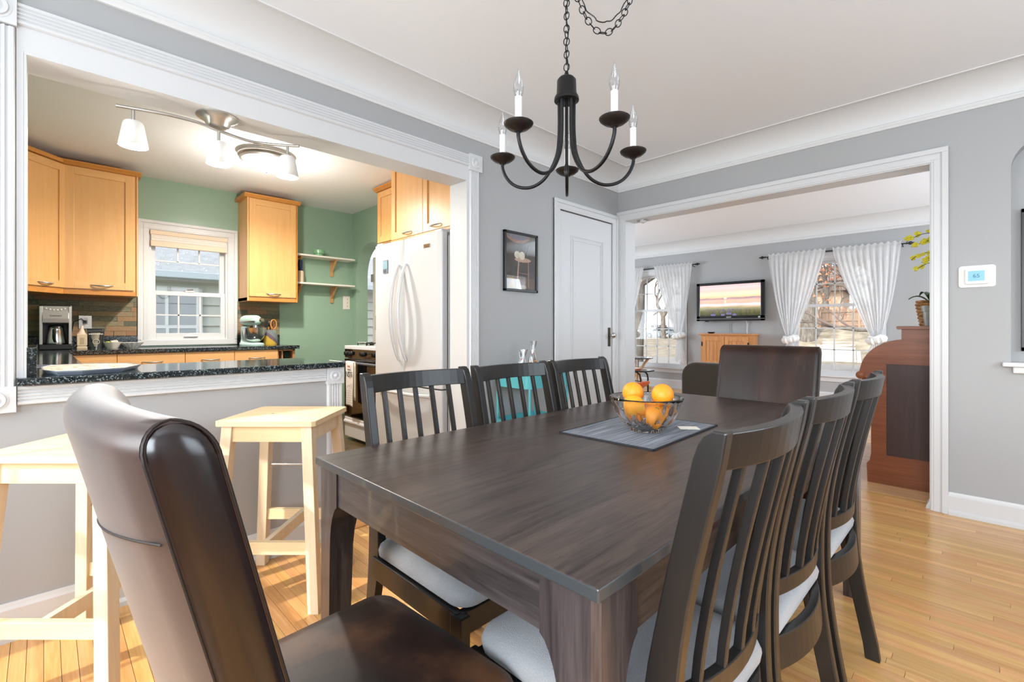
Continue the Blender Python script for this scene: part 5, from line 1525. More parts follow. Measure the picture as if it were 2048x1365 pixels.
MB().lathe([(0.0, 0.235), (0.02, 0.235), (0.022, 0.18), (0.008, 0.175), (0.008, 0.12)], 16, (0, 0.055, 0)).build('planetary_shaft', M_chrome, mx_)
MB().lathe([(0, 0.035), (0.05, 0.037), (0.066, 0.05), (0.094, 0.090), (0.106, 0.135), (0.111, 0.186), (0.115, 0.188), (0.109, 0.186), (0.100, 0.135), (0.060, 0.05), (0, 0.045)], 32, (0, 0.04, 0)).build('steel_bowl', M_chrome, mx_)
MB().grid(lambda u, v: (-0.03 + 0.06 * u, -0.075 - 0.055 * v, 0.19 + 0.045 * v + 0.02 * (2 * u - 1) ** 2), 6, 4).build('pouring_shield', glass('clear_plastic', (0.85, 0.88, 0.9), 0.15), mx_, solid=0.002)
cr = thing('utensil_crock', 'yellow and gray glazed crock full of cooking utensils', 'crock', (XK + 0.25, 1.765, 0.914))
cm_, ct_, cb_ = base_mat('crock_glaze'); sety(cb_, 0.2, 0, 0.5, 0.3)
N = ct_.nodes.new; L = ct_.links.new
tc = N('ShaderNodeTexCoord'); sx_ = N('ShaderNodeSeparateXYZ'); L(tc.outputs['Object'], sx_.inputs[0])
ma = N('ShaderNodeMath'); ma.operation = 'MULTIPLY_ADD'; ma.inputs[1].default_value = 0.85; L(sx_.outputs['Y'], ma.inputs[0]); L(sx_.outputs['Z'], ma.inputs[2])
nz = N('ShaderNodeTexNoise'); nz.inputs['Scale'].default_value = 14; L(tc.outputs['Object'], nz.inputs[0])
mb2 = N('ShaderNodeMath'); mb2.operation = 'MULTIPLY_ADD'; mb2.inputs[1].default_value = 0.03; L(nz.outputs['Fac'], mb2.inputs[0]); L(ma.outputs[0], mb2.inputs[2])
sc_ = N('ShaderNodeMath'); sc_.operation = 'MULTIPLY'; sc_.inputs[1].default_value = 5.0; L(mb2.outputs[0], sc_.inputs[0])
rp = N('ShaderNodeValToRGB'); rp.color_ramp.interpolation = 'CONSTANT'; e = rp.color_ramp.elements
e[0].color = lin('#e0b84c'); e[1].position = 0.33; e[1].color = lin('#7d6b78'); x_ = e.new(0.55); x_.color = lin('#8a9596'); x_ = e.new(0.85); x_.color = lin('#9aa993')
L(sc_.outputs[0], rp.inputs[0]); L(rp.outputs[0], cb_.inputs['Base Color'])
MB().lathe([(0, 0), (0.066, 0), (0.070, 0.008), (0.070, 0.155), (0.074, 0.165), (0.068, 0.165), (0.064, 0.02), (0, 0.012)], 32).build('pot', cm_, cr)
M_ut = plain('utensil_black', '#151515', 0.4); M_uw = wood('utensil_wood', '#dd9a50', '#b36d2c', 'z', 1, 0.5)
def utensil(name, lb, cat, m, build_):
    t = thing(name, lb, cat, (XK + 0.25, 1.765, 0.914), 0, 'utensils in the crock'); mb = MB(); build_(mb); mb.build(name + '_shape', m, t)
utensil('wooden_spoon', 'light wood spoon handle leaning in the crock', 'utensil', M_uw, lambda mb: mb.tube([(0.02, -0.02, 0.03), (0.045, -0.035, 0.19)], 0.012, 8, rx=(1.6, 0.7)))
ring = [(0.01 + 0.0, 0.03 + 0.030 * math.cos(a), 0.225 + 0.052 * math.sin(a)) for a in [2 * PI * k / 24 for k in range(24)]]
utensil('wooden_loop_whisk', 'orange wood loop shaped utensil standing tallest in the crock', 'utensil', M_uw, lambda mb: mb.tube(ring, 0.007, 6, closed=True).tube([(0.0, 0.01, 0.03), (0.01, 0.03, 0.175)], 0.007, 6))
utensil('wire_whisk', 'copper colored whisk in the crock', 'utensil', plain('copper_wire', '#c98d5c', 0.3, 0.8), lambda mb: [mb.tube([(0.0, 0.025, 0.15), (0.022 * math.cos(a), 0.025 + 0.020 * math.sin(a), 0.215), (0.0, 0.030, 0.255)], 0.0025, 5) for a in (0, PI / 3, 2 * PI / 3, PI, 4 * PI / 3, 5 * PI / 3)])
utensil('black_spatula', 'black slotted spatula leaning left in the crock', 'utensil', M_ut, lambda mb: mb.tube([(0.0, -0.01, 0.03), (0.0, -0.035, 0.19)], 0.006, 6).prism([(-0.06, 0.19), (-0.02, 0.19), (-0.025, 0.265), (-0.05, 0.27)], 'x', 0.0, 0.004))
utensil('black_ladle', 'black ladle behind the wood utensils in the crock', 'utensil', M_ut, lambda mb: mb.tube([(-0.01, 0.01, 0.03), (-0.01, 0.0, 0.2)], 0.006, 6).sph((-0.01, 0.0, 0.235), 0.032, 8, (0.5, 1, 1.1)))
kn = thing('knife_block', 'dark slanted knife block behind the utensil crock', 'knife block', (XK + 0.10, 1.70, 0.914))
MB().prism([(-0.05, 0), (0.06, 0), (0.05, 0.16), (-0.02, 0.21), (-0.05, 0.18)], 'x', -0.04, 0.05).build('block', plain('dark_green_block', '#242c24', 0.4), kn, 0.003)
for k in range(3):
    MB().tube([(-0.02 + 0.03 * k, -0.02, 0.19), (-0.02 + 0.03 * k, -0.085, 0.265)], 0.010, 8, rx=(0.7, 1.2)).build('knife_handle', M_black, kn)
# tray on the bar top
ty = thing('cookie_tray', 'pale shallow tray with brown printed paper on the bar top', 'tray', (0, 0, 0.9155))
outl = [(-2.84, 0.02), (-2.70, -0.010), (-2.50, -0.005), (-2.39, 0.03), (-2.375, 0.10), (-2.42, 0.23), (-2.60, 0.30), (-2.75, 0.27), (-2.84, 0.17)]
cx_, cy_ = sum(p[0] for p in outl) / 9, sum(p[1] for p in outl) / 9
sc2 = lambda s_, z_: [(cx_ + (p[0] - cx_) * s_, cy_ + (p[1] - cy_) * s_, z_) for p in outl]
MB().loft([sc2(0.90, 0.0), sc2(0.99, 0.014), sc2(1.0, 0.018), sc2(0.97, 0.018), sc2(0.90, 0.008)], smooth=False).build('pan', plain('pale_blue_gray_metal', '#a9b4c4', 0.35, 0.3), ty)
pp = MB().prism([(p[0], p[1]) for p in sc2(0.955, 0)], 'z', 0.010, 0.0165).build('printed_paper', rampmat('brown_print_paper', [(0.40, '#f2e6d6'), (0.56, '#efdfcb'), (0.60, '#a8682e'), (0.66, '#f0e2d0')], (14, 14, 14), 0.6, 3, 1.6), ty)
cg2 = thing('sticker_strip', 'blue white speckled strip lying on the counter by the end block', 'paper', (-3.05, -0.005, 0.9145))
MB().box(-0.14, 0.14, -0.02, 0.02, 0, 0.002).build('strip', granite('blue_speckle', '#2d4a78', '#b9c6da', 0.4), cg2)

# ------------------------------------------------------------------ kitchen lights
tl = thing('track_light', 'brushed nickel wave bar light with three glass shades under the header', 'ceiling light')
MB().lathe([(0, 2.010), (0.035, 2.012), (0.045, 2.018), (0.055, 2.040), (0.080, 2.054), (0.086, 2.058), (0.086, 2.0625), (0, 2.0625)], 36, (-2.492, 0.566, 0)).build('canopy', M_nickel, tl)
ctrl = [(-2.503, 0.208), (-2.457, 0.363), (-2.455, 0.483), (-2.490, 0.574), (-2.520, 0.71), (-2.470, 0.829), (-2.415, 0.902)]
pts = []
for i in range(len(ctrl) - 1):
    p0_, p1_, p2_, p3_ = ctrl[max(i - 1, 0)], ctrl[i], ctrl[i + 1], ctrl[min(i + 2, len(ctrl) - 1)]
    for j_ in range(5):
        s_ = j_ / 5
        f = lambda a, b, c_, d_: 0.5 * ((2 * b) + (-a + c_) * s_ + (2 * a - 5 * b + 4 * c_ - d_) * s_ ** 2 + (-a + 3 * b - 3 * c_ + d_) * s_ ** 3)
        pts.append((f(p0_[0], p1_[0], p2_[0], p3_[0]), f(p0_[1], p1_[1], p2_[1], p3_[1]), 2.0))
pts.append((*ctrl[-1], 2.0))
MB().tube(pts, 0.0065, 10).build('bar', M_nickel, tl)
M_glassshade = plain('frosted_shade_glass', '#dcd8d2', 0.4, emit=0.12)
for (x_, y_) in ((-2.494, 0.262), (-2.490, 0.570), (-2.455, 0.860)):
    h_ = MB().tube([(x_, y_, 1.998), (x_, y_, 1.945)], 0.0065, 10).build('stem', M_nickel, tl)
    MB().lathe([(0.0, 1.948), (0.028, 1.946), (0.034, 1.938), (0.050, 1.845)], 28, (x_, y_, 0)).build('glass_shade', M_glassshade, tl, solid=0.003)
    MB().sph((x_, y_, 1.868), 0.027, 8, (1, 1, 0.6)).build('bulb', M_bulbglow, tl)
    light('spot_lamp', 'POINT', (x_, y_, 1.82), 8, (1.0, 0.93, 0.84), radius=0.03)
dm = thing('dome_light', 'flush dome ceiling light glowing behind the track light', 'ceiling light', (-4.33, 1.345, 0))
MB().lathe([(0.205, 2.5795), (0.205, 2.565), (0.215, 2.555), (0.215, 2.545), (0.200, 2.535), (0.205, 2.525), (0.190, 2.515), (0.180, 2.52)], 40).build('trim_ring', M_nickel, dm)
MB().lathe([(0, 2.430), (0.06, 2.434), (0.12, 2.455), (0.165, 2.490), (0.182, 2.520)], 36).build('glass_dome', M_dome, dm)
MB().lathe([(0, 2.412), (0.006, 2.415), (0.008, 2.425), (0.018, 2.432)], 12).build('finial', M_nickel, dm)
dl_ = light('dome_lamp', 'SPOT', (-4.33, 1.345, 2.40), 150, (1.0, 0.94, 0.86), radius=0.05)
dl_.data.spot_size = R(172); dl_.data.spot_blend = 0.6
light('dome_lamp', 'POINT', (-4.33, 1.345, 2.15), 26, (1.0, 0.94, 0.86), radius=0.05)
# ------------------------------------------------------------------ living room
tv = thing('television', 'flat television showing a sunset beach with purple flowers', 'television', (-3.025, YL, 1.55))
a, b = 0.545, 0.325
TY = -0.11
MB().box(-a + 0.05, a - 0.05, TY + 0.03, -0.02, -b + 0.05, b - 0.03).build('housing', M_black, tv, 0.01)
MB().box(-0.12, 0.12, -0.03, -0.001, -0.12, 0.12).build('wall_bracket', M_black, tv)
f = MB(); 
for r_ in ((-a, a, b - 0.045, b), (-a, a, -b, -b + 0.085), (-a, -a + 0.055, -b, b), (a - 0.055, a, -b, b)):
    f.box(r_[0], r_[1], TY - 0.005, TY + 0.035, r_[2], r_[3])
f.build('bezel', M_blackgl, tv, 0.004)
MB().box(-a, a, TY - 0.008, TY - 0.004, -b + 0.030, -b + 0.036).build('silver_strip', M_nickel, tv)
MB().box(-0.055 - a + 0.20, -a + 0.20, TY, TY + 0.03, -b - 0.015, -b).build('sensor_box', M_black, tv)
# screen image: sky, sea, sand and meadow as one lit material, flowers as flat pieces
sm_, st2, sb_ = base_mat('screen_sunset'); N = st2.nodes.new; L = st2.links.new
sety(sb_, 0.2)
tc = N('ShaderNodeTexCoord'); sp = N('ShaderNodeSeparateXYZ'); L(tc.outputs['Object'], sp.inputs[0])
mp = N('ShaderNodeMapping'); mp.inputs['Scale'].default_value = (2.2, 1, 16); L(tc.outputs['Object'], mp.inputs[0])
nz = N('ShaderNodeTexNoise'); nz.inputs['Scale'].default_value = 1.6; nz.inputs['Detail'].default_value = 4; L(mp.outputs[0], nz.inputs[0])
mr = N('ShaderNodeMapRange'); mr.inputs['From Min'].default_value = -0.245; mr.inputs['From Max'].default_value = 0.28; L(sp.outputs['Z'], mr.inputs['Value'])
ad = N('ShaderNodeMath'); ad.operation = 'MULTIPLY_ADD'; ad.inputs[1].default_value = 0.10; L(nz.outputs['Fac'], ad.inputs[0])
sb2 = N('ShaderNodeMath'); sb2.operation = 'SUBTRACT'; sb2.inputs[1].default_value = 0.05; L(mr.outputs[0], sb2.inputs[0]); L(sb2.outputs[0], ad.inputs[2])
rp = N('ShaderNodeValToRGB'); e = rp.color_ramp.elements
e[0].position = 0.0; e[0].color = lin('#3a3a22'); e[1].position = 1.0; e[1].color = lin('#c9aeb0')
for p, c in ((0.18, '#6b6a48'), (0.28, '#a39b78'), (0.31, '#e0b49a'), (0.36, '#c9d0da'), (0.42, '#dba894'), (0.5, '#e0b09c'), (0.555, '#a98a90'), (0.57, '#96808e'), (0.59, '#f2b98c'), (0.70, '#f7d3b0'), (0.82, '#e6b9ae'), (0.9, '#dcc0bd')):
    x_ = e.new(p); x_.color = lin(c)
L(ad.outputs[0], rp.inputs[0])
L(rp.outputs[0], sb_.inputs['Base Color']); L(rp.outputs[0], sb_.inputs['Emission Color']); sb_.inputs['Emission Strength'].default_value = 0.75
sb_.inputs['Base Color'].default_value = (0, 0, 0, 1)
sc_ = MB().box(-a + 0.05, a - 0.05, TY + 0.002, TY + 0.012, -0.248, 0.285).build('screen', sm_, tv)
MB().prism(ell(-0.06, 0.055, 0.022, 0.013), 'y', TY + 0.0005, TY + 0.0025).build('sun_disc', plain('screen_sun', '#fff3d8', 0.3, emit=1.1), sc_)
MB().prism([(-0.068, 0.02), (-0.050, 0.02), (-0.046, -0.055), (-0.074, -0.055)], 'y', TY + 0.0005, TY + 0.0025).build('sun_glitter', plain('screen_glitter', '#ffd9ae', 0.3, emit=0.9), sc_)
r4 = random.Random(11)
fl_ = MB(); gr_ = MB(); dk = MB()
for i in range(90):
    x = r4.gauss(-0.12, 0.17); z = -0.125 - abs(r4.gauss(0, 0.03))
    if abs(x) < a - 0.07: fl_.prism(ell(x, z, 0.008, 0.005, 6), 'y', TY - 0.0005, TY + 0.001)
for (x, w2_) in ((-0.26, 0.045), (-0.10, 0.035), (0.0, 0.05), (0.09, 0.035)):
    fl_.prism(ell(x, -0.225 + (0.02 if x == 0.0 else 0), w2_, 0.018, 12), 'y', TY - 0.0008, TY + 0.001)
fo = fl_.build('flowers', plain('screen_purple', '#7e72a8', 0.4, emit=0.25), sc_); fo['kind'] = 'stuff'
for i in range(70):
    x = r4.uniform(-a + 0.07, a - 0.07); h_ = r4.uniform(0.03, 0.09)
    gr_.prism([(x, -0.246), (x + 0.006, -0.246), (x + r4.uniform(-0.02, 0.02), -0.225 + h_)], 'y', TY - 0.0003, TY + 0.001)
go = gr_.build('grass_blades', plain('screen_grass', '#4f5230', 0.4, emit=0.3), sc_); go['kind'] = 'stuff'
text('brand_lettering', 'SONY', 0.030, facing((0.0, TY - 0.0058, -0.266), (0, -1, 0)), plain('tv_letter', '#e6e6e6', 0.4, emit=0.3), tv)
MB().box(0.455, 0.485, TY - 0.006, TY - 0.0045, -0.280, -0.252).build('energy_sticker', plain('sticker_gray', '#9fb0a8', 0.5), tv)
for x_, c_ in ((-3.055, '#8d8d8d'), (-2.775, '#d9d9d9')):
    o = MB().tube([(x_, YL - 0.05, 1.23), (x_ + 0.01, YL - 0.02, 1.16), (x_ + 0.005, YL - 0.02, 1.08), (x_ + 0.012, YL - 0.03, 1.00)], 0.005 if c_ == '#8d8d8d' else 0.007, 6).build('power_cord', plain('cord_' + c_[1:], c_, 0.5))
    tag(o, 'gray cord hanging under the middle of the television' if c_ == '#8d8d8d' else 'white cord hanging under the right part of the television', 'cord')
# pine cabinet
pc_ = thing('pine_cabinet', 'low pine cabinet with two paneled doors under the television', 'cabinet', (-2.99, 0, 0))
M_pn = wood('honey_pine', '#dba06a', '#bb7c44', 'z', 0.7, 0.45)
M_pnx = wood('honey_pine_top', '#dfa36c', '#b97b45', 'x', 0.7, 0.45)
MB().box(-0.39, 0.39, 7.82, YL - 0.03, 0.06, 0.99).build('body', M_pn, pc_)
MB().box(-0.43, 0.42, 7.79, YL - 0.03, 0.99, 1.012).build('top', M_pnx, pc_, 0.005)
MB().box(-0.41, 0.41, 7.805, YL - 0.03, 0.0, 0.07).build('plinth', M_pnx, pc_, 0.004)
for s in (-1, 1):
    x0, x1 = (-0.36, -0.005) if s < 0 else (0.005, 0.36)
    d_ = MB().box(x0, x0 + 0.06, 7.805, 7.822, 0.10, 0.96).box(x1 - 0.06, x1, 7.805, 7.822, 0.10, 0.96).box(x0 + 0.06, x1 - 0.06, 7.805, 7.822, 0.10, 0.17).box(x0 + 0.06, x1 - 0.06, 7.805, 7.822, 0.89, 0.96).box(x0 + 0.06, x1 - 0.06, 7.804, 7.8115, 0.50, 0.56)
    d_ = d_.build('door', M_pn, pc_, 0.002)
    for k in range(4):
        xx = x0 + 0.06 + (x1 - x0 - 0.12) * k / 4
        MB().box(xx + 0.0015, xx + (x1 - x0 - 0.12) / 4 - 0.0015, 7.812, 7.82, 0.17, 0.89).build('panel_board', M_pn, d_, 0.002)
    for z_ in (0.24, 0.84):
        xx = x0 - 0.004 if s < 0 else x1 + 0.004
        MB().box(xx - 0.012, xx + 0.012, 7.80, 7.806, z_ - 0.035, z_ + 0.035).build('hinge', M_iron, d_, 0.003)
    MB().lathe([(0, -0.03), (0.012, -0.028), (0.014, -0.018), (0.006, -0.008), (0.006, 0)], 12, ((-0.03 if s < 0 else 0.03), 7.805, 0.6), axis='y').build('knob', M_iron, d_)
rm = MB().lathe([(0, 0), (0.035, 0), (0.055, 0.014), (0.058, 0.026), (0.050, 0.026), (0.03, 0.01), (0, 0.008)], 20).build('small_dish', M_black); rm.location = (-3.26, 7.95, 1.0125); tag(rm, 'small black dish on top of the pine cabinet', 'dish')

# curtain rods and curtains
def rod(x0, x1, lb):
    t = thing('curtain_rod', lb, 'curtain rod', (0, YL - 0.085, 2.225))
    MB().tube([(x0, 0, 0), (x1, 0, 0)], 0.008, 8).build('rod', M_iron, t)
    for x_, s in ((x0, -1), (x1, 1)):
        MB().lathe([(0, 0), (0.010, 0.002), (0.014, 0.012), (0.008, 0.022), (0.018, 0.034), (0.024, 0.05), (0.016, 0.068), (0.008, 0.076), (0.010, 0.088), (0, 0.10)], 14, (x_, 0, 0), Matrix.Identity(4), axis='x').build('finial', M_iron, t) if s > 0 else \
        MB().lathe([(0, 0), (0.010, -0.002), (0.014, -0.012), (0.008, -0.022), (0.018, -0.034), (0.024, -0.05), (0.016, -0.068), (0.008, -0.076), (0.010, -0.088), (0, -0.10)], 14, (x_, 0, 0), axis='x').build('finial', M_iron, t)
        MB().tube([(x_ - s * 0.03, 0, 0), (x_ - s * 0.03, 0, -0.03), (x_ - s * 0.03, 0.085, -0.03)], 0.006, 6).build('bracket', M_iron, t)
rod(-5.16, -3.62, 'dark curtain rod over the window left of the television')
rod(-2.47, -0.76, 'dark curtain rod over the window right of the television')
M_sheer = sheer('white_sheer', '#fafafa', 0.12, 0.55)
def curtain(lb, xl, xr, xk, zk, tail, wk=0.07, ztop=2.262, tw=0.26, tx=0.0, folds=11, bow=1.0):
    t = thing('curtain', lb, 'curtain', (0, YL - 0.085, 0), group='white tied curtains in the living room')
    y0 = 0.0
    def fn(u, v):
        z = ztop - (ztop - zk) * v
        e = v ** 1.25
        l = xl + (xk - wk / 2 - xl) * e; r_ = xr + (xk + wk / 2 - xr) * e
        if xl < xk < xr:
            pass
        side = 1 if abs(xl - xk) < abs(xr - xk) else -1   # the near edge hangs almost straight, bows out a little
        if side > 0: l = xl + (xk - wk / 2 - xl) * (v ** 2.2 * 0.6 + v * 0.4)
        else: r_ = xr + (xk + wk / 2 - xr) * (v ** 2.2 * 0.6 + v * 0.4)
        x = l + (r_ - l) * u
        amp = 0.022 * (1 - 0.2 * v) * (0.12 + 0.88 * min(1, v * 6))
        y = y0 - 0.016 - 0.01 * min(1, v * 6) + amp * math.sin(2 * PI * folds * u + 1.4 * math.sin(4 * u + v * 1.5)) + 0.008 * min(1, v * 6) * math.sin(2 * PI * 3.3 * u + 5 * v)
        zz = z + (0.012 * math.cos(2 * PI * folds * u) if v < 0.01 else 0)
        return (x, y, zz)
    MB().grid(fn, 132, 40).build('cloth', M_sheer, t)
    # knot: a twisted ring of cloth
    kp = []
    for k in range(28):
        an = 2 * PI * k / 28
        kp.append((xk + 0.075 * math.cos(an), -0.02 + 0.05 * math.sin(an), zk - 0.02 + 0.02 * math.sin(an + 1)))
    kb = MB().tube(kp, [0.044 + 0.010 * math.sin(k * 2.4) for k in range(28)], 10, closed=True)
    kb.tube([(xk - 0.085, -0.045, zk + 0.02), (xk - 0.02, -0.075, zk - 0.01), (xk + 0.05, -0.065, zk + 0.03), (xk + 0.09, -0.02, zk + 0.01)], [0.020, 0.034, 0.030, 0.014], 10)
    kb.build('knot', plain('white_cloth_knot', '#eeeeec', 0.9, bump=0.4, bscale=30), t)
    if tail:
        def tf(u, v):
            z = zk - 0.03 - tail * v
            ww = 0.05 + tw * v ** 0.7
            x = xk + tx * v + (u - 0.5) * ww
            y = -0.02 + 0.022 * math.sin(2 * PI * 5 * u + 2 * v) * (0.4 + v)
            return (x, y, z - 0.05 * math.sin(u * 9) * v - (0.08 * u * v))
        MB().grid(tf, 60, 14).build('tail', M_sheer, t)
    return t
curtain('white curtain panel tied in a knot with a hanging tail beside the television', -4.39, -3.655, -3.905, 0.985, 0.40, wk=0.10, tw=0.17, tx=0.03)
curtain('white curtain panel at the far left of the living room, mostly hidden by the jamb', -5.12, -4.60, -4.98, 0.985, 0.40, wk=0.08, tw=0.17)
curtain('white curtain panel right of the television, tied low behind the far leather chair', -2.425, -1.655, -2.115, 0.95, 0.34, wk=0.10, tw=0.2, tx=-0.03)
curtain('white curtain panel tied behind the wooden organ, near the yellow blossoms', -1.575, -0.80, -1.065, 0.96, 0.34, wk=0.12, tw=0.2, tx=-0.02)

# organ
og = thing('pump_organ', 'reddish brown wooden organ with a curved end panel and dark inset', 'organ', (0, 4.17, 0))
M_cherry = wood('cherry_veneer', '#94583a', '#6b3a22', 'x', 0.8, 0.35, contrast=(0.25, 0.75))
M_cherryz = wood('cherry_veneer_upright', '#8f5432', '#68381e', 'z', 0.8, 0.35, contrast=(0.25, 0.75))
M_inset = wood('dark_inset_veneer', '#4a3330', '#352525', 'z', 0.55, 0.4, contrast=(0.3, 0.7))
arc_ = [(-0.64 + 0.25 * (1 - math.cos(R(a_))) - 0.01, 0.76 + 0.255 * math.sin(R(a_))) for a_ in range(0, 91, 9)]
prof = [(0.15, 0.0), (-0.60, 0.0), (-0.605, 0.13), (-0.588, 0.155), (-0.580, 0.20), (-0.580, 0.70), (-0.605, 0.735)] + arc_ + [(-0.412, 1.018), (-0.412, 1.085), (0.15, 1.085)]
ox0, ox1, oz0, oz1 = -0.493, 0.06, 0.205, 0.842
# end panel as a frame around the inset
fr2 = MB()
fr2.prism([(-0.60, 0.0), (0.15, 0.0), (0.15, oz0), (-0.580, oz0), (-0.588, 0.155), (-0.605, 0.13)], 'y', 0, 0.03)
fr2.prism([(-0.580, oz0), (ox0, oz0), (ox0, oz1), (-0.635, oz1), (-0.652, 0.77), (-0.605, 0.735), (-0.580, 0.70)], 'y', 0, 0.03)
top_arc = [p for p in arc_ if p[1] > oz1]
fr2.prism([(-0.635, oz1), (0.15, oz1), (0.15, 1.085), (-0.412, 1.085), (-0.412, 1.018)] + top_arc[::-1], 'y', 0, 0.03)
fr2.box(ox1, 0.15, 0, 0.03, oz0, oz1)
fr2.build('end_panel', M_cherry, og, 0.001)
MB().box(ox0, ox1, 0.010, 0.022, oz0, oz1).build('inset_panel', M_inset, og)
for r_ in ((ox0, ox1, oz0 - 0.004, oz0 + 0.006), (ox0, ox1, oz1 - 0.006, oz1 + 0.004), (ox0 - 0.003, ox0 + 0.005, oz0, oz1)):
    pass
MB().prism([(-0.434, 1.085), (0.17, 1.085), (0.17, 1.107), (-0.434, 1.107), (-0.440, 1.100), (-0.436, 1.092)], 'y', -0.015, 1.5).build('top', M_cherry, og, 0.002)
MB().tube([(-0.650, 0.0, 0.757), (-0.650, 1.45, 0.757)], 0.018, 10).build('keyslip_roll', M_cherry, og)
MB().lathe([(0, -0.012), (0.02, -0.008), (0.028, 0.0), (0.02, 0.008)], 16, (-0.642, 0.0, 0.757), axis='y').build('scroll_knob', M_cherry, og)
MB().prism([(p[0], p[1]) for p in [(-0.40, 0.0), (0.12, 0.0), (0.12, 1.085), (-0.40, 1.085)]], 'y', 0.03, 1.45).build('case', M_cherryz, og)
MB().prism([(-0.60, 0.62), (-0.39, 0.62), (-0.39, 1.0)] + arc_[::-1], 'y', 0.03, 1.45).build('fallboard', M_cherry, og)
fr3 = MB().prism(prof, 'y', 1.45, 1.48); fr3.build('far_end_panel', M_cherry, og)
# basket, pots, orchid on the organ
bk = thing('wicker_basket', 'brown wicker basket on top of the organ', 'basket', (-0.262, 4.385, 1.1075))
M_wick = rampmat('wicker', [(0.35, '#6a4526'), (0.5, '#9d6f42'), (0.7, '#c49a66')], (10, 10, 40), 0.7, 4, 3, bump=0.3)
for k in range(7):
    z_ = 0.012 + 0.023 * k; r_ = 0.062 + 0.0035 * k
    pth = [((r_ + 0.004 * (-1) ** (q + k)) * math.cos(2 * PI * q / 28), (r_ + 0.004 * (-1) ** (q + k)) * math.sin(2 * PI * q / 28), z_) for q in range(28)]
    MB().tube(pth, 0.0125, 6, closed=True).build('woven_row', M_wick, bk)
MB().tube([(0.088 * math.cos(2 * PI * q / 24), 0.088 * math.sin(2 * PI * q / 24), 0.172) for q in range(24)], 0.008, 6, closed=True).build('rim', M_wick, bk)
pt = thing('orchid_pot', 'gray metal pot with a thick leaved plant, in front of the basket', 'plant', (-0.252, 4.225, 1.1075))
MB().lathe([(0, 0), (0.045, 0), (0.047, 0.01), (0.055, 0.095), (0.060, 0.097), (0.064, 0.135), (0.058, 0.135), (0.05, 0.10), (0, 0.09)], 24).build('pot', plain('gray_metal_pot', '#8b8a84', 0.4, 0.4, var=0.15, bscale=20), pt)
M_leaf = plain('dark_green_leaf', '#2f4a2b', 0.35)
def leaf(mb, base, d, l, wd, lift):
    d = Vector(d).normalized(); sd_ = d.cross(Vector((0, 0, 1))).normalized()
    def fn(u, v):
        p = Vector(base) + d * (l * v) + Vector((0, 0, lift * math.sin(PI * 0.75 * v)))
        w2_ = wd * math.sin(PI * min(1, v * 0.93 + 0.07)) ** 0.7
        return p + sd_ * (w2_ * (u - 0.5)) + Vector((0, 0, 0.01 * abs(u - 0.5)))
    mb.grid(fn, 4, 10)
for d_, l_, lf in (((-1, -0.3, 0), 0.13, 0.07), ((1, 0.2, 0), 0.15, 0.05), ((-0.3, -1, 0), 0.10, 0.09), ((0.2, 1, 0), 0.12, 0.06), ((-0.8, 0.5, 0), 0.09, 0.10)):
    mb = MB(); leaf(mb, (0, 0, 0.13), d_, l_, 0.045, lf); mb.build('leaf', M_leaf, pt, solid=0.002)
ob = thing('yellow_orchid', 'arching spray of yellow blossoms reaching out beside the right jamb', 'plant', (-0.112, 4.235, 1.1075))
MB().lathe([(0, 0), (0.05, 0), (0.065, 0.12), (0.07, 0.125), (0.06, 0.125), (0, 0.11)], 20).build('pot', plain('dark_glazed_pot', '#2c3a3a', 0.3), ob)
M_stem = plain('dark_stem', '#3a3a26', 0.6)
M_yel = plain('yellow_petal', '#d9cc35', 0.6, var=0.15, bscale=40)
r5 = random.Random(5)
def branch(pts, nb, seed, r_=0.0022):
    P = [Vector(p) for p in pts]
    out = []
    for i in range(len(P) - 1):
        p0, p1, p2, p3 = P[max(i - 1, 0)], P[i], P[i + 1], P[min(i + 2, len(P) - 1)]
        for j_ in range(6):
            s_ = j_ / 6
            out.append(0.5 * ((2 * p1) + (p2 - p0) * s_ + (2 * p0 - 5 * p1 + 4 * p2 - p3) * s_ ** 2 + (3 * p1 - p0 - 3 * p2 + p3) * s_ ** 3))
    out.append(P[-1])
    MB().tube(out, r_, 5).build('stem', M_stem, ob)
    return out
main = [(0, 0, 0.10), (0.02, 0, 0.35), (0.0, 0, 0.50)]
s_a = branch([(0, 0, 0.1), (0.03, 0.0, 0.35), (0.02, 0, 0.52), (-0.06, -0.01, 0.60), (-0.17, -0.02, 0.625), (-0.25, -0.02, 0.60), (-0.285, -0.02, 0.57)], 6, 1)
s_b = branch([(0.02, 0, 0.48), (-0.05, 0, 0.56), (-0.13, 0.01, 0.585), (-0.20, 0.0, 0.565), (-0.255, 0, 0.545)], 5, 2)
s_c = branch([(0.02, 0, 0.42), (-0.05, 0.01, 0.49), (-0.13, 0.01, 0.505), (-0.21, 0.01, 0.49), (-0.255, 0.01, 0.455)], 5, 3)
s_d = branch([(0.02, 0, 0.38), (-0.04, -0.01, 0.43), (-0.10, -0.02, 0.47), (-0.16, -0.02, 0.455), (-0.20, -0.02, 0.43)], 5, 4)
s_f = branch([(0.02, 0, 0.30), (-0.05, -0.02, 0.40), (-0.12, -0.03, 0.43), (-0.19, -0.03, 0.41), (-0.235, -0.03, 0.375)], 5, 4)
s_e = branch([(0.0, 0, 0.50), (-0.05, 0.0, 0.60), (-0.09, 0.0, 0.635), (-0.14, 0.0, 0.65)], 5, 4)
def blossom(c, s_):
    mb = MB()
    for k in range(5):
        an = 2 * PI * k / 5 + r5.random()
        d = Vector((math.cos(an), r5.uniform(-0.5, 0.5), math.sin(an))).normalized()
        mb.sph(Vector(c) + d * 0.011 * s_, 0.011 * s_, 4, (1, 0.5, 1))
    mb.build('blossom', M_yel, ob)
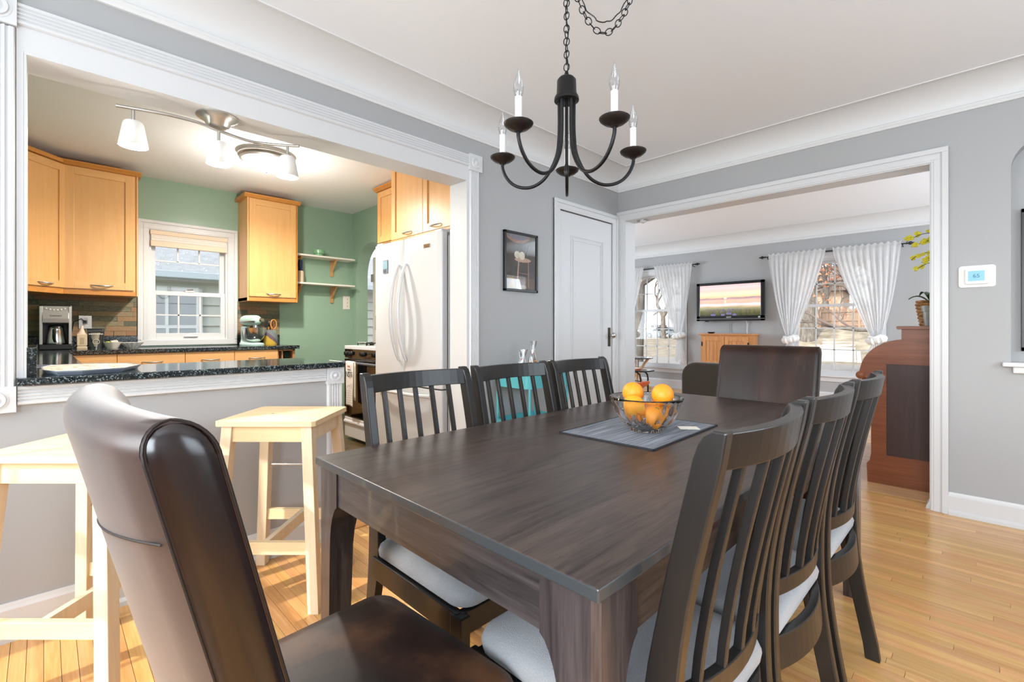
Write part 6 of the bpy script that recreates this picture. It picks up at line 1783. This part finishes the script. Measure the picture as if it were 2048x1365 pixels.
for s_, n_ in ((s_a, 8), (s_b, 8), (s_c, 7), (s_d, 6), (s_e, 4), (s_f, 6)):
    for k in range(n_):
        p = s_[int(len(s_) * (0.42 + 0.56 * k / n_)) - 1]
        blossom(p + Vector((r5.uniform(-0.01, 0.01), r5.uniform(-0.015, 0.015), r5.uniform(-0.012, 0.012))), r5.uniform(0.55, 1.05))
sl = MB().tube([(0.0, -0.02, 0.12), (-0.03, -0.02, 0.26), (-0.075, -0.02, 0.34), (-0.13, -0.02, 0.365)], [0.003, 0.006, 0.003, 0.001], 6).build('bare_stem', M_leaf, ob)
# living room seating and side tables
ac = thing('armchair', 'dark brown rounded armchair in the living room behind the far leather chair', 'armchair', (-1.72, 4.55, 0))
M_acf = plain('dark_brown_fabric', '#3a332b', 0.95, sheen=0.2, bump=0.3, bscale=200, var=0.1)
outl_ = [(-0.40, 0.30), (-0.40, 0.56)] + [(-0.40 + 0.14 * (1 - math.cos(R(a_))), 0.63 + 0.135 * math.sin(R(a_))) for a_ in range(0, 91, 10)] + [(0.26 + 0.14 * math.sin(R(a_)), 0.63 + 0.135 * math.cos(R(a_))) for a_ in range(0, 91, 10)] + [(0.40, 0.30)]
MB().prism(outl_, 'y', -0.10, 0.02, smooth=False).build('backrest', M_acf, ac, 0.02)
MB().box(-0.37, 0.37, 0.02, 0.62, 0.25, 0.44).build('seat', M_acf, ac, 0.04)
MB().box(-0.40, -0.27, 0.0, 0.60, 0.28, 0.58).build('arm', M_acf, ac, 0.04)
MB().box(0.27, 0.40, 0.0, 0.60, 0.28, 0.58).build('arm', M_acf, ac, 0.04)
for sx in (-1, 1):
    for y_ in (-0.04, 0.54):
        MB().tube([(sx * 0.34, y_, 0.28), (sx * 0.36, y_, 0.0)], [0.022, 0.014], 8).build('leg', M_chair, ac)
rt = thing('round_side_table', 'dark round side table on curved light wood legs by the window', 'side table', (-4.52, 7.72, 0))
MB().lathe([(0, 0.548), (0.27, 0.548), (0.285, 0.556), (0.285, 0.566), (0.27, 0.570), (0, 0.570)], 40).build('table_top', plain('dark_table_top', '#2a2e33', 0.15), rt)
M_bent = wood('bentwood', '#d6ab7c', '#b98956', 'z', 1, 0.4)
for k in range(4):
    an = R(20 + 90 * k)
    u_ = (math.cos(an), math.sin(an))
    MB().tube([(u_[0] * q, u_[1] * q, z_) for q, z_ in ((0.20, 0.548), (0.13, 0.46), (0.06, 0.33), (0.045, 0.22), (0.09, 0.11), (0.25, 0.012))], 0.015, 8, rx=(0.7, 1.5)).build('leg', M_bent, rt)
bk1 = MB().box(-0.10, 0.10, -0.07, 0.07, 0, 0.018).build('magazine', plain('gray_paper', '#b9b3ac', 0.7), None, 0.002); bk1.location = (-4.47, 7.66, 0.5705); tag(bk1, 'gray closed magazine on the round side table', 'magazine')
bt_ = thing('low_black_table', 'low black table with a bent metal leg in front of the round table', 'side table', (-4.22, 7.15, 0))
MB().box(-0.30, 0.27, -0.16, 0.16, 0.372, 0.395).build('table_top', plain('black_table_top', '#1f262c', 0.2), bt_, 0.005)
for y_ in (-0.12, 0.12):
    MB().tube([(0.05, y_, 0.372), (0.11, y_, 0.36), (0.155, y_, 0.32), (0.17, y_, 0.25), (0.17, y_, 0.0)], 0.014, 8).build('leg', M_black, bt_)
    MB().tube([(-0.26, y_, 0.372), (-0.26, y_, 0.0)], 0.014, 8).build('leg', M_black, bt_)
MB().tube([(-0.26, -0.12, 0.24), (0.17, -0.12, 0.215)], 0.008, 6).build('crossbar', M_black, bt_)
bk2 = MB().box(-0.14, 0.14, -0.09, 0.09, 0, 0.016).build('white_book', plain('white_page', '#efece8', 0.6), None, 0.002); bk2.location = (-4.30, 7.12, 0.4135); tag(bk2, 'white booklet lying on the orange book', 'book')
bk3 = MB().box(-0.15, 0.15, -0.10, 0.10, 0, 0.016).build('orange_book', plain('orange_cover', '#c8592c', 0.5), None, 0.002); bk3.location = (-4.30, 7.12, 0.3955); tag(bk3, 'orange book lying on the low black table', 'book')
os_ = thing('orange_scoop', 'orange curved wooden scoop seat on the living room floor', 'rocker', (-4.03, 6.82, 0))
MB().prism([(-0.30, 0.10), (-0.10, 0.075), (0.08, 0.12), (0.20, 0.20), (0.215, 0.24), (0.19, 0.255), (0.06, 0.215), (-0.12, 0.20), (-0.30, 0.19)], 'y', -0.10, 0.10).build('shell', plain('orange_lacquer', '#cf5f2a', 0.35, var=0.1, bscale=6), os_, 0.008)
MB().box(-0.24, -0.20, -0.08, 0.08, 0.0, 0.12).box(0.02, 0.06, -0.08, 0.08, 0.0, 0.12).build('foot', plain('orange_lacquer_dark', '#a84a20', 0.4), os_, 0.004)
o = MB().lathe([(0, 0), (0.025, 0), (0.028, -0.02), (0, -0.035)], 16).build('smoke_detector', M_white); o.location = (-2.20, YB + 0.08, 2.079); tag(o, 'small white sensor under the head of the living room opening', 'sensor')
MB().box(-0.05, 0.05, -0.02, 0.02, -0.012, 0).build('mount', M_nickel, o)

# ------------------------------------------------------------------ outside the kitchen window
nh = thing('neighbor_house', 'pale sided neighbor house seen through the kitchen window', 'house', (0, 0, 0))
M_sid = plain('cream_siding', '#cfd2cc', 0.6)
z = -0.9
sm3 = MB().box(-0.5, 0.5, -0.5, 0.5, -0.5, 0.5)
while z < 1.86:
    mb = MB(); vs = [(-9.0, -4.5, z), (-9.0, 6.5, z), (-9.018, -4.5, z), (-9.018, 6.5, z), (-9.02, -4.5, z + 0.17), (-9.02, 6.5, z + 0.17)]
    mb.prism([(-8.985, z), (-8.985, z + 0.012), (-9.022, z + 0.172), (-9.045, z + 0.172), (-9.04, z)], 'y', -4.5, 6.5).build('siding_board', M_sid, nh)
    z += 0.17
bx('wall', M_sid, -13, -9.03, -4.5, 6.5, -0.9, 2.0, nh)
bx('fascia', M_trim, -8.80, -8.77, -4.8, 6.8, 1.84, 1.97, nh)
MB().prism([(-8.77, 1.96), (-8.66, 1.97), (-8.65, 1.87), (-8.76, 1.85)], 'y', -4.8, 6.8).build('gutter', plain('gutter_gray', '#b8c4cc', 0.5), nh, 0.006)
bx('soffit', M_trim, -9.0, -8.80, -4.8, 6.8, 1.84, 1.86, nh)
M_shn = plain('gray_shingle', '#b9bcc0', 0.85, var=0.12, bscale=9)
mb = MB(); r6 = random.Random(2)
for k in range(24):
    x = -8.72 - 0.14 * k; zz = 1.97 + 0.045 * k; y = -4.8 - r6.random() * 0.3
    while y < 6.8:
        l = 0.3
        th_ = 0.012 + 0.012 * (r6.random() < 0.35)
        mb.box(x - 0.14, x, y, y + l - 0.002, zz - 0.06, zz + th_); y += l
so = mb.build('shingles', M_shn, nh); so['kind'] = 'stuff'
nw = MB().box(-9.0, -8.955, 0.90, 0.98, 0.60, 1.66).box(-9.0, -8.955, 1.74, 1.82, 0.60, 1.66).box(-9.0, -8.955, 0.90, 1.82, 1.66, 1.73).box(-9.0, -8.955, 0.90, 1.82, 0.54, 0.60).box(-8.99, -8.97, 1.34, 1.38, 0.60, 1.10).box(-8.99, -8.972, 0.98, 1.74, 1.10, 1.15).box(-8.985, -8.96, 1.33, 1.37, 1.15, 1.66).build('house_window', M_trim, nh)
bx('pane', plain('dull_blind_pane', '#8e9399', 0.3), -8.995, -8.985, 0.98, 1.74, 0.60, 1.66, nw)
for o_ in [c for c in kids(nh)]:
    pass
# ------------------------------------------------------------------ outside the living room
def ground_z(x, y):
    sm_s = lambda t: (lambda q: q * q * (3 - 2 * q))(max(0, min(1, t)))
    k = sm_s((x + 13) / 4.0)                       # bank across the street, right of the left window's view
    hill = k * sm_s((y - 27.5) / 7.0) * 1.75
    far = (1 - k) * sm_s((y - 30) / 24.0) * 0.6
    return -0.62 + hill + far + 0.03 * math.sin(x * 0.9) * math.cos(y * 0.7)
gm = rampmat('winter_lawn', [(0.35, '#6b6457'), (0.5, '#81796b'), (0.65, '#958d7f')], (1.3, 1.3, 1.3), 0.95, 6, 1.2, bump=0.2)
gr = MB().grid(lambda u, v: (-70 + 90 * u, YL + 0.15 + (95 - YL) * v ** 1.3, ground_z(-70 + 90 * u, YL + 0.15 + (95 - YL) * v ** 1.3)), 110, 90)
tag(gr.build('lawn', gm), 'dry winter lawn outside the living room windows', 'lawn', kind='structure')
gr2 = bx('side_yard', gm, -14, XK - 0.2, -8, 8, -1.0, -0.9)
tag(gr2, 'bare ground between the kitchen and the neighbor house', 'ground', kind='structure')
gr3 = bx('yard', gm, -20, 20, -26, Y2 - 0.3, -0.7, -0.6)
tag(gr3, 'ground outside the dining room windows', 'ground', kind='structure')
pv = MB().grid(lambda u, v: (-60 + 75 * u, 20.0 + 6.5 * v, ground_z(-60 + 75 * u, 20.0 + 6.5 * v) + 0.03), 60, 6)
tag(pv.build('street', plain('pale_asphalt', '#7d7b79', 0.9, var=0.08, bscale=3)), 'pale street crossing in front of the house', 'street', kind='structure')
# garden steps
gs = thing('garden_steps', 'concrete garden steps climbing the bank across the street', 'steps', (-5.25, 28.2, 0), R(10))
M_con = plain('weathered_concrete', '#a19f99', 0.9, var=0.12, bscale=4)
for k in range(9):
    z_ = -0.60 + 0.14 * k
    MB().box(-0.75, 0.75, 0.52 * k, 0.52 * k + 0.6, z_ - 0.3, z_ + 0.15).build('step', M_con, gs, 0.01)
for sx in (-1, 1):
    MB().prism([(-0.1, -0.8), (5.0, 0.2), (5.0, 0.72), (-0.1, -0.52)], 'x', sx * 0.86 - 0.09, sx * 0.86 + 0.09).build('side_wall', M_con, gs)
# fence
fe = thing('board_fence', 'brown board fence on the rise behind the garden steps', 'fence', (-7.4, 36.2, -0.15))
M_fen = wood('fence_board', '#9c8474', '#76604f', 'z', 0.8, 0.9, rand=0.12)
fb = MB().box(-0.07, 0.07, -0.012, 0.012, 0, 1.35).mesh('fence_board'); fb.materials.append(M_fen)
for k in range(56):
    o = bpy.data.objects.new('fence_board', fb); COL.objects.link(o); o.parent = fe
    o.location = (-2.4 + 0.155 * k, 0.02 * (k % 2), 1.18 + 0.02 * math.sin(k))
for z_ in (1.45, 1.75, 2.3):
    MB().box(-2.5, 6.2, -0.06, -0.02, z_, z_ + 0.09).build('fence_rail', M_fen, fe)
for k in range(5):
    MB().box(-2.4 + 2.1 * k - 0.06, -2.4 + 2.1 * k + 0.06, -0.10, 0.02, 1.0, 2.6).build('fence_post', M_fen, fe)
# trees
M_bark = rampmat('gray_bark', [(0.3, '#48443f'), (0.5, '#5d5853'), (0.7, '#75706a')], (4, 4, 1), 0.95, 6, 3, bump=0.6)
M_twig = plain('twig_bark', '#5f5550', 0.95)
M_dead = plain('dead_leaf', '#b9795a', 0.9, var=0.2, bscale=5)
def tree(lb, base, trunk_r, h0, lean, seed, spread=1.0, levels=5, leaves=0, main_dirs=None):
    t = thing('bare_tree', lb, 'tree', base)
    rr_ = random.Random(seed)
    tr = MB(); br = MB(); lf = MB(); ends = []
    top = Vector((lean[0], lean[1], h0))
    tr.tube([(0, 0, -0.3), (0, 0, 0.1), top * 0.35, top * 0.7, top], [trunk_r * 1.5, trunk_r * 1.15, trunk_r, trunk_r * 0.95, trunk_r * 0.85], 14)
    def grow(p, d, r_, l, lev):
        if lev == 0 or r_ < 0.004: 
            ends.append(p); return
        q = p; pts = [p]; dd = d.copy()
        for i in range(3):
            dd = (dd + Vector((rr_.gauss(0, 0.16), rr_.gauss(0, 0.16), rr_.gauss(0.03, 0.12)))).normalized()
            q = q + dd * (l / 3); pts.append(q)
        (tr if lev >= levels else br).tube(pts, [r_, r_ * 0.88, r_ * 0.78, r_ * 0.68], 8 if lev > 3 else 4)
        n = 3 if lev > 1 else 3
        for k in range(n):
            ax = Vector((rr_.gauss(0, 1), rr_.gauss(0, 1), rr_.gauss(0, 0.6))).normalized()
            nd = (dd + ax * rr_.uniform(0.45, 0.85) * spread).normalized()
            if nd.z < -0.15: nd.z = 0.1
            st = pts[-1] if k < 2 else pts[2]
            grow(st, nd.normalized(), r_ * (0.68 if k == 0 else 0.52), l * rr_.uniform(0.68, 0.86), lev - 1)
    for d, r_, l in main_dirs:
        grow(top * (1 if l > 0 else 0.8), Vector(d).normalized(), trunk_r * r_, abs(l), levels)
    tr.build('trunk', M_bark, t)
    o = br.build('branches', M_twig, t); o['kind'] = 'stuff'
    if leaves:
        for p in ends:
            if rr_.random() < leaves:
                c = p + Vector((rr_.gauss(0, 0.08), rr_.gauss(0, 0.08), rr_.gauss(0, 0.08))); s_ = 0.05
                lf.add([c + Vector((-s_, 0, -s_ * 0.5)), c + Vector((s_, 0.02, -s_ * 0.4)), c + Vector((0.0, 0, s_))], [(0, 1, 2)])
        o = lf.build('leaves', M_dead, t); o['kind'] = 'stuff'
    return t
tree('thick gray tree trunk close outside the window left of the television', (-8.32, 14.0, -0.62), 0.27, 3.2, (0.1, 0.1), 3, 1.0, 6, 0.10,
     [((0.9, 0.3, 0.8), 0.62, 1.7), ((-0.5, 0.2, 1.0), 0.7, 1.5), ((0.5, 0.6, 1.2), 0.55, 1.4), ((0.1, -0.2, 1.2), 0.6, 1.3)])
tree('large gray tree beside the garden steps across the street', (-7.35, 31.6, -0.1), 0.40, 6.0, (0.1, 0.2), 8, 1.0, 6, 0.25,
     [((0.8, -0.2, 0.7), 0.5, 2.2), ((-0.7, 0.0, 1.0), 0.5, 2.2), ((0.2, 0.3, 1.2), 0.6, 2.2), ((0.5, -0.5, 0.3), 0.35, 2.0)])
tree('leaning tree with a heavy arching limb right of the garden steps', (-1.35, 15.4, -0.62), 0.15, 1.6, (-0.25, 0.2), 21, 1.0, 6, 0.35,
     [((-1.0, 0.15, 0.85), 0.85, 1.3), ((-1.0, 0.2, 0.28), 0.45, 1.3), ((0.5, 0.3, 1.0), 0.7, 1.2), ((-0.4, 0.2, 1.3), 0.6, 1.3)])
tree('small bare tree far behind the board fence', (-9.0, 44, 1.1), 0.25, 2.2, (0, 0), 5, 1.1, 6, 0.5,
     [((0.5, 0, 1), 0.7, 1.8), ((-0.5, 0, 1), 0.7, 1.8), ((0, 0.3, 1), 0.7, 1.8)])
tree('bare street tree beyond the parked car', (-27.0, 52, -0.5), 0.3, 3.0, (0, 0), 15, 1.1, 6, 0.2,
     [((0.6, 0, 1), 0.7, 2.4), ((-0.6, 0, 1), 0.7, 2.4), ((0, 0.3, 1), 0.7, 2.4)])
# garage house, brick house, car
gh = thing('gable_garage', 'white gabled garage across the street seen in the left window', 'garage', (-36.8, 69.5, -0.1), R(25))
M_wh = plain('white_siding', '#e9e9e6', 0.7)
gz = MB().prism([(-2.3, 0), (2.3, 0), (2.3, 2.3), (0, 4.1), (-2.3, 2.3)], 'y', 0, 7).build('wall', M_wh, gh)
M_roof = plain('gray_roof', '#7f858b', 0.9, var=0.1, bscale=1)
MB().prism([(-2.7, 2.0), (0, 4.12), (2.7, 2.0), (2.7, 2.2), (0, 4.35), (-2.7, 2.2)], 'y', -0.4, 7.3).build('roof', M_roof, gh)
gd = MB().box(-1.3, 1.3, -0.06, 0, 0.05, 1.95).build('garage_door', plain('gray_garage_door', '#a3a3a3', 0.7), gh)
for k in range(4):
    MB().box(-1.2 + 0.62 * k, -0.70 + 0.62 * k, -0.09, -0.05, 1.45, 1.8).build('door_pane', M_black, gd)
MB().box(-2.3, 2.3, -0.1, 0, 2.15, 2.3).build('frieze', M_trim, gh)
bh = thing('brick_house', 'orange brick house right of the white garage', 'house', (-31.0, 84.0, -0.1), R(15))
M_brk = rampmat('orange_brick', [(0.3, '#a8684a'), (0.6, '#c98a66'), (0.8, '#b87a5a')], (2, 2, 6), 0.9)
MB().box(-5, 6, 0, 8, 0, 4.2).build('wall', M_brk, bh)
MB().prism([(-0.6, 4.1), (8.6, 4.1), (4, 7.2)], 'x', -5.5, 6.5).build('roof', M_roof, bh)
for k in range(3):
    q = MB().box(-3.6 + 3.1 * k, -2.2 + 3.1 * k, -0.08, 0.02, 1.2, 2.9).build('window', M_trim, bh)
    MB().box(-3.5 + 3.1 * k, -2.3 + 3.1 * k, -0.10, -0.07, 1.3, 2.8).build('pane', plain('far_pane', '#596068', 0.2), q)
bh2 = thing('tan_house', 'tan house with a brick post behind the board fence', 'house', (-13.5, 50.0, 1.1), R(5))
MB().box(-4, 4.5, 0, 6, 0, 3.6).build('wall', plain('tan_stucco', '#b9a08a', 0.8), bh2)
MB().prism([(-0.8, 3.4), (6.8, 3.4), (3, 6.0)], 'x', -4.6, 5.1).build('roof', plain('brown_roof', '#6a5c54', 0.9), bh2)
for k in range(2):
    q = MB().box(-2.2 + 3.0 * k, -0.8 + 3.0 * k, -0.08, 0.02, 1.1, 2.6).build('window', M_trim, bh2)
    MB().box(-2.1 + 3.0 * k, -0.9 + 3.0 * k, -0.10, -0.07, 1.2, 2.5).build('pane', plain('far_pane2', '#596068', 0.2), q)
car = thing('parked_car', 'dark blue gray car parked in front of the white garage', 'car', (-28.8, 55.5, -0.08), R(-12))
M_car = plain('blue_gray_paint', '#5b656e', 0.2, coat=0.7)
def cring(x, hw_, zb, zt, crown):
    return [(x, -hw_, zb), (x, -hw_ - 0.03, (zb + zt) / 2), (x, -hw_ + 0.06, zt), (x, 0, zt + crown), (x, hw_ - 0.06, zt), (x, hw_ + 0.03, (zb + zt) / 2), (x, hw_, zb)]
MB().loft([cring(-2.25, 0.70, 0.40, 0.65, 0), cring(-2.15, 0.82, 0.28, 0.82, 0.02), cring(-1.3, 0.88, 0.25, 0.93, 0.03), cring(0.2, 0.90, 0.25, 0.96, 0.02), cring(1.5, 0.88, 0.25, 0.98, 0.02), cring(2.15, 0.82, 0.28, 0.95, 0.02), cring(2.25, 0.74, 0.4, 0.75, 0)]).build('body', M_car, car)
MB().loft([cring(-1.15, 0.75, 0.93, 0.96, 0), cring(-0.45, 0.68, 0.93, 1.42, 0.03), cring(1.0, 0.68, 0.93, 1.46, 0.03), cring(1.95, 0.74, 0.93, 0.98, 0)]).build('cabin', M_blackgl, car)
for x_ in (-1.4, 1.4):
    for y_ in (-0.86, 0.86):
        wl_ = MB().lathe([(0, -0.1), (0.30, -0.1), (0.33, -0.07), (0.33, 0.07), (0.30, 0.1), (0, 0.1)], 20, (x_, y_, 0.33), axis='y').build('wheel', M_black, car)
        MB().lathe([(0, -0.11), (0.19, -0.105), (0.2, -0.1)], 14, (x_, y_, 0.33), axis='y').build('hubcap', M_nickel, wl_)

# lettering as real meshes
bpy.context.view_layer.update()
dg = bpy.context.evaluated_depsgraph_get()
for o in [o for o in COL.objects if o.type == 'FONT']:
    me = bpy.data.meshes.new_from_object(o.evaluated_get(dg))
    n = bpy.data.objects.new(o.name, me); COL.objects.link(n)
    n.parent = o.parent; n.matrix_basis = o.matrix_basis.copy()
    nm = o.name
    bpy.data.objects.remove(o)
    n.name = nm
    n['kind'] = 'stuff'
